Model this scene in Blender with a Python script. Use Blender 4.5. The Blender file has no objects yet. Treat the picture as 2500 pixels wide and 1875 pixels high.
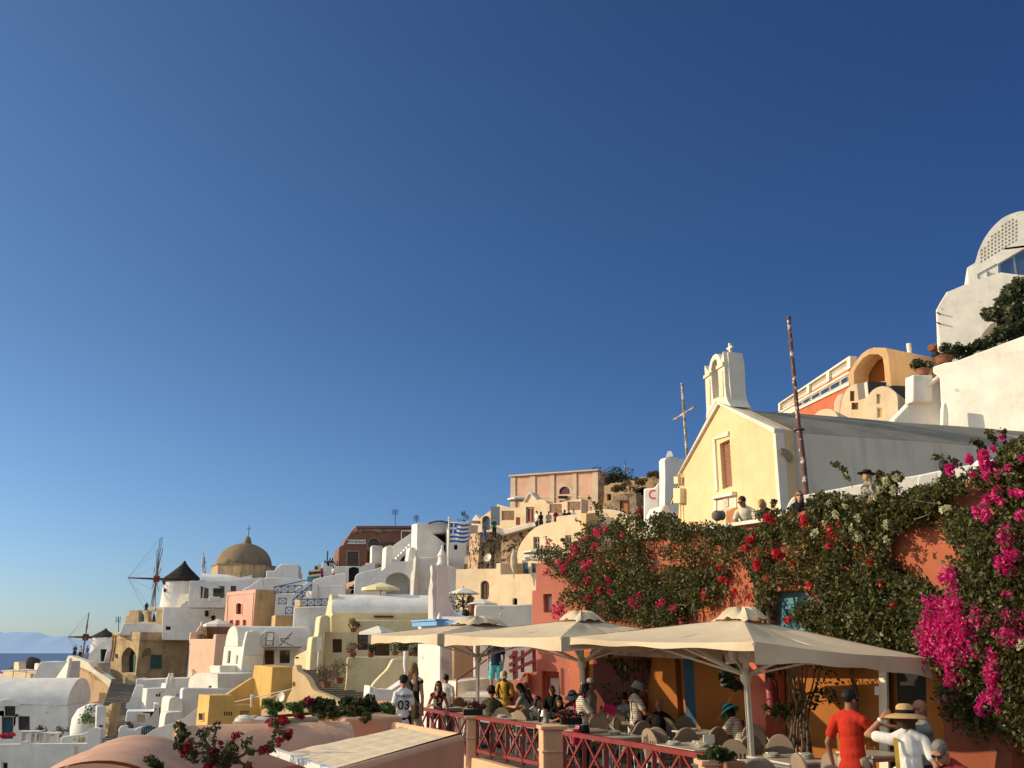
import bpy, bmesh, math, random
import numpy as np
from mathutils import Vector, Matrix, noise
from mathutils.geometry import tessellate_polygon
random.seed(7); np.random.seed(7)
R = math.radians; PI = math.pi
scene = bpy.context.scene
col = scene.collection
V = Vector
F = 2300.0; PITCH = R(15.7); EYE = V((0, 0, 2.2))
CP, SP = math.cos(PITCH), math.sin(PITCH)
cam = bpy.data.cameras.new('camera'); camo = bpy.data.objects.new('camera', cam); col.objects.link(camo)
cam.sensor_width = 36; cam.lens = 36 * F / 2500; cam.clip_end = 200000; cam.clip_start = .1
camo.location = EYE; camo.rotation_euler = (R(90) + PITCH, 0, 0)
scene.camera = camo
scene.view_settings.view_transform = 'Standard'; scene.view_settings.look = 'None'
scene.view_settings.exposure = 0; scene.view_settings.gamma = 1
BACKFILL = (3.6, 2.5, 1.55); HIGHFILL = (14.0, 7.6, 3.7)
SUN_AZ, SUN_EL = -88.0, 19.0     # azimuth from +Y, clockwise
w = bpy.data.worlds.new('World'); scene.world = w; w.use_nodes = True
nt = w.node_tree; bg = nt.nodes['Background']
sky = nt.nodes.new('ShaderNodeTexSky'); sky.sky_type = 'NISHITA'; sky.sun_disc = False
sky.sun_elevation = R(SUN_EL); sky.sun_rotation = R(SUN_AZ)
sky.altitude = 200; sky.air_density = 1.0; sky.dust_density = .5; sky.ozone_density = 3.0
tc = nt.nodes.new('ShaderNodeTexCoord'); sx = nt.nodes.new('ShaderNodeSeparateXYZ'); mr = nt.nodes.new('ShaderNodeMapRange')
mr.inputs['From Min'].default_value = -.6; mr.inputs['From Max'].default_value = .6
cr = nt.nodes.new('ShaderNodeValToRGB'); e = cr.color_ramp.elements   # the sky deepens away from the sun
e[0].position = 0; e[0].color = (.74, .87, .99, 1); e[1].position = 1; e[1].color = (.22, .36, .62, 1)
k = e.new(.5); k.color = (.44, .62, .84, 1)
mu = nt.nodes.new('ShaderNodeMix'); mu.data_type = 'RGBA'; mu.blend_type = 'MULTIPLY'; mu.inputs['Factor'].default_value = 1
nt.links.new(tc.outputs['Generated'], sx.inputs[0]); nt.links.new(sx.outputs['X'], mr.inputs['Value']); nt.links.new(mr.outputs[0], cr.inputs[0])
nt.links.new(sky.outputs[0], mu.inputs['A']); nt.links.new(cr.outputs[0], mu.inputs['B']);
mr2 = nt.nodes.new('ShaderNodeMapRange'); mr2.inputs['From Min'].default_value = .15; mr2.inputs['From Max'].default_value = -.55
mu2 = nt.nodes.new('ShaderNodeMix'); mu2.data_type = 'RGBA'; mu2.blend_type = 'MULTIPLY'; mu2.inputs['B'].default_value = (*BACKFILL, 1)   # added fill: sky behind the camera brightened to lift shaded walls
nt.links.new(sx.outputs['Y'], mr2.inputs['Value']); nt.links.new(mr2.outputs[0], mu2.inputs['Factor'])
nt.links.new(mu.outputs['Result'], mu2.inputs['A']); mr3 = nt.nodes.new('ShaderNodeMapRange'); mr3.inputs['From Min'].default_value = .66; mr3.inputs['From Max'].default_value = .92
mu3 = nt.nodes.new('ShaderNodeMix'); mu3.data_type = 'RGBA'; mu3.blend_type = 'MULTIPLY'; mu3.inputs['B'].default_value = (*HIGHFILL, 1)   # added fill: unseen zenith brightened to lift the shade, no cloud there
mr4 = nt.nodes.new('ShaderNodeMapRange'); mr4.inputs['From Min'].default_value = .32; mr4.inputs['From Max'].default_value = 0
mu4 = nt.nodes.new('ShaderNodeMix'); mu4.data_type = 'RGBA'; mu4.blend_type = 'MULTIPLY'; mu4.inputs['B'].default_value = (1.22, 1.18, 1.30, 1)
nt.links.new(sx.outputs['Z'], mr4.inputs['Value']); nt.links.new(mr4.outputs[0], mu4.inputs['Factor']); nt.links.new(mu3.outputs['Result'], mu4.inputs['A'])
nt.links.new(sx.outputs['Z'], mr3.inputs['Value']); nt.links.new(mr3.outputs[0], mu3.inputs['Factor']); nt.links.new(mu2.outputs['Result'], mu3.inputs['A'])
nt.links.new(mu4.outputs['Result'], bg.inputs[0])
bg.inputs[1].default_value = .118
sd = V((math.sin(R(SUN_AZ)) * math.cos(R(SUN_EL)), math.cos(R(SUN_AZ)) * math.cos(R(SUN_EL)), math.sin(R(SUN_EL))))
sl = bpy.data.lights.new('sun', 'SUN'); so = bpy.data.objects.new('sun', sl); col.objects.link(so)
sl.energy = 4.7; sl.angle = R(.5); sl.color = (1.0, .805, .52)
so.rotation_euler = (-sd).to_track_quat('-Z', 'Y').to_euler(); so.location = (-40, 0, 60)
REG = dict(n=(0, 0, 1), A=(0, 1280, 500 / 2212), B=(0, 1500, 500 / 2212), C=(450, 1280, 500 / 2212), D=(450, 1500, 500 / 2212),
           E=(800, 1200, 500 / 2212), F=(1150, 1120, 500 / 2212), G=(900, 1500, 500 / 2212), H=(1350, 1500, 500 / 2212),
           I=(1800, 1500, 700 / 2212), J=(1600, 750, 500 / 1565), K=(1880, 500, 620 / 1714), L=(1300, 1150, 600 / 2212),
           M=(1850, 1050, 650 / 1961), Q=(1000, 1600, 300 / 2212), S=(1600, 1650, 300 / 2212))
RG = REG['n']
def reg(k):
 global RG
 RG = REG[k]
def ray(p):
 x, y = RG[0] + p[0] * RG[2] - 1250, 937.5 - (RG[1] + p[1] * RG[2])
 yy = F * CP - y * SP; zz = F * SP + y * CP
 return V((x / yy, 1, zz / yy))
def P(x, y, Y): return EYE + ray((x, y)) * Y
def Pz(x, y, z):
 d = ray((x, y)); return EYE + d * ((z - EYE.z) / d.z)
class Plane:
 def __init__(s, o, n): s.o = V(o); s.n = V(n).normalized(); s.u = V((-s.n.y, s.n.x, 0)).normalized()
 def at(s, x, y):
  d = ray((x, y)); return EYE + d * ((s.o - EYE).dot(s.n) / d.dot(s.n))
 def pts(s, l): return [s.at(*p) for p in l]
def plane(x, y, Y, a): return Plane(P(x, y, Y), (-math.sin(R(a)), -math.cos(R(a)), 0))
def side(pl, x, y, D=None):
 D = D or -pl.n; n = V((D.y, -D.x, 0))
 o = pl.at(x, y)
 if n.dot(EYE - o) < 0: n = -n
 return Plane(o, n)
def lenpx(pl, x, y, px, D=None):
 D = D or -pl.n; o = pl.at(x, y) - EYE
 u = ray((px, y)).x
 return (u * o.y - o.x) / (D.x - u * D.y)
def az(a): return V((math.sin(R(a)), math.cos(R(a)), 0))
def arc(cx, cy, rx, ry, a0, a1, n): return [(cx + rx * math.cos(R(a0 + (a1 - a0) * i / n)), cy - ry * math.sin(R(a0 + (a1 - a0) * i / n))) for i in range(n + 1)]
def arch(x0, y0, x1, y1, n=10, k=1.0):
 """round-topped opening: flat foot at y1, crown at y0"""
 rx = (x1 - x0) / 2; ry = min(rx * k, y1 - y0 - 1e-4)
 return [(x0, y1)] + arc((x0 + x1) / 2, y0 + ry, rx, ry, 180, 0, n) + [(x1, y1)]
def rect(x0, y0, x1, y1): return [(x0, y1), (x0, y0), (x1, y0), (x1, y1)]
class MB:
 def __init__(s): s.v = []; s.f = []; s.m = []
 def add(s, vs, fs, mi=0):
  o = len(s.v); s.v += [tuple(v) for v in vs]; s.f += [tuple(i + o for i in f) for f in fs]; s.m += [mi] * len(fs); return s
 def prism(s, pts, vec, holes=(), mi=0, back=True):
  vec = V(vec); allp = [list(map(V, pts))] + [list(map(V, h)) for h in holes]
  flat = [p for l in allp for p in l]; n = len(flat)
  if holes: tris = tessellate_polygon(allp)
  else: tris = [tuple(range(len(pts)))]
  fs = list(tris)
  vs = flat + [p + vec for p in flat]
  if back: fs += [tuple(i + n for i in reversed(t)) for t in tris]
  o = 0
  for l in allp:
   k = len(l)
   for i in range(k): fs.append((o + i, o + (i + 1) % k, n + o + (i + 1) % k, n + o + i))
   o += k
  return s.add(vs, fs, mi)
 def box(s, c, size, rz=0, mi=0, M=None):
  c = V(c); h = V(size) / 2; M = M or Matrix.Rotation(rz, 3, 'Z')
  vs = [c + M @ V((x * h.x, y * h.y, z * h.z)) for x in (-1, 1) for y in (-1, 1) for z in (-1, 1)]
  return s.add(vs, [(0, 1, 3, 2), (4, 6, 7, 5), (0, 4, 5, 1), (2, 3, 7, 6), (0, 2, 6, 4), (1, 5, 7, 3)], mi)
 def bar(s, p, q, w=.05, h=None, up=(0, 0, 1), mi=0):
  p, q = V(p), V(q); h = h or w; d = (q - p).normalized(); x = d.cross(V(up))
  if x.length < 1e-4: x = d.cross(V((0, 1, 0)))
  x.normalize(); z = x.cross(d)
  return s.prism([p + x * a * w / 2 + z * b * h / 2 for a, b in ((-1, -1), (1, -1), (1, 1), (-1, 1))], q - p, mi=mi)
 def tube(s, pts, r, n=8, mi=0, cap=True):
  pts = [V(p) for p in pts]; k = len(pts); rs = r if isinstance(r, (list, tuple)) else [r] * k
  vs = []; ref = None
  for i, p in enumerate(pts):
   d = (pts[min(i + 1, k - 1)] - pts[max(i - 1, 0)]).normalized()
   if ref is None: ref = d.orthogonal().normalized()
   x = (ref - d * ref.dot(d)); x = x.normalized() if x.length > 1e-5 else d.orthogonal().normalized(); ref = x; y = d.cross(x)
   vs += [p + (x * math.cos(2 * PI * j / n) + y * math.sin(2 * PI * j / n)) * rs[i] for j in range(n)]
  fs = [(i * n + j, i * n + (j + 1) % n, (i + 1) * n + (j + 1) % n, (i + 1) * n + j) for i in range(k - 1) for j in range(n)]
  if cap: fs += [tuple(reversed(range(n))), tuple((k - 1) * n + j for j in range(n))]
  return s.add(vs, fs, mi)
 def lathe(s, prof, c=(0, 0, 0), n=24, mi=0, M=None, a0=0, a1=360, sx=1, sy=1):
  c = V(c); full = abs(a1 - a0) >= 360; k = n if full else n + 1; vs = []
  for r, z in prof:
   for j in range(k):
    t = R(a0 + (a1 - a0) * j / n); p = V((r * math.cos(t) * sx, r * math.sin(t) * sy, z)); vs.append(c + (M @ p if M else p))
  fs = [(i * k + j, i * k + (j + 1) % k, (i + 1) * k + (j + 1) % k, (i + 1) * k + j) for i in range(len(prof) - 1) for j in range(n)]
  if prof[0][0] > 1e-5 and full: fs.append(tuple(reversed(range(k))))
  if prof[-1][0] > 1e-5 and full: fs.append(tuple((len(prof) - 1) * k + j for j in range(k)))
  return s.add(vs, fs, mi)
 def ball(s, c, r, n=12, mi=0, M=None):
  r = (r, r, r) if not hasattr(r, '__len__') else r; M = M or Matrix.Identity(3); c = V(c); vs = []; m = n // 2
  for i in range(m + 1):
   a = PI * i / m
   for j in range(n):
    t = 2 * PI * j / n; vs.append(c + M @ V((r[0] * math.sin(a) * math.cos(t), r[1] * math.sin(a) * math.sin(t), -r[2] * math.cos(a))))
  return s.add(vs, [(i * n + j, i * n + (j + 1) % n, (i + 1) * n + (j + 1) % n, (i + 1) * n + j) for i in range(m) for j in range(n)], mi)
 def caps(s, p, q, r0, r1=None, n=10, mi=0):
  p, q = V(p), V(q); r1 = r1 or r0; d = (q - p); L = d.length; d = d.normalized() if L > 1e-6 else V((0, 0, 1))
  pts = []; rs = []
  for t in (-.98, -.8, -.45, 0): pts.append(p + d * r0 * t); rs.append(r0 * math.sqrt(1 - t * t))
  for t in (0, .45, .8, .98): pts.append(q + d * r1 * t); rs.append(r1 * math.sqrt(1 - t * t))
  return s.tube(pts, rs, n, mi)
 def grid(s, fn, nu, nv, mi=0):
  vs = [fn(i / nu, j / nv) for i in range(nu + 1) for j in range(nv + 1)]
  return s.add(vs, [(i * (nv + 1) + j, (i + 1) * (nv + 1) + j, (i + 1) * (nv + 1) + j + 1, i * (nv + 1) + j + 1) for i in range(nu) for j in range(nv)], mi)
 def build(s, name, mats, parent=None, sharp=38, bevel=0, recalc=True, weld=True):
  o = parent
  while o is not None and o.parent: o = o.parent
  if parent is not None: off = V(o.location)
  else:
   a = np.array(s.v); off = V(((a[:, 0].min() + a[:, 0].max()) / 2, (a[:, 1].min() + a[:, 1].max()) / 2, a[:, 2].min()))
  me = bpy.data.meshes.new(name)
  me.from_pydata([tuple(V(v) - off) for v in s.v], [], s.f)
  for m in (mats if isinstance(mats, (list, tuple)) else [mats]): me.materials.append(m)
  if any(s.m): me.polygons.foreach_set('material_index', s.m)
  if recalc:
   bm = bmesh.new(); bm.from_mesh(me)
   if weld: bmesh.ops.remove_doubles(bm, verts=bm.verts, dist=1e-5)
   bmesh.ops.recalc_face_normals(bm, faces=bm.faces); bm.to_mesh(me); bm.free()
  if sharp:
   me.shade_smooth(); me.set_sharp_from_angle(angle=R(sharp))
  ob = bpy.data.objects.new(name, me); col.objects.link(ob)
  if parent is not None: ob.parent = parent
  else: ob.location = off
  if bevel:
   b = ob.modifiers.new('bevel', 'BEVEL'); b.width = bevel; b.segments = 2; b.limit_method = 'ANGLE'; b.angle_limit = R(40)
  return ob
def tag(o, label, cat, group=None, kind=None):
 o['label'] = label; o['category'] = cat
 if group: o['group'] = group
 if kind: o['kind'] = kind
 return o
def struct(o): o['kind'] = 'structure'; return o
def thing(name, label, cat, loc=(0, 0, 0), group=None):
 o = bpy.data.objects.new(name, None); col.objects.link(o); o.location = loc; o.empty_display_size = .2
 return tag(o, label, cat, group)
def dup(root, loc=None, rz=None, label=None, mats=None):
 r = root.copy(); col.objects.link(r)
 if loc is not None: r.location = loc
 if rz is not None: r.rotation_euler = (0, 0, rz)
 if label: r['label'] = label
 def rec(src, dst):
  for ch in list(src.children):
   c = ch.copy(); col.objects.link(c); c.parent = dst; rec(ch, c)
 rec(root, r); return r
def mat(name, c, rough=.8, metal=0, spec=.3, trans=0):
 m = bpy.data.materials.new(name); m.use_nodes = True; b = m.node_tree.nodes['Principled BSDF']
 b.inputs['Base Color'].default_value = (*c, 1); b.inputs['Roughness'].default_value = rough
 b.inputs['Metallic'].default_value = metal; b.inputs['Specular IOR Level'].default_value = spec
 return m
def _n(m, t, **k):
 n = m.node_tree.nodes.new(t)
 for a, v in k.items(): setattr(n, a, v)
 return n
def lk(m, a, b): m.node_tree.links.new(a, b)
def noisy(name, c, c2=None, scale=2, rough=.85, bump=.3, bdist=.02, streak=0, streakc=None, spot=0, spotc=(.2, .16, .12), fine=30, spec=.2, metal=0, obj=False, sspot=.9, crack=0):
 """base colour mottled by two noises, optional run-off streaks and chipped spots, with bump"""
 m = mat(name, c, rough, metal, spec); b = m.node_tree.nodes['Principled BSDF']
 if obj: pos = _n(m, 'ShaderNodeTexCoord').outputs['Object']
 else: pos = _n(m, 'ShaderNodeNewGeometry').outputs['Position']
 c2 = c2 or tuple(x * .78 for x in c)
 n1 = _n(m, 'ShaderNodeTexNoise'); n1.inputs['Scale'].default_value = scale; n1.inputs['Detail'].default_value = 7; n1.inputs['Roughness'].default_value = .62
 lk(m, pos, n1.inputs['Vector'])
 r1 = _n(m, 'ShaderNodeMapRange'); r1.inputs['From Min'].default_value = .38; r1.inputs['From Max'].default_value = .68
 lk(m, n1.outputs['Fac'], r1.inputs['Value'])
 mx = _n(m, 'ShaderNodeMix', data_type='RGBA'); mx.inputs['A'].default_value = (*c, 1); mx.inputs['B'].default_value = (*c2, 1)
 lk(m, r1.outputs[0], mx.inputs['Factor']); out = mx.outputs['Result']
 if streak:
  mp = _n(m, 'ShaderNodeMapping'); mp.inputs['Scale'].default_value = (2.2, 2.2, .22); lk(m, pos, mp.inputs['Vector'])
  n2 = _n(m, 'ShaderNodeTexNoise'); n2.inputs['Scale'].default_value = 1.3; n2.inputs['Detail'].default_value = 6; lk(m, mp.outputs[0], n2.inputs['Vector'])
  r2 = _n(m, 'ShaderNodeMapRange'); r2.inputs['From Min'].default_value = .5; r2.inputs['From Max'].default_value = .75; r2.inputs['To Max'].default_value = streak
  lk(m, n2.outputs['Fac'], r2.inputs['Value'])
  m2 = _n(m, 'ShaderNodeMix', data_type='RGBA'); m2.inputs['B'].default_value = (*(streakc or tuple(x * .5 for x in c)), 1)
  lk(m, out, m2.inputs['A']); lk(m, r2.outputs[0], m2.inputs['Factor']); out = m2.outputs['Result']
 if spot:
  n3 = _n(m, 'ShaderNodeTexNoise'); n3.inputs['Scale'].default_value = sspot; n3.inputs['Detail'].default_value = 9; n3.inputs['Roughness'].default_value = .7; lk(m, pos, n3.inputs['Vector'])
  r3 = _n(m, 'ShaderNodeMapRange'); r3.inputs['From Min'].default_value = 1 - spot; r3.inputs['From Max'].default_value = 1 - spot + .03
  lk(m, n3.outputs['Fac'], r3.inputs['Value'])
  m3 = _n(m, 'ShaderNodeMix', data_type='RGBA'); m3.inputs['B'].default_value = (*spotc, 1)
  lk(m, out, m3.inputs['A']); lk(m, r3.outputs[0], m3.inputs['Factor']); out = m3.outputs['Result']
 if crack:
  vd = _n(m, 'ShaderNodeTexVoronoi', feature='DISTANCE_TO_EDGE'); vd.inputs['Scale'].default_value = .55; ad = _n(m, 'ShaderNodeVectorMath', operation='ADD'); sc_ = _n(m, 'ShaderNodeVectorMath', operation='SCALE'); sc_.inputs['Scale'].default_value = .9
  nz_ = _n(m, 'ShaderNodeTexNoise'); nz_.inputs['Scale'].default_value = 1.7; nz_.inputs['Detail'].default_value = 6; lk(m, pos, nz_.inputs['Vector']); lk(m, nz_.outputs['Color'], sc_.inputs[0]); lk(m, pos, ad.inputs[0]); lk(m, sc_.outputs[0], ad.inputs[1]); lk(m, ad.outputs[0], vd.inputs['Vector'])
  r5 = _n(m, 'ShaderNodeMapRange'); r5.inputs['From Min'].default_value = .016; r5.inputs['From Max'].default_value = .003; r5.inputs['To Max'].default_value = crack; lk(m, vd.outputs['Distance'], r5.inputs['Value'])
  ml = _n(m, 'ShaderNodeMath', operation='MULTIPLY'); lk(m, r5.outputs[0], ml.inputs[0]); lk(m, r1.outputs[0], ml.inputs[1])
  m5 = _n(m, 'ShaderNodeMix', data_type='RGBA'); m5.inputs['B'].default_value = (*tuple(x * .45 for x in c), 1); lk(m, out, m5.inputs['A']); lk(m, ml.outputs[0], m5.inputs['Factor']); out = m5.outputs['Result']
 lk(m, out, b.inputs['Base Color'])
 if bump:
  n4 = _n(m, 'ShaderNodeTexNoise'); n4.inputs['Scale'].default_value = fine; n4.inputs['Detail'].default_value = 4; lk(m, pos, n4.inputs['Vector'])
  n5 = _n(m, 'ShaderNodeTexNoise'); n5.inputs['Scale'].default_value = fine * .09; n5.inputs['Detail'].default_value = 5; lk(m, pos, n5.inputs['Vector'])
  b1 = _n(m, 'ShaderNodeBump'); b1.inputs['Strength'].default_value = bump; b1.inputs['Distance'].default_value = bdist
  b2 = _n(m, 'ShaderNodeBump'); b2.inputs['Strength'].default_value = bump; b2.inputs['Distance'].default_value = bdist * 6
  lk(m, n4.outputs['Fac'], b1.inputs['Height']); lk(m, n5.outputs['Fac'], b2.inputs['Height']); lk(m, b2.outputs[0], b1.inputs['Normal']); lk(m, b1.outputs[0], b.inputs['Normal'])
 return m
def plaster(name, c, **k):
 d = dict(scale=.8, rough=.92, bump=.35, bdist=.012, streak=.32, crack=.3, fine=14, c2=tuple(x * .82 for x in c)); d.update(k)
 return noisy(name, c, **d)
MT = {}
def M_(k, f): MT[k] = f; return f
white = plaster('white_plaster', (.81, .76, .69), streakc=(.52, .49, .45), spot=.37, spotc=(.52, .48, .42), sspot=1.4)
white2 = plaster('whitewash', (.82, .79, .76), streakc=(.60, .58, .55), spot=.36, spotc=(.56, .53, .49), sspot=1.3)
oldwhite = plaster('weathered_whitewash', (.74, .67, .58), streak=.5, streakc=(.36, .32, .27), spot=.4, spotc=(.34, .27, .2))
cream = plaster('cream_plaster', (.80, .62, .42), streakc=(.55, .42, .28))
peach = plaster('peach_plaster', (.78, .52, .38), streakc=(.5, .34, .25))
pink = plaster('pink_plaster', (.78, .42, .34), streakc=(.55, .3, .24))
ochre = plaster('ochre_plaster', (.62, .40, .20), streak=.4, streakc=(.32, .22, .12))
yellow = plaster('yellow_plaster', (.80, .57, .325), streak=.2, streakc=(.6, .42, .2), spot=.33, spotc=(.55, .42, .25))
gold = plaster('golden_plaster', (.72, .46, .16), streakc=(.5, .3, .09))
pale = plaster('pale_yellow_plaster', (.76, .64, .40), streakc=(.52, .43, .27))
trimw = plaster('trim_plaster', (.78, .70, .58), streak=.1)
red = plaster('red_plaster', (.55, .15, .10), streakc=(.3, .09, .06), spot=.36, spotc=(.6, .32, .24))
coral = plaster('coral_plaster', (.40, .12, .065), streak=.3, streakc=(.36, .12, .08), spot=.35, spotc=(.62, .34, .22))
orange = plaster('orange_plaster', (.33, .12, .026), streak=.35, streakc=(.38, .15, .05), spot=.34, spotc=(.6, .36, .16))
brick = plaster('brown_red_plaster', (.27, .13, .09), streak=.5, streakc=(.15, .08, .05), spot=.37, spotc=(.3, .22, .15))
salmon = plaster('salmon_plaster', (.62, .39, .29), streak=.15)
stonew = plaster('old_stone_render', (.52, .38, .22), c2=(.34, .25, .15), streak=.75, streakc=(.16, .12, .08), spot=.38, spotc=(.2, .15, .1), bump=.6)
domec = plaster('dome_render', (.27, .195, .13), c2=(.19, .14, .09), streak=.3, streakc=(.16, .12, .08), spot=.36, spotc=(.2, .15, .1))
greyroof = plaster('grey_roof_render', (.27, .24, .19), c2=(.19, .17, .14), streak=.5, streakc=(.17, .16, .14), spot=.4, spotc=(.44, .40, .34), sspot=.5, scale=.8)
greywall = plaster('grey_washed_plaster', (.76, .64, .50), c2=(.67, .56, .44), streak=.5, streakc=(.36, .33, .3))
vaultpink = plaster('dusty_pink_plaster', (.62, .36, .25), c2=(.48, .28, .20), streak=.0, spot=.4, spotc=(.7, .44, .3), scale=1.4, sspot=1.3)
terra = plaster('apricot_plaster', (.72, .42, .26), streak=.25, streakc=(.45, .27, .18), spot=.37, spotc=(.55, .36, .26), sspot=2)
steps = noisy('worn_stone_steps', (.24, .21, .18), (.15, .13, .11), scale=3, bump=.5)
rock = noisy('volcanic_rock', (.13, .10, .08), (.06, .05, .045), scale=1.2, bump=1, bdist=.1, fine=3)
earth = noisy('hillside_earth', (.30, .23, .16), (.16, .13, .1), scale=.4, bump=.6, bdist=.05, fine=4)
paving = noisy('terrace_paving', (.16, .13, .11), (.10, .09, .08), scale=2.5, bump=.3)
rubblec = noisy('broken_masonry', (.36, .27, .18), (.17, .13, .095), scale=1.6, bump=1, bdist=.08, fine=5, spot=.45, spotc=(.13, .10, .08), sspot=1.5)
dark = mat('dark_interior', (.02, .018, .016), .9)
glass = mat('window_glass', (.03, .035, .045), .08, 0, .6)
skyglass = mat('sky_reflecting_glass', (.10, .15, .24), .04, .75, .8)
wood = noisy('brown_wood', (.12, .06, .035), (.07, .035, .02), scale=6, bump=.2)
woodr = noisy('red_brown_wood', (.28, .05, .035), (.18, .035, .025), scale=6, bump=.2)
woodl = noisy('orange_wood', (.42, .19, .09), (.3, .13, .06), scale=6, bump=.2)
redpaint = noisy('red_paint', (.24, .026, .022), (.17, .02, .017), scale=8, rough=.45, bump=.15, spec=.4)
bluedoor = noisy('blue_door_paint', (.035, .09, .15), (.025, .07, .12), scale=4, bump=.2)
bluepaint = noisy('blue_paint', (.04, .11, .26), (.03, .08, .2), scale=4, bump=.1, rough=.5)
skyblue = noisy('sky_blue_paint', (.20, .42, .75), (.16, .34, .62), scale=5, bump=.15)
bluewash = plaster('blue_wash', (.12, .28, .34), c2=(.09, .22, .28), streak=.3, streakc=(.1, .24, .3))
teal = noisy('teal_shutter', (.06, .13, .12), (.04, .09, .085), scale=5, bump=.2)
metalw = noisy('white_metal', (.68, .63, .54), (.58, .53, .45), scale=5, rough=.45, bump=.05, spec=.4)
metald = mat('dark_metal', (.05, .045, .045), .5, .6)
metalg = mat('grey_metal', (.32, .32, .32), .4, .7)
rust = noisy('rusty_pole', (.17, .085, .07), (.11, .055, .045), scale=5, bump=.4, spot=.44, spotc=(.6, .55, .5), sspot=6, rough=.7)
rustc = noisy('weathered_cross', (.28, .2, .17), (.2, .14, .12), scale=5, bump=.4, spot=.5, spotc=(.6, .52, .45), sspot=6, rough=.7)
thatch = noisy('thatch', (.035, .028, .024), (.018, .015, .013), scale=8, bump=1, bdist=.05, fine=14)
thatchr = noisy('grey_thatch', (.06, .055, .055), (.03, .028, .03), scale=8, bump=1, bdist=.05, fine=14)
canvas = noisy('beige_canvas', (.60, .49, .35), (.54, .44, .31), scale=3, bump=.25, bdist=.006, fine=9, rough=.9)
canvasd = noisy('worn_canvas', (.44, .36, .26), (.36, .29, .2), scale=3, bump=.25, bdist=.01, fine=9)
canvw = noisy('white_canvas', (.74, .70, .63), (.66, .62, .55), scale=3, bump=.2, bdist=.006, fine=9)
canvy = noisy('yellow_canvas', (.82, .72, .45), (.78, .66, .40), scale=3, bump=.2, bdist=.006, fine=9)
tarp = noisy('beige_tarpaulin', (.86, .68, .46), (.78, .61, .41), scale=2.5, bump=.3, bdist=.01, fine=8)
chairf = noisy('beige_chair_fabric', (.31, .235, .18), (.27, .20, .15), scale=9, bump=.2, bdist=.003, fine=60)
resin = noisy('beige_resin', (.36, .28, .21), (.32, .25, .19), scale=7, rough=.5, bump=.05)
tabletop = noisy('pale_table_top', (.62, .58, .5), (.55, .5, .44), scale=6, rough=.3, bump=.05, spec=.5)
china = mat('white_china', (.8, .78, .7), .25, 0, .5)
bluegl = mat('blue_bottle_glass', (.015, .05, .25), .1, 0, .6)
darkgl = mat('dark_bottle_glass', (.012, .014, .01), .1, 0, .6)
cleargl = mat('clear_glass', (.75, .78, .78), .03, 0, .5); cleargl.node_tree.nodes['Principled BSDF'].inputs['Transmission Weight'].default_value = .95
terracotta = noisy('terracotta', (.30, .125, .07), (.22, .09, .05), scale=6, bump=.15)
gold_ = mat('straw', (.5, .34, .16), .9)
signw = mat('sign_white', (.75, .73, .68), .7)
signk = mat('sign_black', (.03, .03, .035), .7)
signr = mat('sign_red', (.6, .1, .09), .7)
flagb = mat('flag_blue', (.045, .12, .42), .85); flagw = mat('flag_white', (.78, .77, .75), .85)
def leafmat(name, c, c2, tr=.35):
 m = bpy.data.materials.new(name); m.use_nodes = True; nt = m.node_tree; nt.nodes.clear()
 o = _n(m, 'ShaderNodeOutputMaterial'); d = _n(m, 'ShaderNodeBsdfDiffuse'); t = _n(m, 'ShaderNodeBsdfTranslucent'); x = _n(m, 'ShaderNodeMixShader')
 g = _n(m, 'ShaderNodeBsdfGlossy'); g.inputs['Roughness'].default_value = .45; g.inputs['Color'].default_value = (.5, .5, .45, 1); x2 = _n(m, 'ShaderNodeMixShader'); x2.inputs[0].default_value = .05
 ge = _n(m, 'ShaderNodeNewGeometry'); mx = _n(m, 'ShaderNodeMix', data_type='RGBA')
 mx.inputs['A'].default_value = (*c, 1); mx.inputs['B'].default_value = (*c2, 1)
 lk(m, ge.outputs['Random Per Island'], mx.inputs['Factor'])
 lk(m, mx.outputs['Result'], d.inputs[0]); lk(m, mx.outputs['Result'], t.inputs[0]); x.inputs[0].default_value = tr
 lk(m, d.outputs[0], x.inputs[1]); lk(m, t.outputs[0], x.inputs[2]); lk(m, x.outputs[0], x2.inputs[1]); lk(m, g.outputs[0], x2.inputs[2]); lk(m, x2.outputs[0], o.inputs[0])
 return m
leaf = leafmat('bougainvillea_leaf', (.025, .032, .010), (.155, .145, .042))
leafd = leafmat('dark_leaf', (.02, .035, .012), (.06, .08, .025))
leafo = leafmat('olive_leaf', (.06, .075, .035), (.15, .16, .08))
leafg = leafmat('garden_leaf', (.04, .09, .02), (.10, .17, .04))
petm = leafmat('magenta_bract', (.55, .01, .16), (.85, .05, .32), .45)
petr = leafmat('red_bract', (.50, .015, .03), (.75, .05, .08), .4)
petp = leafmat('pink_red_bract', (.55, .015, .09), (.80, .06, .18), .4)
petw = leafmat('cream_bract', (.45, .45, .25), (.7, .68, .45), .4)
dryleaf = leafmat('dry_leaf', (.09, .06, .03), (.2, .15, .08))
bark = noisy('vine_bark', (.16, .12, .09), (.09, .07, .05), scale=8, bump=.5)
def cr(pts, n=4, closed=False):
 """Catmull-Rom through points"""
 out = []; k = len(pts)
 for i in range(k if closed else k - 1):
  p0 = pts[(i - 1) % k] if closed or i else pts[0]; p1 = pts[i]; p2 = pts[(i + 1) % k]
  p3 = pts[(i + 2) % k] if closed or i + 2 < k else pts[-1]
  for j in range(n):
   t = j / n
   out.append(tuple(.5 * (2 * b + (c - a) * t + (2 * a - 5 * b + 4 * c - d) * t * t + (3 * b - a - 3 * c + d) * t ** 3) for a, b, c, d in zip(p0, p1, p2, p3)))
 if not closed: out.append(tuple(pts[-1]))
 return out
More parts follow.
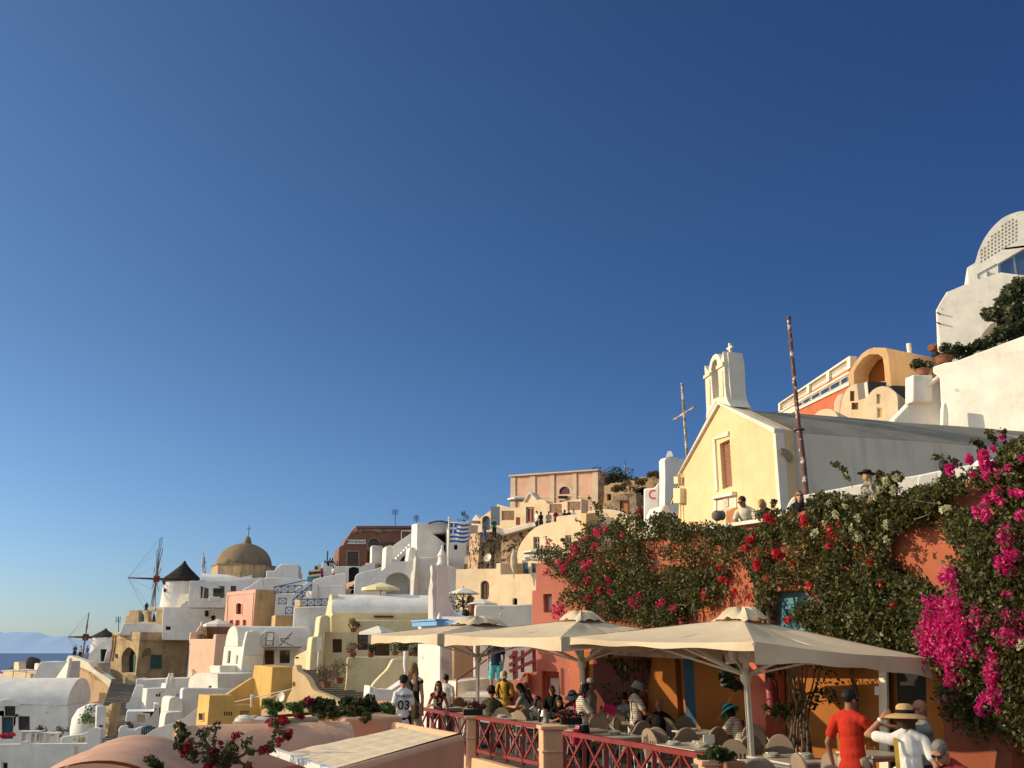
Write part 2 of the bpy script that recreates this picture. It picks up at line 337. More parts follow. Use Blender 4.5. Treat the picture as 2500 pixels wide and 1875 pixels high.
def walls(mb, pts, vec, holes=(), d=.18, mi=0):
 """solid block with recesses cut in its front"""
 vec = V(vec); nd = vec.normalized() * d
 allp = [list(pts)] + [list(h) for h in holes]; flat = [p for l in allp for p in l]
 fs = list(tessellate_polygon([[V(p) for p in l] for l in allp])) if holes else [tuple(range(len(pts)))]
 mb.add(flat, fs, mi); k = len(pts)
 mb.add(list(pts) + [p + vec for p in pts], [(i, (i + 1) % k, k + (i + 1) % k, k + i) for i in range(k)] + [tuple(range(k, 2 * k))], mi)
 for h in holes:
  k = len(h); mb.add(list(h) + [p + nd for p in h], [(i, (i + 1) % k, k + (i + 1) % k, k + i) for i in range(k)], mi)
def inset(pl, pts, w):
 us = [p.dot(pl.u) for p in pts]; zs = [p.z for p in pts]
 cu, cz = (min(us) + max(us)) / 2, (min(zs) + max(zs)) / 2; wu, wz = max(us) - min(us), max(zs) - min(zs)
 ku, kz = max(.1, 1 - 2 * w / wu), max(.1, 1 - 2 * w / wz)
 return [p + pl.u * ((p.dot(pl.u) - cu) * (ku - 1)) + V((0, 0, (p.z - cz) * (kz - 1))) for p in pts]
def fill(root, pl, shape, kind='window', frame=wood, pane=glass, fw=.07, d=.16, bars=(2, 2), px=True, label=None, surround=None, sw=.12):
 """window or door standing in (or, with d < 0, on) a wall plane"""
 pts = pl.pts(shape) if px else shape
 o = pl.n * (-d); out = None
 if frame:
  ins = inset(pl, pts, fw); mb = MB(); t = pl.n * .07; k = len(pts)
  a = [p + o + t for p in pts]; b = [p + o + t for p in ins]; c = [p + o for p in pts]; e = [p + o for p in ins]
  q = a + b + c + e
  mb.add(q, [f for i in range(k) for j in [(i + 1) % k] for f in ((i, j, k + j, k + i), (k + i, k + j, 3 * k + j, 3 * k + i), (i, j, 2 * k + j, 2 * k + i))])
  us = [p.dot(pl.u) for p in ins]; zs = [p.z for p in ins]; p0 = ins[0]; nx, ny = bars
  for i in range(1, nx):
   u = min(us) + (max(us) - min(us)) * i / nx; b0 = p0 + pl.u * (u - p0.dot(pl.u)) + o + pl.n * .03
   mb.bar(V((b0.x, b0.y, min(zs))), V((b0.x, b0.y, max(zs) - .005)), fw * .7, .05, up=pl.n)
  for i in range(1, ny):
   z = min(zs) + (max(zs) - min(zs)) * i / ny
   b0 = p0 + pl.u * (min(us) - p0.dot(pl.u)) + o + pl.n * .032; b1 = p0 + pl.u * (max(us) - p0.dot(pl.u)) + o + pl.n * .032
   mb.bar(V((b0.x, b0.y, z)), V((b1.x, b1.y, z)), .05, fw * .7, up=(0, 0, 1))
  if kind == 'window':
   out = mb.build('window', frame, root); MB().add([p + o + pl.n * .008 for p in ins], [tuple(range(k))]).build('pane', pane, out)
  else:
   out = MB().add([p + o + pl.n * .008 for p in ins], [tuple(range(k))]).build('door', pane, root); mb.build('door_frame', frame, out)
 else:
  out = MB().add([p + o + pl.n * .004 for p in pts], [tuple(range(len(pts)))]).build(kind, pane, root)
 if surround:
  big = inset(pl, pts, -sw); k = len(pts); mb = MB(); t = pl.n * .05
  q = [p + t for p in big] + [p + t for p in pts] + list(big) + list(pts)
  mb.add(q, [f for i in range(k) for j in [(i + 1) % k] for f in ((i, j, k + j, k + i), (i, j, 2 * k + j, 2 * k + i), (k + i, k + j, 3 * k + j, 3 * k + i))])
  mb.build('surround', surround, out)
 if label: out['label'] = label
 return out
def house(label, pl, outline, L, m, ops=(), name='house', cat='house', D=None, bevel=.07, group=None, root=None, part='wall', d=.18, sharp=38, curve=False):
 D = (D or -pl.n); pts = pl.pts(cr(outline) if curve else outline)
 if root is None:
  c = sum(pts, V()) / len(pts) + D * L / 2
  root = thing(name, label, cat, (c.x, c.y, min(p.z for p in pts)), group)
 mb = MB(); walls(mb, pts, D * L, [pl.pts(o[1]) for o in ops], d)
 mb.build(part, m, root, bevel=bevel, sharp=sharp)
 for o in ops:
  k = dict(d=d); k.update(o[2] if len(o) > 2 else {}); fill(root, pl, o[1], o[0], **k)
 return root
def block(root, part, pl, outline, L, m, D=None, bevel=.05, sharp=38, curve=False, out=0.0, label=None):
 D = D or -pl.n; mb = MB(); pts = pl.pts(cr(outline) if curve else outline)
 mb.prism([p + pl.n * out for p in pts], D * (L + out)); o = mb.build(part, m, root, bevel=bevel, sharp=sharp)
 if label: o['label'] = label
 return o
def parasol(label, x, y, Y, r, m, drop=.28, zb=None, n=8, val=.12, tilt=0, group=None, mats=None, rot=.2, pole=metald):
 """round or square parasol; (x,y) is its tip"""
 t = P(x, y, Y); zb = t.z - 2.3 if zb is None else zb
 root = thing('parasol', label, 'parasol', (t.x, t.y, zb), group); mb = MB()
 rim = [t + V((math.cos(rot + 2 * PI * i / n) * r, math.sin(rot + 2 * PI * i / n) * r, -drop * r)) for i in range(n)]
 vs = [t] + rim + [p - V((0, 0, val)) for p in rim]
 for i in range(n):
  mid = (rim[i] + rim[(i + 1) % n]) / 2
 mb.add(vs, [(0, i + 1, (i + 1) % n + 1) for i in range(n)] + [(i + 1, (i + 1) % n + 1, n + (i + 1) % n + 1, n + i + 1) for i in range(n)])
 mb.build('canopy', m, root, sharp=12)
 pm = MB(); pm.tube([(t.x, t.y, zb), (t.x, t.y, t.z + .08)], .03, 8)
 for p in rim: pm.bar(V((t.x, t.y, t.z - .08)), p - V((0, 0, .04)), .025)
 pm.build('pole', pole, root)
 return root
def xrail(label, p0, p1, z0s, h, m, n=3, w=.05, root=None, posts=True, name='railing'):
 """railing of crossed bars; p0,p1 are the feet of its ends (3-D)"""
 p0, p1 = V(p0), V(p1)
 if root is None:
  c = (p0 + p1) / 2; root = thing(name, label, 'railing', (c.x, c.y, min(p0.z, p1.z)))
 up = V((0, 0, h)); b = V((0, 0, z0s)); mb = MB()
 mb.bar(p0 + up, p1 + up, w * 1.5, w * 1.1); mb.build('top_rail', m, root)
 mb = MB(); mb.bar(p0 + b, p1 + b, w, w); mb.build('bottom_rail', m, root)
 for i in range(n + 1):
  q = p0.lerp(p1, i / n); mb = MB(); mb.bar(q, q + up, w, w); mb.build('post', m, root)
  if i < n:
   q2 = p0.lerp(p1, (i + 1) / n); mb = MB(); mb.bar(q + b, q2 + up, w * .5, w * .6); mb.bar(q + up, q2 + b, w * .5, w * .6); mb.build('cross_brace', m, root)
 return root
def leaves(name, parent, m, centres, rad, n, size, flat=.8, seed=1, droop=.2, mats=None):
 """n small folded leaf faces scattered in clumps of radius rad round centres"""
 rg = np.random.RandomState(seed); C = np.array([tuple(c) for c in centres]); k = len(C)
 rad = np.array(rad if hasattr(rad, '__len__') else [rad] * k)
 idx = rg.choice(k, n, p=rad ** 2 / (rad ** 2).sum()); d = rg.normal(size=(n, 3)); d /= np.linalg.norm(d, axis=1)[:, None]
 c = C[idx] + d * (rad[idx] * rg.uniform(.35, 1.0, n) ** .7)[:, None] * np.array([1, 1, flat])
 a = rg.normal(size=(n, 3)); a[:, 2] -= droop; a += d * .7; a /= np.linalg.norm(a, axis=1)[:, None]
 b = np.cross(a, rg.normal(size=(n, 3))); b /= np.linalg.norm(b, axis=1)[:, None]
 s = size * rg.uniform(.45, 1.55, n)[:, None]
 nn = np.cross(a, b)
 v = np.empty((n, 4, 3)); v[:, 0] = c - a * s * .5; v[:, 1] = c + b * s * .33 + nn * s * .08; v[:, 2] = c + a * s * .6; v[:, 3] = c - b * s * .33 + nn * s * .08
 o = parent
 while o is not None and o.parent: o = o.parent
 off = np.array(o.location) if o is not None else np.zeros(3)
 me = bpy.data.meshes.new(name); me.from_pydata((v.reshape(-1, 3) - off).tolist(), [], np.arange(4 * n).reshape(n, 4).tolist())
 me.materials.append(m); ob = bpy.data.objects.new(name, me); col.objects.link(ob); ob.parent = parent
 return ob
def text(s, size, m, name, parent, origin, u, n, extrude=.01, font=None, sx=1, space=1):
 """lettering lying on a vertical plane: u runs along the writing, n towards the reader"""
 cu = bpy.data.curves.new('t', 'FONT'); cu.body = s; cu.size = size; cu.extrude = extrude; cu.align_x = 'CENTER'; cu.align_y = 'CENTER'; cu.offset = size * .018; cu.space_character = space
 ob = bpy.data.objects.new('t', cu); col.objects.link(ob); dg = bpy.context.evaluated_depsgraph_get()
 me = bpy.data.meshes.new_from_object(ob.evaluated_get(dg)); bpy.data.objects.remove(ob)
 z = V((0, 0, 1)); Mx = Matrix((V(u) * sx, z, V(n))).transposed()
 o = parent
 while o.parent: o = o.parent
 off = V(origin) - V(o.location)
 me.transform(Matrix.Translation(off) @ Mx.to_4x4()); me.materials.clear(); me.materials.append(m)
 r = bpy.data.objects.new(name, me); col.objects.link(r); r.parent = parent; return r
# ================================================================== THE PLACE, far to near
sea = mat('sea_water', (.09, .15, .27), .5, 0, .25)
nz = _n(sea, 'ShaderNodeTexNoise'); nz.inputs['Scale'].default_value = .05; nz.inputs['Detail'].default_value = 6
bp = _n(sea, 'ShaderNodeBump'); bp.inputs['Strength'].default_value = .5; bp.inputs['Distance'].default_value = 2
g_ = _n(sea, 'ShaderNodeNewGeometry'); lk(sea, g_.outputs['Position'], nz.inputs['Vector']); lk(sea, nz.outputs['Fac'], bp.inputs['Height']); lk(sea, bp.outputs[0], sea.node_tree.nodes['Principled BSDF'].inputs['Normal'])
mb = MB(); rr = [0, 60, 200, 600, 1500, 4000, 10000, 25000, 60000, 140000]; mb.v = [(0, 0, -120)] + [(r * math.cos(2 * PI * j / 64), r * math.sin(2 * PI * j / 64), -120) for r in rr[1:] for j in range(64)]
mb.f = [(0, 1 + j, 1 + (j + 1) % 64) for j in range(64)] + [(1 + i * 64 + j, 1 + (i + 1) * 64 + j, 1 + (i + 1) * 64 + (j + 1) % 64, 1 + i * 64 + (j + 1) % 64) for i in range(len(rr) - 2) for j in range(64)]
mb.m = [0] * len(mb.f); struct(mb.build('sea', sea, sharp=0))
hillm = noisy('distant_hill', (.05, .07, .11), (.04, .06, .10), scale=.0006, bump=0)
hb = hillm.node_tree.nodes['Principled BSDF']; hb.inputs['Emission Color'].default_value = (.27, .37, .52, 1); hb.inputs['Emission Strength'].default_value = 1   # glow put into the hill colour in place of distant haze
reg('A')
ridge = [(-900, 1230), (-500, 1180), (-200, 1190), (0, 1163), (50, 1174), (110, 1163), (210, 1160), (280, 1164), (370, 1161), (440, 1170), (500, 1196), (560, 1212), (640, 1210), (720, 1208), (800, 1232), (880, 1245), (1000, 1275), (1200, 1310), (1500, 1352)]
rd = cr(ridge, 4); mb = MB()
def hf(i, j):
 k = int(round(i * (len(rd) - 1))); q = P(rd[k][0], rd[k][1], 30000)
 zz = -120 + (q.z + 120) * math.sin(j * PI * .93) ** 1.3 if j < .535 else -120 + (q.z + 120) * max(0, 1 - (j - .53) * 2)
 if j > .5 and j < .56: zz = q.z
 y = 30000 + (j - .5) * 4000
 return V((q.x * (1 if j <= .56 else 1.02), y, zz ))
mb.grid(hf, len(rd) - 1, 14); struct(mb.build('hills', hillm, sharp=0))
# hillside: interpolated through points under the village
ctl = []
def cp(x, y, Y, dz=-2.2): q = P(x, y, Y); ctl.append((q.x, q.y, q.z + dz))
for x, y, Y in ((-300, 1900, 60), (0, 1900, 66), (200, 1880, 66), (300, 1900, 70), (500, 1870, 58), (700, 1880, 45), (900, 1880, 40), (100, 1720, 90), (300, 1720, 95),
    (0, 1680, 105), (120, 1640, 120), (210, 1625, 122), (350, 1640, 112), (480, 1660, 98), (600, 1600, 100), (760, 1520, 100), (520, 1545, 112), (620, 1420, 113), (760, 1440, 112),
    (850, 1400, 118), (950, 1380, 116), (1000, 1300, 118), (900, 1560, 85), (1050, 1450, 90), (1150, 1400, 88), (1250, 1320, 84), (1330, 1290, 80), (1450, 1260, 80), (1500, 1250, 95), (1250, 1250, 97),
    (1600, 1240, 90), (1300, 1440, 68), (1150, 1560, 60), (800, 1700, 66), (900, 1700, 62)): cp(x, y, Y)
ctl += [(0, 0, -3), (0, 10, -2.5), (-6, 14, -2.5), (3, 12, -.3), (1, 20, -.3), (3, 24, -.3), (6.5, 18, -.3), (-4, 26, -2.2), (-2, 29, -.8), (1, 33, .4), (10, 16, 2.8), (9, 22, 3), (14, 22, 3.6), (12, 32, 3.4), (3, 36, 3), (25, 45, 9), (35, 60, 14), (25, 80, 15), (40, 35, 12), (40, 100, 20), (60, 70, 22), (60, 20, 14), (30, 10, 6),
  (-14, 20, -6), (-20, 40, -9), (-45, 60, -22), (-70, 90, -40), (-75, 130, -38), (-45, 140, -9), (-20, 150, 6), (20, 160, 20), (70, 160, 26), (-110, 110, -75), (-90, 40, -75), (-50, 10, -45), (-25, 0, -18), (-140, 160, -110), (-90, 220, -100), (0, 240, -40), (80, 240, -10), (-160, 60, -128), (-110, -40, -125), (140, 60, 30), (0, -40, -6), (60, -40, 12), (-40, -40, -40), (140, 200, 0)]
CT = np.array(ctl)
def ground(x, y):
 d2 = (CT[:, 0] - x) ** 2 + (CT[:, 1] - y) ** 2 + .3; w_ = d2 ** -1.7; return float((w_ * CT[:, 2]).sum() / w_.sum())
mb = MB()
def gf(i, j):
 x = -170 + 320 * i; y = -45 + 295 * j
 z = ground(x, y) + .5 * noise.noise(V((x * .3, y * .3, 0)))
 if y > 8 and x / y < .02 and (y < 64 or x / y < -.15):                       # the bank falls away below the terraces
  e = -7.4 if y < 74 else -7.4 + min(1, (y - 74) / 42) * 4.6
  z = min(z, 2.2 + y * math.tan(R(e)) - .4)
 return V((x, y, z))
mb.grid(gf, 128, 118); struct(mb.build('hillside', earth, sharp=0))
def windmill(label, cx, ce, cb, hw, apx, apy, Y, hub, tip, sl, n, capm, hubm, openings=(), flare=1.07):
 c = P(cx, cb, Y); r = abs(P(cx + hw, ce, Y).x - P(cx - hw, ce, Y).x) / 2; ze = P(cx, ce, Y).z; ap = P(apx, apy, Y)
 root = thing('windmill', label, 'windmill', (c.x, c.y, c.z - 1.5)); mb = MB()
 mb.lathe([(r * flare * 1.03, c.z - 1.5), (r * flare, c.z), (r * 1.02, (c.z + ze) / 2), (r, ze), (r * .9, ze + .05)], (c.x, c.y, 0), 40); mb.build('tower', white2, root)
 mb = MB(); vs = []; K = 28; rows = [(1.10, -.12), (1.12, .0), (.80, .25), (.50, .5), (.26, .72), (.10, .9), (.06, .98), (.02, 1.02)]
 for k, (rr, t) in enumerate(rows):
  cc = V((c.x, c.y, 0)).lerp(V((ap.x, ap.y, 0)), max(0, t)); z = ze + (ap.z - ze) * t
  vs += [V((cc.x + r * rr * math.cos(2 * PI * j / K) * (1 + .03 * noise.noise(V((j, k, 1)))), cc.y + r * rr * math.sin(2 * PI * j / K), z + .05 * noise.noise(V((j * .7, k, 3))))) for j in range(K)]
 mb.add(vs, [(i * K + j, i * K + (j + 1) % K, (i + 1) * K + (j + 1) % K, (i + 1) * K + j) for i in range(len(rows) - 1) for j in range(K)])
 mb.build('roof', capm, root, sharp=0)
 h = P(hub[0], hub[1], Y - .5); d = V((-.905, -.425, 0)); u = ray(tip).x; o = h - EYE; L = (u * o.y - o.x) / (d.x - u * d.y); t = h + d * L; t.z = P(tip[0], tip[1], (t - EYE).y).z
 ax = (t - h).normalized(); mb = MB(); mb.tube([h - ax * r * 1.1, h, t], [.16, .14, .07], 8); mb.build('axle', hubm[0], root)
 mb = MB(); mb.tube([h - ax * .35, h + ax * .35], .42, 12); mb.build('hub', hubm[1], root)
 e2 = ax.cross(V((0, 0, 1))).normalized(); e1 = e2.cross(ax)
 rope = MB()
 for k in range(n):
  a = 2 * PI * (k + .35) / n; q = e1 * math.cos(a) + e2 * math.sin(a)
  mb = MB(); mb.tube([h, h + q * sl * .5 + ax * .05, h + q * sl], [.065, .05, .035], 6); mb.build('sail_arm', hubm[0], root)
  rope.tube([h + q * sl, t], .010, 4)
  a2 = 2 * PI * (k + 1.35) / n; rope.tube([h + q * sl, h + (e1 * math.cos(a2) + e2 * math.sin(a2)) * sl], .010, 4)
 rope.build('rope', mat('rope', (.3, .28, .25)), root)
 for (x, y, w_, h_) in openings:
  q = P(x, y, Y); dx = q.x - c.x; dy = -math.sqrt(max(.01, (r * 1.02) ** 2 - dx * dx)); n_ = V((dx, dy, 0)).normalized()
  pl = Plane(V((c.x, c.y, 0)) + n_ * r * 1.045, n_); s = abs(P(x + 1, y, Y).x - q.x); a = [V((c.x, c.y, q.z)) + n_ * r * 1.045 + pl.u * (i * w_ * s) + V((0, 0, j * h_ * s)) for i, j in ((-.5, -.5), (-.5, .5), (.5, .5), (.5, -.5))]
  fill(root, pl, a, frame=wood, pane=dark, fw=.06, d=0, bars=(1, 1), px=False)
 return root
reg('A')
windmill('large white windmill with black thatched cap and bare sail poles', 1937, 600, 890, 187, 1997, 398, 120, (1690, 590), (1380, 578), 5.3, 12, thatch, (noisy('sail_wood', (.12, .07, .055), (.08, .05, .04), scale=4), redpaint), [(1820, 640, 28, 40), (1840, 722, 26, 38)])
windmill('small low windmill with grey cap at the far left end of the village', 1092, 1212, 1470, 118, 1145, 1124, 125, (925, 1220), (735, 1216), 3.2, 10, thatchr, (wood, wood), [], 1.04)
pl = plane(1040, 1400, 121, 5)
house('white walled house with black open doorway below the small windmill', pl, [(950, 1500), (965, 1400), (1040, 1320), (1085, 1275), (1130, 1262), (1165, 1240), (1205, 1215), (1205, 1500)], 3, white2, [('door', rect(1085, 1348, 1152, 1482), dict(frame=teal, pane=dark, bars=(1, 1), fw=.1))])
pl = plane(1180, 1400, 119, -10)
house('rounded white buttress wall beside the beige stone house', pl, [(1120, 1500), (1135, 1420), (1150, 1370), (1190, 1355), (1205, 1400), (1200, 1500)], 1, white2, name='wall', cat='wall')
pl = plane(1517, 1400, 112, 40); D = az(48)
L = lenpx(pl, 1517, 1200, 2060, D)
gate = [(1312, 1600), (1312, 1440), (1330, 1385), (1360, 1345), (1395, 1328), (1430, 1352), (1458, 1395), (1472, 1440), (1455, 1600)]
rt = house('weathered beige stone house with a pointed archway and green shutter', pl, [(1190, 1700), (1195, 1490), (1215, 1162), (1517, 1162), (1493, 1400), (1461, 1700)], L, stonew,
           [('doorway', gate, dict(frame=None, pane=dark, d=.9))], D=D, bevel=.05, d=.9)
sp = side(pl, 1517, 1200, D)
fill(rt, sp, rect(1628, 1410, 1744, 1556), 'window', teal, teal, .06, d=-.02, bars=(2, 1), surround=None)
fill(rt, sp, cr([(1525, 1450), (1540, 1380), (1575, 1345), (1628, 1338), (1628, 1405), (1575, 1420), (1545, 1440)], 3), 'alcove', None, noisy('shaded_render', (.22, .16, .09), scale=1), d=-.02)  # flat patch; the alcove's shade is painted into its colour
mb = MB(); a = sp.at(1517, 1240); b = sp.at(2055, 1290); mb.bar(a, b, .16, .12); a2 = pl.at(1212, 1240); mb.bar(a2, pl.at(1510, 1240), .12, .12); mb.build('string_course', stonew, rt)
for x in (1232, 1258):
 mb = MB(); mb.tube([pl.at(x, 1195) + pl.n * .08, pl.at(x - 14, 1330) + pl.n * .08, pl.at(x - 40, 1480) + pl.n * .08], .06, 6); mb.build('drainpipe', woodr, rt)
q = pl.at(1420, 1480) - pl.n * .85; mb = MB(); mb.prism([p - pl.n * .82 for p in pl.pts(rect(1375, 1400, 1450, 1600))], pl.n * .06); mb.build('door', teal, rt)
mb = MB(); fill(rt, pl, rect(1245, 1400, 1275, 1445), 'window', None, dark, d=-.01)
pl = plane(1380, 1640, 106, 20)
house('low beige parapet curving beside the stone steps', pl, [(1330, 1800), (1322, 1640), (1335, 1612), (1380, 1618), (1450, 1640), (1475, 1665), (1462, 1850), (1440, 1900)], .5, stonew, name='parapet', cat='parapet', bevel=.1)
pl = plane(1550, 1000, 115, 18)
rt = house('stepped beige bell frame with two open bays above a white wall', pl, [(1345, 1075), (1362, 985), (1392, 980), (1396, 926), (1498, 930), (1498, 1052), (1555, 1052), (1558, 935), (1592, 935), (1600, 1052), (1678, 1052), (1690, 930), (1770, 935), (1756, 1075)], .7, stonew, name='bell_tower', cat='bell tower', bevel=.04)
mb = MB(); mb.bar(pl.at(1490, 931) - pl.n * .3, pl.at(1775, 936) - pl.n * .3, .25, .18); mb.build('lintel', stonew, rt)
for x, y, lab, m in ((1525, 950, 'left green bronze bell hanging in the beige bell frame', teal), (1648, 955, 'right dark iron bell hanging in the beige bell frame', metald)):
 q = pl.at(x, y) - pl.n * .3; s = .0095
 mb = MB(); mb.lathe([(.02, .32), (.10, .28), (.16, .15), (.19, -.1), (.24, -.35), (.34, -.52), (.33, -.55), (.0, -.5)], (q.x, q.y, q.z - .5), 16); mb.tube([q, q - V((0, 0, .3))], .03, 6); mb.ball(q - V((0, 0, 1.12)), .07, 8)
 tag(mb.build('bell', m), lab, 'bell', 'bells in the bell frame')
mb = MB(); q = P(1578, 930, 113.5); mb.box(q + V((0, 0, .08)), (.35, .35, .1)); mb.lathe([(.16, .15), (.24, .55), (.26, .6), (.05, .85), (.02, .95)], q, 6); tag(mb.build('lantern', metald), 'small black lantern standing on the bell frame', 'lantern')
pl = plane(1550, 1100, 114, -12)
house('white wall with faint blind arch below the bell frame', pl, [(1240, 1200), (1300, 1165), (1330, 1072), (1345, 1066), (1760, 1066), (1760, 1200)], 2, white2, name='wall', cat='wall')
pl = plane(2000, 1000, 113.5, -10)
D = -pl.n
rt = house('long white terrace wall with stepped top below the large windmill', pl, [(1745, 1250), (1760, 900), (1775, 892), (1940, 892), (1950, 862), (1985, 850), (2005, 822), (2470, 824), (2486, 800), (2520, 760), (2700, 740), (2700, 1260)], 5, white2, [('window', rect(1790, 1103, 1842, 1142), dict(frame=None, pane=dark))], D=D, name='wall', cat='wall')
reg('C'); fill(rt, pl, rect(218, 926, 268, 1002), 'window', white2, dark, .05, d=-.01, bars=(1, 1)); reg('A')
pl = plane(1930, 800, 116, 12)
house('curved white stair parapet at the foot of the windmill', pl, cr([(1600, 925), (1620, 905), (1650, 892), (1800, 895), (1895, 893), (1915, 845), (1940, 780), (1975, 755), (2080, 750), (2110, 760)], 3) + [(2110, 925)], 1.2, trimw, name='parapet', cat='parapet')
q = P(2068, 822, 112); mb = MB(); mb.lathe([(.18, 0), (.34, .25), (.36, .45), (.26, .62), (.28, .68), (.2, .68)], q, 14); o = mb.build('planter', terracotta); tag(o, 'round clay pot standing on the stepped white wall', 'plant pot')
# flag by the dome
def flag(label, top, foot, Y, w_, h_, hang, seed, polem=metalw, r=.05):
 t = P(*top, Y); b = P(foot[0], foot[1], Y); root = thing('flag', label, 'flag', b); mb = MB(); mb.tube([b, t], r, 8); mb.ball(t, r * 2, 8); mb.build('pole', polem, root)
 rg = random.Random(seed); mb = MB(); nu, nv = 40, 18; vs = []
 for i in range(nu + 1):
  for j in range(nv + 1):
   uu, vv = i / nu, j / nv
   x = uu * w_ * (1 - hang * .8); z = -vv * h_ - uu * w_ * hang * .85 * (1 + .2 * vv)
   y = .10 * math.sin(uu * 9 + vv * 2 + seed) * uu * (1 + hang) + .05 * math.sin(uu * 17 + vv * 5)
   z += .05 * math.sin(uu * 8 + 1 + vv) * uu; x -= .03 * math.sin(vv * 6 + uu * 4)
   vs.append(V((t.x + r + x, t.y + y, t.z - .15 + z)))
 for i in range(nu):
  for j in range(nv):
   uu, vv = (i + .5) / nu, (j + .5) / nv; st = int(vv * 9); c = 0 if st % 2 == 0 else 1
   if uu < .37 and vv < 5 / 9: c = 1 if abs(uu - .185) < .042 or abs(vv - 2.5 / 9) < .056 else 0
   k = len(mb.m); mb.f.append((i * (nv + 1) + j, (i + 1) * (nv + 1) + j, (i + 1) * (nv + 1) + j + 1, i * (nv + 1) + j + 1)); mb.m.append(c)
 mb.v = [tuple(v) for v in vs]; mb.build('cloth', [flagb, flagw], root, sharp=0); return root
flag('small drooping blue and white striped flag between windmill and dome', (2193, 283), (2170, 640), 112, 1.9, 1.6, .92, 3)
# far left people's wall, sloping ruin and vaults
pl = plane(900, 1500, 115, 35)
sl_ = house('sloping cream topped ruined wall climbing to the small windmill', pl, [(690, 2040), (690, 1700), (722, 1560), (748, 1425), (765, 1417), (830, 1440), (960, 1490), (1005, 1540), (1060, 1590), (1180, 1660), (1245, 1722), (1272, 1760), (1275, 1800), (1225, 1880), (1215, 1990), (1200, 2200), (1080, 2300), (700, 2300)], .6, stonew, name='wall', cat='wall', bevel=.05)
block(sl_, 'plaster_patch', pl, [(690, 1720), (722, 1545), (770, 1530), (850, 1560), (970, 1610), (1000, 1660), (1100, 1700), (1180, 1760), (1216, 1860), (1205, 1900), (1060, 1985), (900, 1890), (690, 1722)], .1, plaster('raw_peach_render', (.62, .42, .26), c2=(.5, .33, .2), streak=.6, streakc=(.3, .22, .15), spot=.36, spotc=(.33, .26, .2)), out=.08)
pl2 = plane(1000, 1560, 114.6, 40)
block(sl_, 'coping', pl, cr([(700, 1560), (735, 1450), (760, 1417), (830, 1440), (960, 1490), (1005, 1540), (1060, 1590), (1180, 1660), (1245, 1722), (1272, 1760), (1270, 1800), (1250, 1830), (1235, 1840), (1210, 1790), (1120, 1700), (1000, 1600), (860, 1540), (770, 1525)], 3), .7, trimw, out=.16)
def barrel(root, part, pl, xl, xr, ysp, ytop, depth, m, ends=True, n=14, over=.0, bevel=0):
 """barrel vault whose axis runs along the wall plane pl"""
 a = pl.at(xl, ysp); b = pl.at(xr, ysp); b.z = a.z
 zt = Plane(pl.o - pl.n * depth / 2, pl.n).at(xl, ytop).z; mb = MB()
 prof = [(depth / 2 * (1 - math.cos(PI * i / n)), (zt - a.z) * math.sin(PI * i / n)) for i in range(n + 1)]
 pts = [a - pl.n * d + V((0, 0, z)) for d, z in prof]; mb.prism(pts, b - a); return mb.build(part, m, root, bevel=bevel)
def fillat(root, Y, a, shape, kind='window', **k):
 x, y = shape[0]; return fill(root, plane(x, y, Y, a), shape, kind, **k)
def simple(label, x, y, Y, a, outline, L, m, ops=(), **k): return house(label, plane(x, y, Y, a), outline, L, m, ops, **k)
def pot_plant(label, x, y, Y, r=.25, h=.35, foliage=.4, n=260, lm=leafd, seed=1, group=None, size=.09, pot=terracotta, petals=None, name='potted_plant', cat='potted plant'):
 """(x,y) is the middle of the pot's foot"""
 q = P(x, y, Y); root = thing(name, label, cat, q, group); mb = MB()
 mb.lathe([(r * .7, 0), (r * .95, h * .6), (r, h * .85), (r * 1.1, h * .86), (r * 1.1, h), (r * .9, h), (r * .88, h * .85), (0, h * .84)], q, 16); mb.build('pot', pot, root)
 mb = MB(); rg = random.Random(seed)
 for i in range(4): mb.tube([q + V((0, 0, h * .8)), q + V((rg.uniform(-.5, .5) * foliage, rg.uniform(-.5, .5) * foliage, h + foliage))], [.02, .008], 5)
 mb.build('stem', bark, root)
 cs = [q + V((rg.uniform(-.6, .6) * foliage, rg.uniform(-.6, .6) * foliage, h + foliage * rg.uniform(.25, 1.2))) for _ in range(6)]
 leaves('foliage', root, lm, cs, foliage * .55, n, size, seed=seed)
 if petals: leaves('blossom', root, petals, cs[:4], foliage * .6, n // 3, size * .8, seed=seed + 5)
 return root
reg('B')
pl = plane(300, 1000, 88, -6)
rt = house('long low white vaulted house with a blue door at far left', pl, [(-220, 1420), (-220, 985), (730, 985), (745, 1420)], 6, white2,
           [('door', rect(18, 1108, 140, 1345), dict(frame=wood, pane=bluedoor, bars=(1, 1), fw=.14)), ('window', rect(50, 965, 163, 1100), dict(frame=wood, bars=(2, 1), fw=.1)), ('window', rect(198, 1100, 318, 1250), dict(frame=wood, bars=(2, 2), fw=.1))], bevel=.05)
barrel(rt, 'vault', pl, -220, 722, 986, 688, 6.4, white2)
block(rt, 'dormer', pl, cr([(-40, 990), (0, 940), (60, 914), (130, 918), (190, 945), (222, 990)], 3), .4, white2, out=.25)
mb = MB(); q = pl.at(188, 1090) + pl.n * .2; mb.ball(q, .14, 10); mb.tube([q, q - pl.n * .2], .04, 6); mb.build('wall_lamp', metald, rt)
fill(sl_, plane(820, 1050, 110.5, 35), rect(790, 972, 860, 1115), 'window', wood, dark, .1, d=-.03, bars=(2, 4)); fill(sl_, plane(830, 1200, 110, 35), rect(765, 1135, 905, 1310), 'door', wood, dark, .1, d=-.03, bars=(1, 1))
simple('sloping grey white roof terrace behind the vaulted house', 500, 600, 101, -10, [(340, 720), (415, 545), (452, 508), (560, 512), (735, 505), (720, 720)], 5, white2)
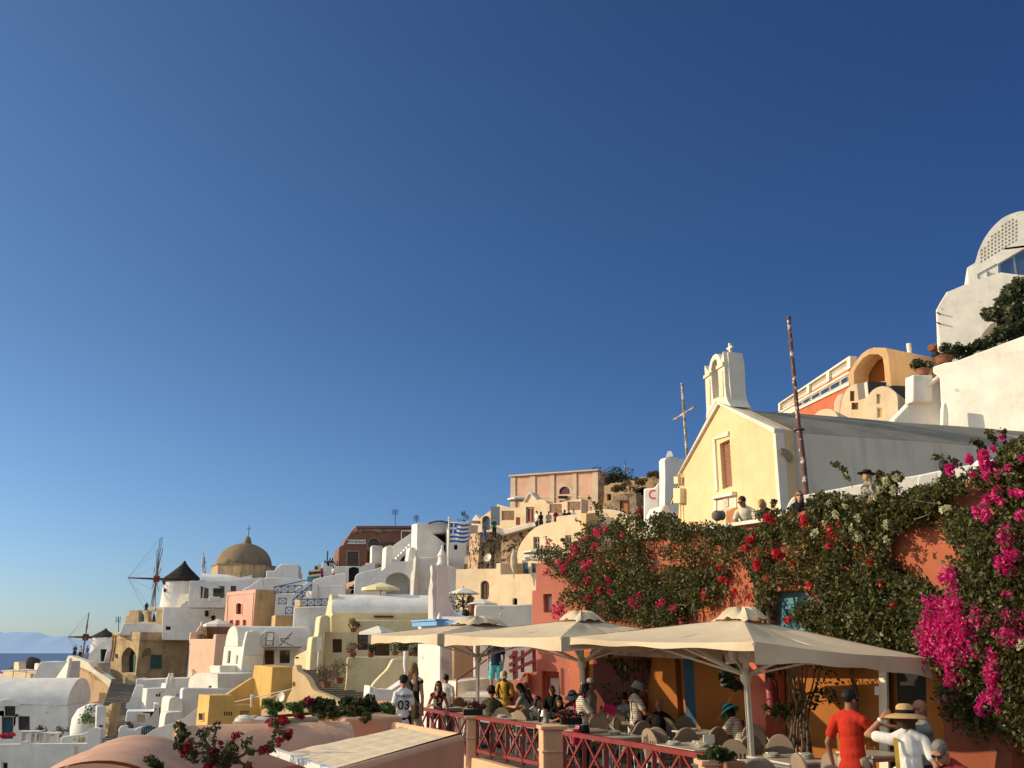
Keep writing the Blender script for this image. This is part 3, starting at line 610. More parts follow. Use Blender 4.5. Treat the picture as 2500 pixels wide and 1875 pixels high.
simple('bright triangular white gable between the grey roof and ruined wall', 690, 600, 99, 50, [(590, 690), (605, 680), (738, 490), (750, 470), (700, 770), (680, 770)], .3, white)
simple('small cream house under two flat white canopies at the left edge', 60, 640, 110, 30, [(-80, 740), (-80, 650), (30, 640), (35, 605), (110, 612), (330, 640), (330, 740)], 3, cream)
for x, y, r, lab in ((150, 592, 1.25, 'left of two flat white canopies at the far left edge'), (290, 588, 1.0, 'right of two flat white canopies near the dark rock')):
 parasol(lab, x, y, 106, r, canvw, .10, n=8, val=.08, pole=wood, zb=P(x, y, 106).z - 2.6, group='flat white canopies by the sea')
mb = MB(); c = P(345, 530, 130)
mb.ball(c, (.95, .9, .8), 20); mb.ball(c + V((-1.2, 0, -.6)), (1.1, .9, .5), 18); mb.ball(c + V((-2.2, 0, -.8)), (.9, .9, .4), 14); mb.v = [tuple(V(v) + V(v) * 0 + V((noise.noise(V(v) * .6), noise.noise(V(v) * .7 + V((5, 0, 0))), noise.noise(V(v) * .8))) * .4) for v in mb.v]
tag(mb.build('rock', rock), 'dark volcanic boulder rising behind the white roofs', 'rock')
simple('tapered cream chimney left of the dark boulder', 170, 560, 112, 40, [(136, 640), (152, 515), (200, 512), (210, 640)], .8, cream, name='chimney', cat='chimney')
simple('short white chimney right of the dark boulder', 390, 560, 111, 40, [(365, 610), (372, 528), (412, 524), (416, 610)], .8, white, name='chimney', cat='chimney')
simple('long plain white wall along the bottom left edge', 500, 1500, 70, -5, [(-140, 1900), (-140, 1406), (215, 1402), (240, 1372), (285, 1370), (300, 1400), (940, 1395), (950, 1265), (965, 1236), (1000, 1226), (1090, 1230), (1078, 1420), (1060, 1900)], .5, white2,
       [('window', rect(18, 1595, 84, 1680), dict(frame=white2, pane=dark, bars=(1, 1))), ('hatch', rect(806, 1430, 846, 1540), dict(frame=None, pane=cream, d=.05))], name='wall', cat='wall', bevel=.06)
simple('low curved white wall behind the long plain white wall', 800, 1330, 76, -8, cr([(650, 1400), (660, 1345), (690, 1318), (780, 1308), (900, 1285), (960, 1272), (970, 1400)], 3) + [(960, 1450), (650, 1450)], .4, white2, name='wall', cat='wall')
simple('tall narrow white slab beside the foot of the steps', 1090, 1100, 79, -30, [(1035, 1350), (1042, 992), (1060, 988), (1150, 994), (1138, 1350)], .5, white2, [], name='wall', cat='wall')
simple('rough beige stub wall at the foot of the stepped street', 1150, 1200, 80, 35, [(1075, 1500), (1090, 990), (1160, 990), (1215, 950), (1200, 1100), (1130, 1500)], .8, stonew, name='wall', cat='wall')
simple('dark blue garden gate beside the white corner pillar', 1090, 1300, 72, -40, rect(1072, 1195, 1112, 1395), .05, bluedoor, name='gate', cat='gate', bevel=0)
q = P(985, 1230, 82); mb = MB(); mb.lathe([(1.5, -2.5), (1.6, 0), (1.55, .8), (1.2, 1.5), (.5, 1.9), (0, 1.95)], q, 20); tag(mb.build('cistern', white2), 'rounded white cistern partly covered by a green shrub', 'cistern')
q = P(1000, 1110, 80); rt = thing('shrub', 'yellow green shrub spilling over the rounded white cistern', 'shrub', q); leaves('foliage', rt, leafg, [q + V((random.uniform(-.8, .8), random.uniform(-.4, .4), random.uniform(-.3, .7))) for _ in range(8)], .4, 420, .14)
for x, y, lab, s, m in ((390, 1275, 'low dark shrub in front of the vaulted house', .9, leafd), (850, 1390, 'small yellow flowering shrub behind the long white wall', .5, petw), (80, 1330, 'small red flowered shrub by the blue door', .45, petr), (1385, 1235, 'dry spiky plant on the white ledge by the gate', .5, dryleaf), (640, 1310, 'dark low shrub under the shaded wall', .7, leafd)):
 q = P(x, y, 82 if x != 850 else 74); rt = thing('shrub', lab, 'shrub', q); leaves('foliage', rt, m, [q + V((random.uniform(-1, 1) * s, random.uniform(-.4, .4), random.uniform(0, .8) * s)) for _ in range(7)], .35 * s, 260, .13)
for i, (x, y) in enumerate(((330, 1330), (430, 1345), (520, 1350))):
 q = P(x, y + 40, 80); rt = thing('garden_table', ('left', 'middle', 'right')[i] + ' of three white garden tables in the shaded yard', 'table', q, 'white garden tables'); mb = MB(); mb.box(q + V((0, 0, .75)), (1.5, .9, .06)); mb.build('table_top', white2, rt)
 for sx in (-1, 1):
  mb = MB(); mb.box(q + V((sx * .6, 0, .36)), (.06, .7, .72)); mb.build('leg', white2, rt)
# stepped street
c0, c1 = P(1180, 1400, 77), P(1345, 690, 110); n = 40; d = (c1 - c0) / n; sdir = V((d.y, -d.x, 0)).normalized(); mb = MB()
for i in range(n):
 c = c0 + d * (i + .5); mb.box(c - V((0, 0, .6)), (2.6, V((d.x, d.y, 0)).length * 1.02, 1.2), rz=math.atan2(-d.x, d.y))
tag(mb.build('stairs', steps), 'dark worn stone steps climbing between the white houses', 'stairs')
simple('white wall edging the right of the stepped street', 1450, 900, 92, -14, [(1290, 1330), (1340, 1180), (1362, 960), (1392, 955), (1440, 835), (1466, 770), (1492, 760), (1550, 772), (1540, 1040), (1420, 1050), (1410, 1330)], 1.2, white2, name='wall', cat='wall')
simple('low white parapet in front of the green shuttered house', 1700, 740, 97, -8, [(1462, 860), (1468, 700), (1490, 690), (1552, 705), (1560, 700), (2050, 684), (2060, 860)], 3, white2, name='parapet', cat='parapet')
pl = plane(1590, 900, 90, -34)
rt = house('white cubic house with two small square vents', pl, [(1560, 1120), (1590, 802), (1788, 795), (1795, 748), (1830, 745), (1905, 755), (1890, 1120)], lenpx(pl, 1590, 900, 1543), white2, [('vent', rect(1685, 862, 1708, 890), dict(frame=None, pane=dark)), ('vent', rect(1714, 862, 1736, 890), dict(frame=None, pane=dark))])
for i, x in enumerate((1822, 1852)):
 q = P(x, 748, 90); mb = MB(); mb.lathe([(.22, 0), (.3, .2), (.25, .45), (.1, .75), (.12, .85), (0, .95)], q, 12); tag(mb.build('chimney_pot', white), ('left', 'right')[i] + ' of two small white chimney pots on the cubic house', 'chimney pot', 'white chimney pots')
pl = plane(1420, 1100, 86, -20)
house('low white house with a beige niche above the little blue gate', pl, [(1330, 1350), (1368, 1045), (1660, 1045), (1662, 965), (1722, 972), (1715, 1350)], 3, white2, [('niche', rect(1484, 1086, 1565, 1170), dict(frame=None, pane=cream, d=.2))])
pl = plane(1975, 900, 80, -36)
rt = house('tall white stepped house with slit window left of the golden wall', pl, [(1930, 1400), (1970, 815), (1990, 793), (2600, 800), (2600, 1400)], lenpx(pl, 1975, 900, 1946), white2, bevel=.1)
house('small white barrel roofed lobby under the tall stepped house', plane(1850, 1000, 79, -30), cr([(1808, 1240), (1815, 1060), (1828, 930), (1860, 896), (1905, 892), (1945, 905), (1975, 960), (1975, 1240)], 3), 3, white, bevel=.05)
house('rounded white porch with sunlit edge beside the blue gate', plane(1850, 1100, 76, -36), cr([(1755, 1350), (1775, 1180), (1790, 1080), (1830, 1058), (1940, 1052), (1980, 1075), (1985, 1350)], 3), 1.4, white, bevel=.05)
simple('sweeping white ramp wall below the golden house', 1900, 1200, 66, -6, cr([(1560, 1310), (1680, 1232), (1800, 1195), (1890, 1172), (2000, 1112), (2118, 1022), (2140, 1012)], 3) + [(2140, 1450), (1500, 1450)], .5, white2, name='wall', cat='wall')
simple('low white ledge left of the little blue gate', 1400, 1250, 72, -8, [(1260, 1450), (1278, 1245), (1300, 1205), (1340, 1200), (1350, 1240), (1460, 1245), (1475, 1222), (1530, 1220), (1530, 1450)], 1, white2, name='wall', cat='wall')
pl = plane(1600, 1250, 70, -6); rt = thing('gate', 'little arched blue slatted gate in a low white wall', 'gate', pl.at(1605, 1305))
mb = MB()
for i in range(7):
 x = 1536 + 24 * i; yt = 1198 + abs(i - 3.2) ** 2 * 4; a = pl.at(x, 1308); b = pl.at(x, yt); mb.bar(a, b, .12, .03, up=pl.n)
mb.build('slat', bluedoor, rt); mb = MB(); mb.bar(pl.at(1530, 1225), pl.at(1690, 1225), .04, .08); mb.bar(pl.at(1530, 1285), pl.at(1690, 1285), .04, .08); mb.build('crossbar', bluedoor, rt)
mb = MB(); a = P(1725, 1000, 83); mb.tube([P(1725, 1195, 83), a, P(1800, 1065, 81), P(1790, 1195, 81)], .05, 6); tag(mb.build('handrail', metald), 'dark handrail between the low white house and porch', 'handrail')
reg('C')
c = P(640, 460, 115); r = (P(936, 460, 115) - P(345, 460, 115)).x / 2
rt = thing('domed_church', 'church with a big brown dome and small cross', 'church', (c.x, c.y, c.z - 3)); mb = MB()
zt = P(640, 206, 115).z - c.z; mb.lathe([(r * math.cos(PI / 2 * i / 16), zt * math.sin(PI / 2 * i / 16) ** .97) for i in range(16)] + [(.001, zt)], c, 48); mb.build('dome', domec, rt)
mb = MB(); mb.lathe([(.50, zt - .06), (.42, zt + .35), (.30, zt + .7), (.12, zt + .85), (.0, zt + .9)], c + V((.25, 0, 0)), 14); ln = mb.build('finial', domec, rt)
mb = MB(); q = c + V((.3, 0, zt + .85)); mb.tube([q, q + V((0, 0, 1.35))], .04, 6); mb.bar(q + V((-.25, 0, .9)), q + V((.25, 0, .9)), .06); mb.build('cross', metald, ln)
mb = MB(); k = 8; ang = R(11); rr = r * 1.13
mb.lathe([(rr, -3), (rr, 0)], c, 8, M=Matrix.Rotation(ang, 3, 'Z')); mb.build('drum', stonew, rt)
mb = MB(); mb.lathe([(rr * .9, -.02), (rr * 1.03, .0), (rr * 1.03, .12), (r * .98, .16)], c, 8, M=Matrix.Rotation(ang, 3, 'Z')); mb.build('cornice', domec, rt)
pl = plane(450, 560, 111, -8); rt = house('white barrel roofed annex in front of the brown dome', pl, [(150, 700), (160, 606), (730, 612), (730, 700)], 4, white2); barrel(rt, 'vault', pl, 165, 725, 607, 528, 4, white2)
pl = plane(300, 700, 109, -10)
rt = house('white terrace house with dark glazed doors under a white awning', pl, [(40, 900), (60, 610), (470, 612), (640, 590), (830, 575), (880, 575), (870, 760), (470, 760), (440, 900)], 3, white2,
           [('door', rect(176, 665, 262, 800), dict(frame=wood, pane=glass, bars=(2, 3))), ('window', rect(312, 668, 434, 795), dict(frame=wood, bars=(3, 3))), ('window', rect(500, 665, 560, 725), dict(frame=wood, bars=(2, 2)))])
aw = thing('awning', 'small white cloth awning sagging before the glazed doors', 'awning', P(230, 700, 108)); mb = MB()
a, b, c_, d_ = P(50, 625, 104), P(240, 690, 104), P(400, 690, 107.5), P(215, 595, 107.5)
mb.grid(lambda i, j: (a.lerp(d_, i)).lerp(b.lerp(c_, i), j) - V((0, 0, .25 * math.sin(PI * i) * math.sin(PI * j))), 8, 8); mb.build('cloth', canvw, aw, sharp=0)
mb = MB(); mb.tube([P(110, 820, 104), P(128, 660, 104)], .05, 6); mb.tube([P(200, 815, 104.5), P(213, 672, 104.5)], .05, 6); mb.build('pole', metalw, aw)
simple('low white box planter on the terrace under the awning', 320, 800, 106, -8, rect(262, 782, 384, 830), .5, white, name='planter', cat='planter')
pl = plane(1230, 470, 111, -8); rt = house('tall white cube with sloped top beside the dome', pl, [(870, 760), (885, 502), (975, 500), (1040, 432), (1050, 428), (1235, 434), (1232, 760)], 4, white2)
block(rt, 'side_wall', plane(1240, 560, 112, -30), [(1225, 720), (1232, 515), (1262, 520), (1276, 545), (1270, 720)], 2, oldwhite)
simple('white terrace wall behind the blue stair railing', 1050, 650, 104, -10, [(600, 760), (640, 700), (720, 660), (830, 575), (860, 660), (870, 575), (1240, 580), (1330, 640), (1290, 800), (980, 800), (600, 800)], 2.5, white2, name='wall', cat='wall')
# blue railings and their walls
simple('white stair wall with blue railing on its edge', 1350, 1000, 91, -6, [(1150, 1420), (1170, 1110), (1186, 895), (1562, 884), (1600, 884), (1600, 1420)], 3, white2, name='wall', cat='wall')
simple('pale stairwell wall between the pink cube and blue railings', 1080, 850, 99, -8, [(960, 1120), (990, 740), (1180, 750), (1200, 700), (1340, 620), (1440, 640), (1440, 900), (1190, 900), (1180, 1120)], 2, white2, name='wall', cat='wall')
for lab, a, b, h, n in (('long blue crossed railing on the upper landing', (968, 752, 97), (1268, 738, 97), .72, 4), ('blue crossed railing climbing the white stairs', (1172, 880, 94), (1372, 715, 96), .62, 4),
      ('blue crossed railing on top of the white stair wall', (1252, 890, 90.5), (1552, 882, 90.5), .66, 4), ('short blue railing by the pink cube', (1018, 866, 96), (1100, 866, 96), .62, 1), ('short blue railing at the foot of the stairs', (1092, 972, 94), (1168, 970, 94), .66, 1)):
 xrail(lab, P(*a), P(*b), .06, h, bluepaint, n, .07)
mb = MB(); mb.tube([P(966, 680, 97), P(1320, 602, 98)], .05, 6); tag(mb.build('handrail', bluepaint), 'sloping blue handrail above the long blue railing', 'handrail')
simple('cream gatepost at the head of the blue railing', 1220, 860, 90, 20, rect(1190, 815, 1252, 893), .5, cream, name='gatepost', cat='gatepost')
simple('square white lamp post on the stair landing', 1340, 760, 95, 30, rect(1312, 722, 1378, 800), .5, white, name='post', cat='post')
pl = plane(770, 800, 98, 44); D = az(50)
rt = house('bright pink cube house with an arched niche', pl, [(390, 1300), (425, 1100), (457, 736), (772, 702), (738, 1100), (722, 1300)], lenpx(pl, 770, 850, 1022, D), pink,
           [('niche', arch(562, 850, 624, 972), dict(frame=woodr, pane=redpaint, fw=.08, d=.3, bars=(1, 1), surround=peach, sw=.1)), ('window', rect(488, 1036, 528, 1075), dict(frame=peach, pane=woodr, fw=.03, bars=(1, 1))), ('window', rect(552, 1035, 598, 1092), dict(frame=peach, pane=woodr, fw=.03, bars=(1, 1))), ('window', rect(630, 1032, 668, 1096), dict(frame=peach, pane=woodr, fw=.03, bars=(1, 1)))], D=D, bevel=.03)
mb = MB(); q = [pl.at(*p) + pl.n * .02 for p in ((458, 1090), (472, 762), (752, 738), (728, 1090))]
for i in range(3): mb.bar(q[i], q[i + 1], .10, .10, up=pl.n)
mb.build('moulding', peach, rt)
sp = side(pl, 772, 800, D); n = 0
mb = MB(); L0 = lenpx(pl, 770, 850, 1022, D); a = [pl.at(772, 700) + D * .02, pl.at(738, 1100) + D * .02]
skin = MB(); A = pl.at(770.5, 706); B = pl.at(730, 1200); nn = sp.n * .035
skin.prism([A + nn + D * .05, A + D * L0 + nn, V((B.x, B.y, B.z)) + D * L0 + nn, B + nn + D * .05], -nn * .8); skin.build('side_render', ochre, rt)
fill(rt, sp, rect(830, 720, 870, 815), 'hatch', None, ochre, d=-.08)
simple('ochre retaining wall beside the pink cube', 1080, 1040, 97, -26, [(970, 1200), (985, 982), (1168, 978), (1180, 1000), (1172, 1200)], 2, ochre, name='wall', cat='wall')
pl = plane(325, 1300, 95, 40); D = az(52)
house('tall peach house with flat parapet left of the white vault', pl, [(-10, 2000), (35, 1640), (62, 1262), (66, 1240), (306, 1240), (318, 1188), (345, 1188), (318, 1500), (285, 2000)], lenpx(pl, 325, 1300, 500, D), peach, D=D, bevel=.05)
simple('curved peach parapet beside the white parasol terrace', 150, 1180, 98.5, -20, cr([(58, 1290), (66, 1170), (125, 1162), (150, 1120), (180, 1085), (186, 1048), (240, 1052)], 3) + [(250, 1290)], 1.5, peach, name='parapet', cat='parapet')
parasol('white parasol over the peach terrace', 372, 1020, 97, 1.45, canvw, .38, val=.22, zb=P(372, 1240, 97).z)
q = P(330, 1200, 98); rt = thing('shrub', 'dark potted shrubs in the shade under the white parasol', 'shrub', q); leaves('foliage', rt, leafd, [q + V((random.uniform(-1.5, 1.5), random.uniform(-.3, .3), random.uniform(-.3, .6))) for _ in range(9)], .45, 500, .13)
simple('dark recessed doorway wall behind the white parasol', 380, 1150, 100, -5, rect(235, 1060, 520, 1300), .4, brick, name='wall', cat='wall')
pl = plane(580, 1300, 86, 48); D = az(66)
end = [(440, 1320), (448, 1262), (464, 1190), (484, 1138), (512, 1106), (540, 1098), (560, 1116), (572, 1155), (580, 1230), (582, 1320)]
rt = house('white vaulted house with a sunlit rounded end and a roof terrace', pl, [(320, 1900), (350, 1780), (398, 1590), (428, 1318), (640, 1320), (612, 1590), (585, 1760), (575, 1900)], lenpx(pl, 635, 1400, 868, D), white,
           [('window', [(455, 1505), (472, 1366), (501, 1366), (490, 1505)], dict(frame=white, pane=dark, fw=.03, bars=(1, 1))), ('window', [(550, 1512), (562, 1416), (580, 1416), (571, 1512)], dict(frame=white, pane=dark, fw=.03, bars=(1, 1)))], D=D, bevel=.06)
block(rt, 'vault', pl, cr(end, 3), lenpx(pl, 560, 1200, 1350, D), white, D=D, out=.03, bevel=.04)
reg('C'); p2 = plane(870, 1430, 86.5, -20)
pw = house('', p2, [(850, 1600), (862, 1338), (1250, 1342), (1360, 1420), (1340, 1600)], 2.5, white2, [('door', rect(872, 1360, 970, 1512), dict(frame=wood, pane=wood, bars=(1, 1))), ('window', rect(1032, 1362, 1140, 1500), dict(frame=wood, bars=(2, 3)))], root=rt, part='porch_wall')
mb = MB(); a = plane(870, 1340, 84.5, -20); mb.prism([a.at(*p) for p in ((862, 1318), (1275, 1330), (1275, 1348), (862, 1338))], -a.n * 2.2); mb.build('porch_roof', white, rt)
mb = MB(); q = a.at(1238, 1345); mb.tube([q, a.at(1236, 1500)], .07, 8); mb.build('post', white, rt)
for i in range(8):
 mb = MB(); q = a.at(895 + 48 * i, 1327) + a.n * .02; mb.box(q, (.5, .2, .06), rz=R(20)); mb.build('rafter_end', wood, rt)
house('', plane(700, 1250, 84, -24), cr([(632, 1420), (645, 1300), (668, 1200), (684, 1158), (712, 1160), (724, 1155), (760, 1145), (800, 1168), (824, 1215), (832, 1420)], 3), .8, white, root=rt, part='chimney_hump', bevel=.05)
house('', plane(900, 1250, 85, -10), arch(820, 1140, 1014, 1330, 12), .9, white, root=rt, part='lunette', bevel=.05)
mb = MB()
for y in (1212, 1290): mb.bar(P(588, y, 84.3), P(660, y + 2, 84.3), .09)
mb.build('roof_rail', white, rt)
def deck_chair(label, x, y, Y, rz):
 q = P(x, y, Y); root = thing('deck_chair', label, 'deck chair', (0, 0, 0), 'wooden deck chairs on the white roof terrace'); s = 1.0
 for sx in (-.3, .3):
  mb = MB(); mb.bar((sx, -.55, .05), (sx, .45, 1.15), .05); mb.bar((sx, .55, .05), (sx, -.45, .5), .05); mb.bar((sx * 1.1, -.5, .62), (sx * 1.1, .25, .66), .06); mb.bar((sx, -.4, .5), (sx, -.4, .64), .04); mb.build('side_frame', wood, root)
 mb = MB(); mb.bar((-.3, .45, 1.13), (.3, .45, 1.13), .05); mb.bar((-.3, -.43, .46), (.3, -.43, .46), .05); mb.bar((-.3, -.5, .08), (.3, -.5, .08), .04); mb.bar((-.3, .5, .1), (.3, .5, .1), .04); mb.build('crossbar', wood, root)
 mb = MB(); mb.grid(lambda i, j: V((-.26 + .52 * j, .45 - .88 * i, 1.13 - .67 * i - .32 * math.sin(PI * i) * .9)), 8, 4); mb.build('sling', canvw, root, sharp=0)
 root.location = q; root.rotation_euler = (0, 0, rz); return root
deck_chair('left deck chair standing in front of the white lunette', 918, 1318, 83, R(10)); deck_chair('right deck chair seen side on upon the white roof terrace', 1098, 1320, 83.5, R(-80))
reg('D')
simple('low white vault bump sunlit in front of the peach house', 200, 700, 83, 36, cr([(40, 860), (48, 720), (85, 665), (150, 634), (250, 632), (335, 642), (362, 665), (355, 860)], 3), 4, white, [('drain', [(255, 792), (262, 772), (280, 764), (294, 774), (296, 792)], dict(frame=None, pane=dark))])
simple('small white sunlit cube on the vault bump', 330, 600, 85, 36, rect(274, 552, 388, 680), 2, white)
simple('cream teardrop fin beside the vault bump', 60, 640, 86, 40, cr([(30, 690), (42, 620), (60, 592), (82, 610), (90, 640), (70, 690)], 3), .4, cream, name='fin', cat='wall')
pl = plane(950, 600, 64, 42); D = az(52)
rt = house('deep yellow cube house with a sloping base', pl, [(700, 1150), (735, 670), (756, 548), (953, 570), (932, 905), (920, 1150)], lenpx(pl, 950, 650, 1178, D), gold, D=D, bevel=.04)
pl = plane(275, 900, 62, -35)
rt2 = house('low golden house with four vent holes and a sunlit left side', pl, [(230, 1330), (245, 1205), (275, 876), (536, 872), (548, 985), (760, 975), (832, 1000), (820, 1330)], lenpx(pl, 275, 1000, 155), gold,
   [('vent', rect(430 + 24 * i, 1050 + 4 * (i % 2), 446 + 24 * i, 1094), dict(frame=None, pane=dark, d=.1)) for i in range(4)] + [('window', rect(602, 1040, 704, 1115), dict(frame=gold, pane=dark, fw=.05, bars=(6, 4)))], bevel=.04)
sp = side(pl, 275, 900); fill(rt2, sp, rect(168, 1058, 220, 1150), 'window', gold, dark, .06, d=-.03, bars=(1, 1))
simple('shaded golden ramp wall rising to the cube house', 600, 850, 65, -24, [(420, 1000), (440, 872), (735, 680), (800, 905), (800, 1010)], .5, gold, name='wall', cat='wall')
pl = plane(1300, 800, 60, 28)
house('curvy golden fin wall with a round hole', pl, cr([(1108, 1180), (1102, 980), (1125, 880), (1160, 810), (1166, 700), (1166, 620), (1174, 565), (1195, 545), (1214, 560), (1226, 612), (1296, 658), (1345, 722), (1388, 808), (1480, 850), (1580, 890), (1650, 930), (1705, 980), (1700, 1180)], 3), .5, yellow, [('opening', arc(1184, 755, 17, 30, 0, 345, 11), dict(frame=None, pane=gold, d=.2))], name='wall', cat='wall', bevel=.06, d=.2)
simple('low golden wall under the satellite dish', 950, 1060, 61, 20, [(825, 1200), (832, 1035), (870, 1020), (1110, 1020), (1120, 1200)], .6, yellow, name='wall', cat='wall')
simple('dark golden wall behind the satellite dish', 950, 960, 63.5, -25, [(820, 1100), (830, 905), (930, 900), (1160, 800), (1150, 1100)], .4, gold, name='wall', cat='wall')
def dish(label, x, y, Y, r, nrm, squash=1):
 q = P(x, y, Y); n_ = V(nrm).normalized(); Mx = n_.to_track_quat('Z', 'Y').to_matrix(); root = thing('satellite_dish', label, 'satellite dish', q); mb = MB()
 mb.lathe([(r * i / 6, r * .28 * (i / 6) ** 2) for i in range(7)] + [(r * 1.02, r * .27), (r * .5, r * .02), (.01, -.05)], q, 24, M=Mx); mb.build('reflector', metalw, root)
 mb = MB(); mb.tube([q + n_ * -.05, q - n_ * .3, q - n_ * .3 - V((0, 0, .7))], .04, 6); mb.tube([q - V((0, 0, r * .9)), q + n_ * r * .9 - V((0, 0, .1))], .02, 5); mb.ball(q + n_ * r * .9 - V((0, 0, .1)), .06, 8); mb.build('arm', metalg, root)
dish('white satellite dish on the golden house', 1048, 905, 60, .34, (-.55, -.8, .25))
mb = MB(); mb.tube([P(545, 945, 61.5), P(790, 890, 61), P(1160, 805, 60.5)], .03, 5); tag(mb.build('cable', canvw), 'pale cable stretched across the golden house', 'cable')
simple('short white post with crossbar in the golden yard', 720, 930, 61, -10, [(712, 1010), (714, 865), (760, 868), (758, 905), (738, 908), (734, 1010)], .2, white, name='post', cat='post')
reg('E'); pl = plane(500, 1400, 73, -9)
rt = house('pale yellow house under a long white barrel roof', pl, [(38, 1800), (48, 1308), (1100, 1312), (1100, 1800)], 5, pale, [('window', arch(536, 1394, 668, 1490), dict(frame=wood, pane=glass, fw=.09, bars=(3, 1)))], bevel=.04)
barrel(rt, 'roof', pl, 42, 1098, 1309, 1112, 5.4, white2)
mb = MB(); a, b = pl.at(502, 1350), pl.at(710, 1352); mb.bar(a + pl.n * .06, b + pl.n * .06, .12, .14); mb.build('beam', wood, rt)
for x in (140, 425, 630, 862):
 q = Plane(pl.o - pl.n * .75, pl.n).at(x, 1255); mb = MB(); mb.lathe([(.14, -.05), (.16, .05), (.10, .06), (.08, -.02)], q + pl.n * .05, 12, M=(pl.n + V((0, 0, .6))).to_track_quat('Z', 'Y').to_matrix()); mb.build('vent', white2, rt)
reg('C'); p3 = plane(1600, 900, 73.2, 58)
block(rt, 'end_wall', p3, cr([(1522, 1010), (1540, 920), (1558, 830), (1574, 768), (1588, 756), (1600, 790), (1606, 900), (1604, 980), (1590, 1100), (1570, 1105)], 3), .5, pale, out=.05)
block(rt, 'end_pier', plane(1560, 1150, 72.5, 40), [(1510, 1300), (1530, 985), (1592, 985), (1585, 1300)], 1, pale)
simple('pale yellow two storey block with a brown shutter', 1600, 1300, 70, -12, [(1470, 1860), (1490, 1640), (1522, 1168), (1532, 1160), (1862, 1165), (1855, 1860)], 3, pale, [('window', rect(1602, 1240, 1702, 1386), dict(frame=wood, pane=wood, bars=(2, 1), fw=.1))])
rt4 = simple('narrow rounded pale yellow chimney tower with a white drainpipe', 1450, 1300, 69, -22, cr([(1335, 1860), (1346, 1660), (1360, 1420), (1376, 1245), (1398, 1216), (1440, 1212)], 3) + cr([(1450, 1160), (1464, 1020), (1490, 988), (1545, 984), (1578, 1010)], 3) + [(1582, 1165), (1526, 1170), (1480, 1860)], 1.6, pale, name='tower', cat='tower')
mb = MB(); mb.tube([P(1455, 1320, 68), P(1447, 1480, 68), P(1436, 1690, 68)], .07, 8); mb.box(P(1460, 1290, 68), (.35, .2, .9)); mb.build('drainpipe', canvw, rt4)
simple('small pale vaulted porch with an oval window', 1260, 1500, 73, 36, cr([(1190, 1560), (1192, 1440), (1240, 1400), (1300, 1370), (1370, 1330)], 3) + [(1370, 1560)], 2, pale, [('window', arc(1217, 1442, 22, 11, 0, 345, 11), dict(frame=None, pane=dark, d=.08))])
reg('G'); pl = plane(250, 350, 70.5, -10)
house('shaded pale yellow ground floor with brown doors and windows', pl, [(-150, 520), (-150, 60), (560, 60), (560, 520)], 2.2, pale, [('window', rect(-118, 215, -8, 385), dict(frame=wood, bars=(2, 3), fw=.1)), ('door', rect(66, 262, 228, 446), dict(frame=wood, pane=wood, bars=(1, 1), fw=.1)), ('window', rect(320, 262, 436, 392), dict(frame=wood, bars=(2, 3), fw=.1))])
pl = plane(250, 600, 64, -8)
house('broad pale garden wall below the yellow house', pl, [(-270, 900), (-245, 700), (-238, 482), (-220, 462), (560, 458), (560, 900)], 3, pale, name='wall', cat='wall')
simple('swooping pale stair wall with sunlit rim', 300, 650, 60, -18, cr([(20, 800), (60, 735), (130, 660), (200, 590), (245, 510), (270, 482), (330, 476)], 3) + [(540, 478), (540, 900), (20, 900)], .5, pale, name='wall', cat='wall')
simple('small stepped white parapet with notches', 60, 850, 57, -24, [(0, 930), (12, 775), (30, 768), (38, 840), (52, 848), (62, 790), (80, 785), (90, 812), (112, 805), (250, 812), (420, 700), (430, 930)], 1.2, white2, name='parapet', cat='parapet')
simple('low beige terrace wall behind the railing end', 160, 970, 50, 8, [(20, 1010), (28, 935), (290, 938), (300, 1010), (290, 1200), (20, 1200)], .6, terra, name='wall', cat='wall')
parasol('white square parasol in front of the pale yellow house', 105, 120, 66, 1.3, canvw, .34, n=4, val=.16, rot=.3, zb=P(105, 440, 66).z)
mb = MB(); q = P(398, 640, 55); t = P(402, 460, 55); mb.lathe([(.06, 0), (.16, .5), (.14, 1.2), (.05, (t - q).z), (0, (t - q).z + .1)], q, 10); tag(mb.build('folded_parasol', canvw), 'folded white parasol standing by the stair wall', 'parasol')
reg('C'); pot_plant('round clipped bush in a pot on the yellow block', 1825, 1166, 69.5, .22, .3, .48, 420, dryleaf, 4, size=.1); pot_plant('low red flowered plant on the pale garden wall', 1812, 1435, 63.5, .28, .25, .45, 300, dryleaf, 5, petals=petr); pot_plant('small potted plant by the brown door', 2010, 1435, 64, .25, .25, .35, 220, leafd, 6)
reg('D'); pot_plant('bushy dry shrub in a clay pot on the stone steps', 1530, 790, 62, .3, .35, .75, 700, dryleaf, 7); pot_plant('tall thin shrub in a clay pot beside the dry shrub', 1670, 745, 63, .3, .35, .8, 420, dryleaf, 8)
reg('G')
for i, (x, y, f, lab) in enumerate(((20, 440, .35, 'small dark plant at the left of the yellow terrace'), (285, 440, .75, 'tall dark plant between the brown door and window'), (440, 450, .6, 'dark leafy plant under the brown window'), (505, 455, .45, 'small dark plant beside the white chapel'))):
 pot_plant(lab, x, y, 64.5, .22, .25, f, 320, leafd, 20 + i)
c0, c1 = P(-230, 925, 61), P(-720, 590, 69); n = 16; d = (c1 - c0) / n; mb = MB()
for i in range(n): mb.box(c0 + d * (i + .5) - V((0, 0, .7)), (3.4, V((d.x, d.y, 0)).length * 1.02, 1.4), rz=math.atan2(-d.x, d.y))
tag(mb.build('stairs', steps), 'dark pebbled steps between golden fin wall and pale wall', 'stairs')
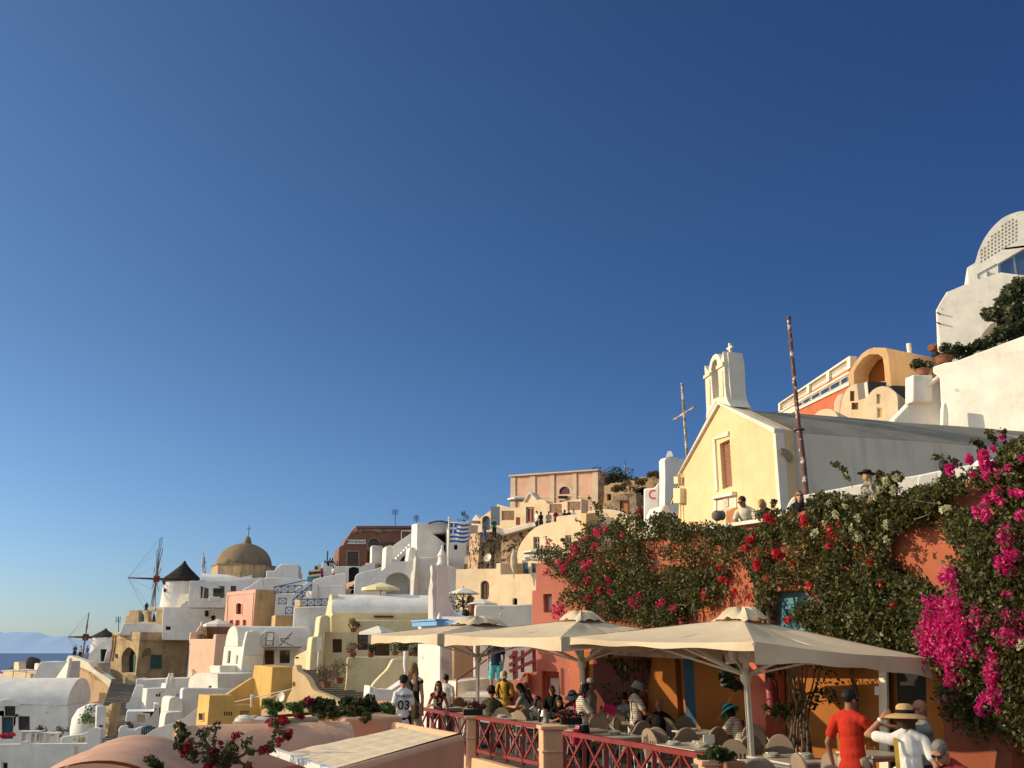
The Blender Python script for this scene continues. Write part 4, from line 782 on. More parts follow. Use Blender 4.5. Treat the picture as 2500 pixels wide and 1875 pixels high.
# ================================================================== centre: mini-market, flag house, cream terraces
reg('E')
def jag(pts, amp, n=5, seed=1):
 rg = random.Random(seed); out = []
 for (a, b) in zip(pts, pts[1:]):
  for i in range(n): t = i / n; out.append((a[0] + (b[0] - a[0]) * t + rg.uniform(-amp, amp), a[1] + (b[1] - a[1]) * t + rg.uniform(-amp, amp)))
 return out + [pts[-1]]
pl = plane(400, 600, 118, -16)
rt = house('ruined brown red shop front with broken corner and shop sign', pl, [(112, 900), (122, 640)] + jag([(128, 600), (178, 572), (190, 530), (212, 502), (238, 462), (275, 442), (312, 420), (318, 398)], 4, 3) + [(303, 390), (303, 374), (960, 378), (960, 900)], 6, brick,
           [('door', rect(215, 652, 328, 802), dict(frame=wood, pane=glass, bars=(4, 4), fw=.12, surround=noisy('stone_surround', (.36, .22, .13), scale=2), sw=.2)), ('window', arch(440, 508, 560, 606), dict(frame=wood, pane=glass, bars=(3, 2), fw=.1, surround=noisy('stone_surround2', (.36, .22, .13), scale=2), sw=.18)), ('door', rect(428, 648, 545, 802), dict(frame=wood, pane=wood, bars=(1, 1), fw=.15))], bevel=.02)
block(rt, 'broken_cornice', pl, jag([(318, 405), (900, 408)], 3, 30, 3) + jag([(900, 440), (700, 432), (560, 438), (440, 430), (330, 436), (270, 460), (318, 420)], 6, 8, 5), .3, rubblec, out=.12, bevel=0)
block(rt, 'parapet', pl, [(303, 372), (303, 392), (318, 402), (905, 402), (905, 372)], .5, brick, out=.22)
sg = block(rt, 'shop_sign', pl, rect(214, 522, 411, 567), .05, signw, out=.12, bevel=0)
q = pl.at(312, 545) + pl.n * .125; s_ = (pl.at(411, 545) - pl.at(214, 545)).length; text('MINI-MARKET', s_ * .155, signk, 'lettering', sg, q, pl.u if pl.u.x > 0 else -pl.u, pl.n, .004, space=1.08)
reg('C')
pl = plane(1600, 460, 116, -10)
rt = simple('small white shop board with black capitals on the upper lane', 1590, 480, 115, -10, rect(1535, 436, 1648, 520), .1, signw, name='sign', cat='sign', bevel=0)
pp = plane(1590, 480, 115, -10); ux = pp.u if pp.u.x > 0 else -pp.u; text('MINI\nMARKET', .95, signk, 'lettering', rt, pp.at(1592, 470) + pp.n * .012, ux, pp.n, .004)
simple('white lane wall below the shop board', 1550, 520, 114, -10, [(1470, 620), (1490, 415), (1535, 415), (1540, 455), (1740, 452), (1900, 455), (1900, 640)], 1, white2, name='wall', cat='wall')
for i, (x, y0, y1) in enumerate(((1545, 288, 420), (1572, 366, 420), (1598, 364, 420))):
 mb = MB(); mb.tube([P(x - 4, y1, 115), P(x + 4, y0, 115)], .09, 6); tag(mb.build('post', wood), ('tall left', 'short middle', 'short right')[i] + ' dark post above the white lane wall', 'post', 'dark posts by the lane')
pl = plane(1400, 520, 110, -8); rt = thing('market_stall', 'low stall with cream and dark boards beside the blue stairs', 'stall', pl.at(1400, 580)); mb = MB()
for i, (y, m) in enumerate(((500, cream), (520, wood), (542, cream))):
 mb = MB(); mb.bar(pl.at(1340 + 4 * i, y + 12), pl.at(1470, y), .25, .3); mb.build('board', m, rt)
mb = MB(); mb.prism(pl.pts(rect(1330, 560, 1460, 610)), -pl.n * 1); mb.build('counter', bluewash, rt)
mb = MB(); mb.prism(pl.pts([(1405, 490), (1408, 452), (1438, 450), (1442, 490)]), -pl.n * .5); mb.build('box', wood, rt)
mb = MB(); mb.prism(pl.pts(rect(1444, 436, 1470, 495)), -pl.n * .5); mb.build('panel', cream, rt)
simple('turquoise blue stair wall beside the market stall', 1345, 640, 100, -20, [(1318, 760), (1322, 580), (1345, 560), (1385, 580), (1392, 720), (1370, 760)], 1, bluewash, name='wall', cat='wall')
simple('curved pale pink white lane wall above the blue stairs', 1600, 640, 104, -10, cr([(1380, 900), (1378, 640), (1420, 590), (1500, 570), (1600, 548), (1700, 530), (1742, 528), (1752, 600), (1744, 700), (1740, 900)], 3), 2, white2, name='wall', cat='wall')
simple('rounded white vault below the pink white lane wall', 1580, 740, 100, -8, cr([(1432, 950), (1440, 720), (1462, 668), (1520, 655), (1650, 660), (1735, 680), (1740, 950)], 3), 3, white2)
rt = simple('pink white gate house with a black arched door', 1820, 600, 108, -6, [(1740, 780), (1742, 470), (1770, 462), (1900, 458), (2060, 400), (2060, 780)], 1.2, white2, [('door', arch(1775, 460, 1886, 650, 8, .5), dict(frame=None, pane=dark, d=.3))])
simple('small peach balcony with a dark slot under the black door', 1790, 670, 103, 20, [(1745, 800), (1748, 640), (1838, 608), (1842, 800)], 1.5, peach, [('opening', rect(1780, 672, 1836, 700), dict(frame=None, pane=dark, d=.4))], name='balcony', cat='balcony')
simple('pink parapet stepping up below the ruined shop', 2000, 480, 110, 10, [(1880, 620), (1890, 500), (1950, 470), (1955, 420), (2040, 415), (2045, 620)], 2, peach, name='parapet', cat='parapet')
reg('E')
simple('curved white ramp wall with peach edge left of the yellow parasol', 340, 960, 96, -4, cr([(282, 1150), (290, 960), (310, 900), (370, 870), (480, 850), (620, 800), (660, 790)], 3) + [(660, 1150)], 3, white2, name='wall', cat='wall')
simple('small white kiosk in front of the ruined shop', 520, 660, 112, -14, [(472, 780), (478, 582), (600, 586), (640, 600), (640, 780)], 2, white2, name='kiosk', cat='kiosk')
pg = thing('pergola', 'slatted pergola with dark posts before the ruined shop', 'pergola', P(600, 760, 108)); mb = MB()
mb.bar(P(540, 572, 108), P(730, 556, 108), .25, .12); mb.bar(P(560, 552, 112), P(720, 540, 112), .25, .12)
for i in range(6): mb.bar(P(550 + 34 * i, 572 - 2.5 * i, 108), P(575 + 28 * i, 548 - 2 * i, 112), .12, .1)
mb.build('roof', wood, pg)
for x in (603, 700): mb = MB(); mb.tube([P(x, 760, 108), P(x, 560, 108)], .09, 6); mb.build('post', wood, pg)
mb = MB(); mb.tube([P(797, 520, 96), P(797, 424, 96), P(905, 424, 96)], .05, 6); tag(mb.build('rail_frame', metalw), 'thin pale pipe frame at the head of the white stairs', 'frame')
def antenna(label, x, y0, y1, Y, w_):
 a, b = P(x, y1, Y), P(x, y0, Y); rt = thing('antenna', label, 'antenna', a, 'rooftop antennas'); mb = MB(); mb.tube([a, b], .045, 6); mb.build('mast', metald, rt); mb = MB()
 for k in range(4):
  z = b.z - .15 - .16 * k; mb.bar((b.x - w_, b.y, z), (b.x + w_, b.y, z), .035)
 for sx in (-1, 1): mb.bar((b.x + sx * w_, b.y, b.z), (b.x + sx * w_, b.y, b.z - .75), .04); mb.bar((b.x + sx * w_ * .5, b.y + .3, b.z), (b.x + sx * w_ * .5, b.y + .3, b.z - .65), .03)
 mb.build('element', metald, rt)
antenna('taller left antenna on the ruined shop roof', 729, 190, 378, 118, .36); antenna('shorter antenna beside the white flag house', 958, 252, 345, 112, .28)
reg('A'); antenna('tall thin antenna behind the beige stone house', 1280, 995, 1165, 116, .25)
reg('E')
# flag house
pl = plane(965, 500, 90, -30)
rt = house('tall white block behind the big striped flag', pl, [(955, 900), (967, 342), (1310, 340), (1310, 900)], lenpx(pl, 965, 500, 903), white2, [('door', rect(1258, 572, 1300, 702), dict(frame=None, pane=dark, d=.3))], bevel=.05)
simple('plain white wall behind the stepped belfry', 1360, 1000, 84, -10, [(1295, 1500), (1300, 800), (1425, 835), (1395, 1060), (1400, 1500)], 2, white2, name='wall', cat='wall')
simple('narrower white block with a small square window', 1400, 600, 88.5, -10, [(1312, 960), (1314, 330), (1505, 326), (1500, 680), (1548, 684), (1542, 830), (1485, 960)], 3, white2, [('window', rect(1366, 576, 1404, 628), dict(frame=None, pane=dark, d=.3))])
simple('greyer white tower wall right of the striped flag', 1570, 500, 89.5, -25, [(1490, 860), (1506, 325), (1560, 320), (1600, 335), (1640, 345), (1636, 480), (1610, 690), (1600, 860)], 3, oldwhite)
simple('woven screen and dark shed beside the stone wall', 1590, 750, 86, -20, [(1540, 860), (1548, 685), (1635, 690), (1640, 860)], 2, noisy('woven_screen', (.33, .27, .2), (.22, .18, .13), scale=14, bump=.6), name='screen', cat='screen')
# stair with parapet
pl = plane(780, 640, 92, -12)
rt = house('white outdoor staircase climbing along the flag house', pl, [(690, 800), (692, 735), (742, 730)] + [p for i in range(6) for p in ((742 + 28 * i, 700 - 28 * i), (770 + 28 * i, 700 - 28 * i))] + [(908, 560), (905, 800)], 1.6, white2, name='stairs', cat='stairs', bevel=.02)
block(rt, 'parapet', plane(780, 600, 94, -12), [(690, 760), (690, 605), (720, 575), (905, 448), (912, 520), (905, 700)], .4, white2)
simple('rounded white pier at the foot of the outdoor staircase', 660, 690, 90, -22, cr([(618, 860), (626, 720), (632, 615), (650, 592), (680, 580), (702, 590), (706, 640), (694, 740), (690, 860)], 3), 1.4, white, name='pier', cat='pier')
simple('rounded white pier at the head of the outdoor staircase', 910, 680, 89, -20, cr([(860, 800), (872, 690), (885, 620), (900, 604), (945, 606), (952, 640), (950, 800)], 3), 1.4, white, name='pier', cat='pier')
simple('dark arched cellar opening beneath the staircase', 830, 720, 90.5, -12, cr([(778, 760), (800, 720), (840, 680), (872, 650), (880, 690), (870, 760)], 3), .3, dark, name='opening', cat='opening', bevel=0)
pl = plane(700, 900, 84, -10)
house('curved white house front with a deep round recess behind the yellow parasol', pl, cr([(285, 1260), (320, 1110), (420, 1020), (520, 920), (600, 840), (680, 780), (760, 756), (860, 752), (925, 745), (942, 720)], 3) + [(950, 760), (955, 1260)], 4, white2, [('alcove', arch(628, 874, 892, 1110, 14, .75), dict(frame=None, pane=white2, d=2.2))], d=2.2, bevel=.05)
simple('sunlit wavy white fin beside the round recess', 925, 930, 83, 36, cr([(884, 1240), (892, 1060), (896, 900), (915, 850), (925, 760), (938, 702), (952, 708), (955, 760), (945, 900), (935, 1000), (922, 1240)], 3), .5, white, name='fin', cat='wall')
pl = plane(1100, 900, 86, -8)
house('broad stained white wall below the striped flag', pl, [(945, 1300), (955, 760), (968, 712), (1310, 702), (1315, 830), (1315, 1300)], 3, white, name='wall', cat='wall')
rt = parasol('round yellow parasol on the white terrace', 577, 978, 76, 1.5, canvy, .30, n=10, val=.22, pole=metald)
# striped flag
def bigflag():
 t = P(1314, 292, 70); b = P(1300, 960, 70); root = thing('flag', 'large blue and white striped flag flying from a white pole', 'flag', b); mb = MB(); mb.tube([b, t], .07, 10); mb.ball(t, .12, 10); mb.build('pole', metalw, root)
 a0 = P(1320, 340, 70); w_ = (P(1522, 400, 70) - P(1320, 400, 70)).x; h_ = (P(1320, 340, 70) - P(1320, 553, 70)).z; mb = MB(); nu, nv = 54, 27; vs = []
 for i in range(nu + 1):
  for j in range(nv + 1):
   u, v = i / nu, j / nv
   vs.append(a0 + V((u * w_ + .02 * math.sin(v * 7 + u * 3), .16 * math.sin(u * 8 + v * 1.5) * (.3 + u), -v * h_ * (1 - .05 * u) + .07 * math.sin(u * 6.5 + .6) * (.4 + u * .6) - .10 * u * (1 - v))))
 mb.v = [tuple(v) for v in vs]
 for i in range(nu):
  for j in range(nv):
   u, v = (i + .5) / nu, (j + .5) / nv; c = 0 if int(v * 9) % 2 == 0 else 1
   if u < 20 / 54 and v < 5 / 9: c = 1 if abs(u - 10 / 54) < 2 / 54 or abs(v - 2.5 / 9) < .5 / 9 else 0
   mb.f.append((i * (nv + 1) + j, (i + 1) * (nv + 1) + j, (i + 1) * (nv + 1) + j + 1, i * (nv + 1) + j + 1)); mb.m.append(c)
 mb.build('cloth', [flagb, flagw], root, sharp=0)
bigflag()
mb = MB()
for i in range(9):
 a = P(1090 + 26 * i, 344 - 16 * math.sin(i / 8 * PI), 89); mb.tube([a, P(1120 + 26 * i, 340 - 24 * math.sin((i + 1) / 9 * PI), 92)], .06, 5)
mb.tube([P(1090, 345, 89), P(1160, 325, 89), P(1230, 318, 89), P(1310, 335, 89)], .07, 6); tag(mb.build('roof_frame', wood), 'dark curved branches of a roof shade on the flag house', 'frame')
q = P(1470, 325, 96); rt = thing('shrub', 'small dark conifer peeping over the flag house roof', 'shrub', q); leaves('foliage', rt, leafd, [q + V((random.uniform(-.6, .6) * (1 - k / 9), 0, k * .12)) for k in range(9)], .25, 300, .1)
reg('F')
pl = plane(300, 950, 80, 30)
stw = noisy('rubble_stone_wall', (.55, .38, .25), (.42, .28, .18), scale=1, bump=1, bdist=.06, fine=2.6, spot=.49, spotc=(.07, .04, .03), sspot=2.6, streak=.2)
house('sunlit rubble stone retaining wall with dark gaps', pl, cr([(250, 1330), (255, 1000), (300, 850), (330, 790), (480, 740), (600, 712), (700, 690)], 3) + [(720, 1330)], 2, stw, name='wall', cat='wall', bevel=.03)
pl = plane(180, 950, 80.3, -28)
rw = house('shaded overgrown rubble wall left of the satellite dish', pl, [(60, 1330), (85, 1000), (100, 790), (190, 768), (300, 775), (330, 800), (320, 900), (330, 1060), (350, 1330)], 2, stw, name='wall', cat='wall', bevel=.03)
q = P(200, 870, 79.5); rt = thing('climbing_plant', 'dry green plant hanging on the shaded rubble wall', 'plant', q); leaves('foliage', rt, leafo, [q + V((random.uniform(-1.2, 1.2), -.3, random.uniform(-1, .7))) for _ in range(9)], .45, 380, .13)
dish('white satellite dish below the rubble wall', 185, 1072, 76, .33, (-.5, -.8, .3))
pl = plane(300, 760, 79, 25)
house('pale stone lane parapet running below the cream gate', pl, [(60, 800), (100, 782), (190, 768), (320, 770), (480, 735), (640, 698), (800, 665), (900, 655), (905, 690), (640, 745), (480, 790), (330, 830), (250, 790), (100, 800)], .6, oldwhite, name='parapet', cat='parapet')
pl = plane(500, 600, 83, 34)
rt = house('cream gate house with arched gate and pointed door pediment', pl, [(60, 900), (85, 660), (110, 635), (220, 552), (310, 562), (330, 556), (470, 540), (525, 528), (532, 475), (560, 468), (640, 358), (700, 438), (745, 437), (800, 450), (830, 490), (960, 472), (1030, 455), (1190, 432), (1190, 590), (1240, 640), (1240, 900)], 1.2, cream,
           [('gate', arch(118, 616, 206, 785, 8), dict(frame=None, pane=mat('sky_gap', (.25, .33, .45), .6), d=.5)), ('door', rect(592, 520, 684, 696), dict(frame=noisy('door_stone', (.34, .26, .17), scale=3), pane=woodr, bars=(2, 1), fw=.16)), ('panel', rect(328, 558, 470, 668), dict(frame=cream, pane=noisy('wicker', (.30, .19, .11), (.14, .08, .05), scale=9, bump=.7), fw=.05, bars=(1, 1), d=.1)), ('panel', rect(845, 485, 985, 590), dict(frame=cream, pane=noisy('wicker2', (.34, .22, .15), (.16, .1, .07), scale=9, bump=.7), fw=.05, bars=(1, 1), d=.1)), ('panel', rect(1040, 460, 1188, 560), dict(frame=cream, pane=noisy('wicker3', (.34, .22, .15), (.16, .1, .07), scale=9, bump=.7), fw=.05, bars=(1, 1), d=.1)), ('door', rect(486, 632, 531, 716), dict(frame=None, pane=woodr, d=.05))], bevel=.03)
block(rt, 'pediment', pl, [(570, 468), (640, 356), (720, 438), (700, 440), (640, 378), (590, 468)], .5, trimw, out=.15)
mb = MB(); q = P(262, 618, 82); mb.box(q, (.8, .3, 1.6)); mb.build('letter_box', metalg, rt)
simple('small white pyramid roofed kiosk left of the arched gate', 45, 640, 86, 30, [(0, 720), (10, 660), (50, 600), (92, 640), (88, 720)], 1, white, name='kiosk', cat='kiosk')
mb = MB(); mb.prism(plane(45, 680, 84, 30).pts(rect(5, 668, 78, 692)), (.2, .6, 0)); tag(mb.build('planter_box', terracotta), 'terracotta box on the wall by the arched gate', 'planter')
parasol('white parasol in front of the tall pink facade', 505, 398, 88, 1.0, canvw, .30, n=6, val=.15, zb=P(505, 540, 88).z)
simple('thin cream parapet under the white parasol', 350, 520, 88, 30, [(275, 640), (277, 490), (285, 490), (430, 532), (520, 520), (520, 640)], .5, cream, name='parapet', cat='parapet')
# tall neoclassical facade
pilc = plaster('pilaster_plaster', (.60, .46, .34), streak=.2)
pl = plane(900, 300, 98, 36)
rt = house('tall salmon pink facade with pale pilasters and fan window', pl, [(418, 600), (430, 196), (1330, 136), (1380, 122), (1392, 200), (1370, 260), (1360, 600)], 9, salmon, [('window', arch(955, 300, 1070, 384, 12), dict(frame=woodr, pane=glass, bars=(4, 1), fw=.12, surround=pilc, sw=.35)), ('door', rect(955, 450, 1065, 600), dict(frame=pilc, pane=wood, bars=(1, 1)))], bevel=.02)
for x0, x1, y in ((440, 486, 190), (646, 700, 178), (862, 906, 165), (1104, 1146, 150), (1318, 1376, 138)):
 block(rt, 'pilaster', pl, [(x0, 600), (x0, y), (x1, y - 3), (x1, 600)], .1, pilc, out=.12, bevel=0)
block(rt, 'cornice', pl, [(426, 198), (426, 182), (1395, 116), (1395, 132)], .4, pilc, out=.4, bevel=.02)
block(rt, 'string_course', pl, [(430, 424), (430, 412), (1330, 405), (1330, 418)], .1, pilc, out=.05, bevel=0)
mb = MB(); q = pl.at(1008, 420) + pl.n * .3; mb.box(q, (.9, .35, .25)); mb.build('wall_lamp', metald, rt)
reg('F')
rub = thing('ruin', 'broken rubble ruin with dry scrub right of the pink facade', 'ruin', P(1600, 500, 92)); pl = plane(1420, 300, 95, -20)
house('', pl, jag([(1365, 620), (1368, 250), (1385, 150), (1400, 120), (1420, 180), (1440, 330), (1448, 470), (1450, 620)], 6, 4, 2), 3, rubblec, root=rub, part='torn_wall', bevel=0)
pl = plane(1700, 300, 92, 30)
house('', pl, jag([(1430, 640), (1435, 300), (1520, 262), (1640, 258), (1700, 240), (1760, 235), (1800, 205), (1900, 195), (2030, 172), (2060, 172)], 5, 5, 4) + [(2060, 640)], 4, plaster('crumbling_render', (.52, .36, .2), c2=(.36, .25, .15), spot=.42, spotc=(.2, .15, .1), bump=.7), [('opening', rect(1468, 380, 1512, 450), dict(frame=None, pane=dark, d=.6)), ('cave', cr([(1760, 420), (1770, 345), (1850, 305), (1920, 320), (1972, 350), (1960, 420)], 3), dict(frame=None, pane=dark, d=1.5))], root=rub, part='render_wall', bevel=.02, d=.6)
pl = plane(1620, 480, 90, 32)
house('', pl, jag([(1450, 700), (1450, 540), (1530, 450), (1540, 400), (1700, 372), (1760, 362), (1785, 380)], 4, 4, 6) + [(1780, 700)], 2.5, rubblec, [('door', rect(1606, 450, 1712, 640), dict(frame=wood, pane=woodl, bars=(1, 1), fw=.25))], root=rub, part='door_house', bevel=.02)
house('', plane(1810, 480, 90.5, -25), jag([(1775, 700), (1778, 362), (1840, 365), (1850, 700)], 3, 3, 8), 2, rubblec, root=rub, part='side_wall', bevel=.02)
for i, (x, y, w_, s) in enumerate(((1440, 170, 60, .9), (1480, 180, 50, .8), (1560, 205, 70, .9), (1640, 225, 50, .6), (1980, 165, 60, .35), (1840, 240, 50, .35), (1730, 290, 50, .5), (1600, 320, 40, .35))):
 q = P(x, y, 96 if i < 4 else 90); rt = thing('scrub_bush', ('dark bush on the broken left corner of the ruin', 'dense dark bush behind the ruin', 'olive brown scrub on top of the ruin', 'low scrub under the mast on the ruin', 'thin dry scrub along the right ridge', 'twiggy shrub hanging on the ruin', 'grey overhanging scrub over the cave', 'small twig plant on the crumbling render')[i], 'bush', q)
 leaves('foliage', rt, (leafd, leafd, leafo, leafo, dryleaf, dryleaf, dryleaf, dryleaf)[i], [q + V((random.uniform(-1.8, 1.8) * s, random.uniform(-.5, .5), random.uniform(-.8, .7) * s)) for _ in range(8)], .8 * s, 420, .18)
mb = MB(); mb.tube([P(1668, 200, 97), P(1662, 18, 97)], .06, 6); tag(mb.build('mast', rust), 'thin bare mast rising from the ruin', 'mast')
# cream house with two blue windows, terraces
pl = plane(900, 950, 70, 38)
house('large cream house with a curved shoulder and two blue windows', pl, cr([(480, 1330), (495, 1060), (530, 930), (600, 830), (690, 745), (800, 700), (920, 680)], 3) + [(922, 632), (935, 622), (1240, 586), (1240, 1330)], 4, cream, [('window', rect(672, 842, 742, 978), dict(frame=noisy('window_stone', (.36, .27, .2), scale=3), pane=bluedoor, bars=(2, 2), fw=.12)), ('window', rect(1016, 826, 1086, 1000), dict(frame=noisy('window_stone2', (.36, .27, .2), scale=3), pane=bluedoor, bars=(2, 2), fw=.12))], bevel=.05)
simple('rounded cream terrace parapet with a dark stain', 1450, 600, 68, 30, cr([(1250, 760), (1262, 580), (1300, 560), (1450, 545), (1560, 555), (1650, 580), (1690, 610)], 3) + [(2000, 612), (2040, 620), (2040, 900), (1250, 900)], 1, cream, name='parapet', cat='parapet')
simple('shaded brown cream side of the parapet', 1310, 700, 67.5, -20, [(1235, 900), (1240, 590), (1300, 585), (1375, 580), (1370, 760), (1350, 900)], 1, ochre, name='wall', cat='wall')
simple('cream arched doorway house below the rubble wall', 120, 1330, 68, 30, [(-170, 1640), (-162, 1200), (-150, 1195), (272, 1186), (265, 1640)], 3, cream, [('door', arch(104, 1318, 194, 1520, 10), dict(frame=wood, pane=glass, bars=(2, 3), fw=.12)), ('window', arch(-46, 1475, 26, 1570, 8), dict(frame=wood, pane=glass, bars=(2, 2), fw=.1))])
pl = plane(450, 1400, 66, 36)
rt = house('sunlit cream terrace wall with a small arched niche', pl, [(150, 1700), (180, 1520), (215, 1400), (262, 1380), (272, 1130), (320, 1125), (322, 1250), (705, 1240), (705, 1700)], 2.5, cream, [('window', arch(450, 1505, 498, 1578, 8), dict(frame=None, pane=dark, d=.4))], bevel=.04)
block(rt, 'inner_wall', plane(430, 1190, 68, -20), rect(318, 1128, 560, 1256), .3, ochre)
simple('cream wall with dark blue shuttered doors under a white pergola', 630, 1150, 68.5, 36, rect(545, 1080, 760, 1260), .5, cream, [('door', rect(558, 1120, 612, 1242), dict(frame=None, pane=bluedoor, d=.1)), ('door', rect(652, 1130, 706, 1232), dict(frame=None, pane=bluedoor, d=.1))])
pg = thing('pergola', 'white slatted pergola over the blue shuttered doors', 'pergola', P(640, 1240, 67)); mb = MB(); mb.prism(plane(640, 1070, 65, 36).pts([(565, 1078), (568, 1050), (800, 1040), (800, 1095), (565, 1098)]), (.3, .2, 0)); mb.build('beam', white, pg)
mb = MB(); a = plane(640, 1060, 64.8, 36)
for i in range(8): mb.prism(a.pts([(580 + 18 * i, 1078), (584 + 18 * i, 1060), (592 + 18 * i, 1060), (588 + 18 * i, 1092)]), (.8, 1.2, 0))
mb.build('slat', canvw, pg)
parasol('wide white parasol above the pergola among flowers', 760, 958, 62, 1.25, canvw, .22, n=8, val=.1, zb=P(760, 1150, 62).z)
mb = MB(); q = P(462, 1230, 65); t = P(462, 970, 65); h = t.z - q.z; mb.lathe([(.03, -.4), (.05, 0), (.22, .25 * h), (.27, .5 * h), (.2, .75 * h), (.06, .95 * h), (0, h)], q, 9); tag(mb.build('folded_parasol', canvas), 'folded beige parasol standing on the cream terrace', 'parasol')
reg('E')
parasol('grey white parasol over the shrub filled corner', 1468, 1035, 62, 1.05, canvw, .36, n=6, val=.06, zb=P(1468, 1300, 62).z)
parasol('low white parasol half hidden behind the white garden wall', 1670, 1158, 60, .95, canvw, .32, n=8, val=.08, zb=P(1670, 1330, 60).z)
simple('plain greyish white garden wall above the beige canopies', 1900, 1330, 56, -6, [(1575, 1620), (1590, 1270), (1600, 1228), (1640, 1222), (2010, 1228), (2260, 1215), (2260, 1620)], .5, white, name='wall', cat='wall')
simple('white stepped terrace below the corner shrubs', 1450, 1330, 57, -20, [(1250, 1560), (1300, 1150), (1330, 1200), (1360, 1270), (1430, 1330), (1560, 1360), (1600, 1400), (1600, 1560)], 1, white2, name='wall', cat='wall')
for i, (x, y, lab) in enumerate(((1350, 1270, 'green shrub in the corner beside the stepped belfry'), (1430, 1260, 'second green shrub beside the dark folded stand'))):
 q = P(x, y, 60); rt = thing('shrub', lab, 'shrub', q); leaves('foliage', rt, leafd if i else leafo, [q + V((random.uniform(-.9, .9), 0, random.uniform(-.1, .9))) for _ in range(7)], .35, 320, .12)
q = P(1556, 1345, 58); mb = MB(); mb.lathe([(.12, 0), (.2, .2), (.22, .38), (.14, .62), (.17, .7), (.14, .7)], q, 16); tag(mb.build('clay_jar', terracotta), 'tall terracotta jar on the white stepped terrace', 'jar')
mb = MB(); q = P(1470, 1370, 58); mb.bar(q, P(1455, 1140, 58), .2, .06); mb.ball(q + V((.1, 0, .2)), (.22, .22, .35), 12); tag(mb.build('covered_stand', dark), 'black covered stand beside the terracotta jar', 'stand')
simple('small white wall post with pipe on the garden wall', 1875, 1320, 55.5, -6, rect(1858, 1312, 1895, 1332), .1, metalw, name='pipe', cat='pipe')
pl = plane(1180, 1100, 34, -34)
rt = thing('chapel', 'white chapel with a stepped scalloped belfry and blue cornice', 'chapel', pl.at(1180, 1900))
front = cr([(1178, 1500), (1176, 1250), (1180, 1150), (1172, 1100), (1185, 1040), (1176, 980), (1186, 900), (1178, 830), (1186, 792), (1200, 790)], 2) + [(1300, 794), (1308, 880), (1305, 960), (1312, 1060), (1316, 1150), (1330, 1260), (1400, 1330), (1460, 1500)]
house('', pl, front, lenpx(pl, 1180, 1200, 1080) * .75, white, root=rt, part='belfry', bevel=.02)
mb = MB(); q = P(1232, 800, 34.3); mb.lathe([(.26, 0), (.30, .1), (.24, .2), (.22, .5), (.28, .55), (.1, .9), (.05, 1.0), (.09, 1.05), (0, 1.2)], q, 14); mb.v = [tuple(q + (V(v) - q) * .62) for v in mb.v]; mb.build('finial', white, rt)
pl = plane(1130, 1250, 34.2, 36)
for k, (x0, x1, yt) in enumerate(((1082, 1120, 1000), (1120, 1150, 1075), (1150, 1178, 790))):
 block(rt, 'scalloped_fin', pl, cr([(x0, 1500), (x0 + 4, yt + 120), (x0 + 12, yt + 30), ((x0 + x1) / 2, yt - 4), (x1 - 6, yt + 60), (x1 - 10, yt + 160), (x1 - 2, yt + 220), (x1 - 10, yt + 300), (x1 - 2, yt + 380), (x1, 1500)], 3), .25, white, out=.1 * k, bevel=.015)
reg('G')
pl = plane(775, 700, 30, -30)
wl = house('', pl, [(765, 1400), (772, 60), (905, 60), (912, 1400)], lenpx(pl, 772, 600, 530), white, root=rt, part='wall', bevel=.02)
block(rt, 'rough_render', pl, [(775, 1300), (778, 62), (903, 62), (910, 1300)], .05, plaster('rough_grey_render', (.62, .58, .54), c2=(.5, .46, .42), bump=1, bdist=.03, fine=6, spot=.45, spotc=(.42, .38, .34)), out=.03)
L0 = lenpx(pl, 772, 600, 530); p5 = plane(785, 100, 29.6, -30); mb = MB(); a = p5.at(790, 95); D = -p5.n; b = a + D * L0 * 1.1; mb.bar(a, b, .35, .13); mb.bar(a + V((0, 0, .1)), b + V((0, 0, .1)), .45, .05); mb.bar(a + V((.1, .02, 0)), a + V((1.0, -.5, 0)), .13, .12); mb.build('cornice', skyblue, rt)
mb = MB(); q = P(765, 75, 30.2); mb.lathe([(.10, 0), (.09, .1), (.045, .2), (.0, .27)], q, 12); mb.build('cone', white, rt)
reg('E'); barrel(rt, 'roof', plane(1350, 1420, 33, -12), 1240, 1560, 1430, 1350, 2.5, white2)
reg('G')
simple('tan plaster wall behind the stair handrail', 1020, 600, 33, -22, [(905, 900), (915, 300), (1140, 300), (1140, 900)], .6, plaster('tan_plaster', (.55, .40, .25), spot=.36, spotc=(.66, .52, .36), streak=.4), name='wall', cat='wall')
simple('sunlit white strip of house wall behind the beige canopy', 1350, 500, 34.5, 8, [(1125, 760), (1130, 290), (1800, 290), (1800, 760)], .5, white2, name='wall', cat='wall')
pl = plane(1100, 800, 29, 12)
house('curved grey white bench wall at the foot of the stairs', plane(1120, 800, 29, -18), cr([(935, 900), (945, 760), (965, 728), (1060, 715), (1200, 700), (1330, 690), (1345, 740)], 3) + [(1350, 900)], 1.6, greywall, name='wall', cat='wall')
simple('low stone kerb behind the terrace tables', 1200, 900, 28, 10, [(940, 1000), (1000, 925), (1130, 870), (1180, 850), (1420, 850), (1420, 1000)], 1, oldwhite, name='wall', cat='wall')
c0, c1 = P(1230, 900, 27.5), P(1440, 690, 32); n = 9; d = (c1 - c0) / n; mb = MB()
for i in range(n): mb.box(c0 + d * (i + .5) - V((0, 0, .5)), (1.3, V((d.x, d.y, 0)).length * 1.02, 1.0), rz=math.atan2(-d.x, d.y))
tag(mb.build('stairs', oldwhite), 'pale stone steps with a dark handrail behind the terrace', 'stairs')
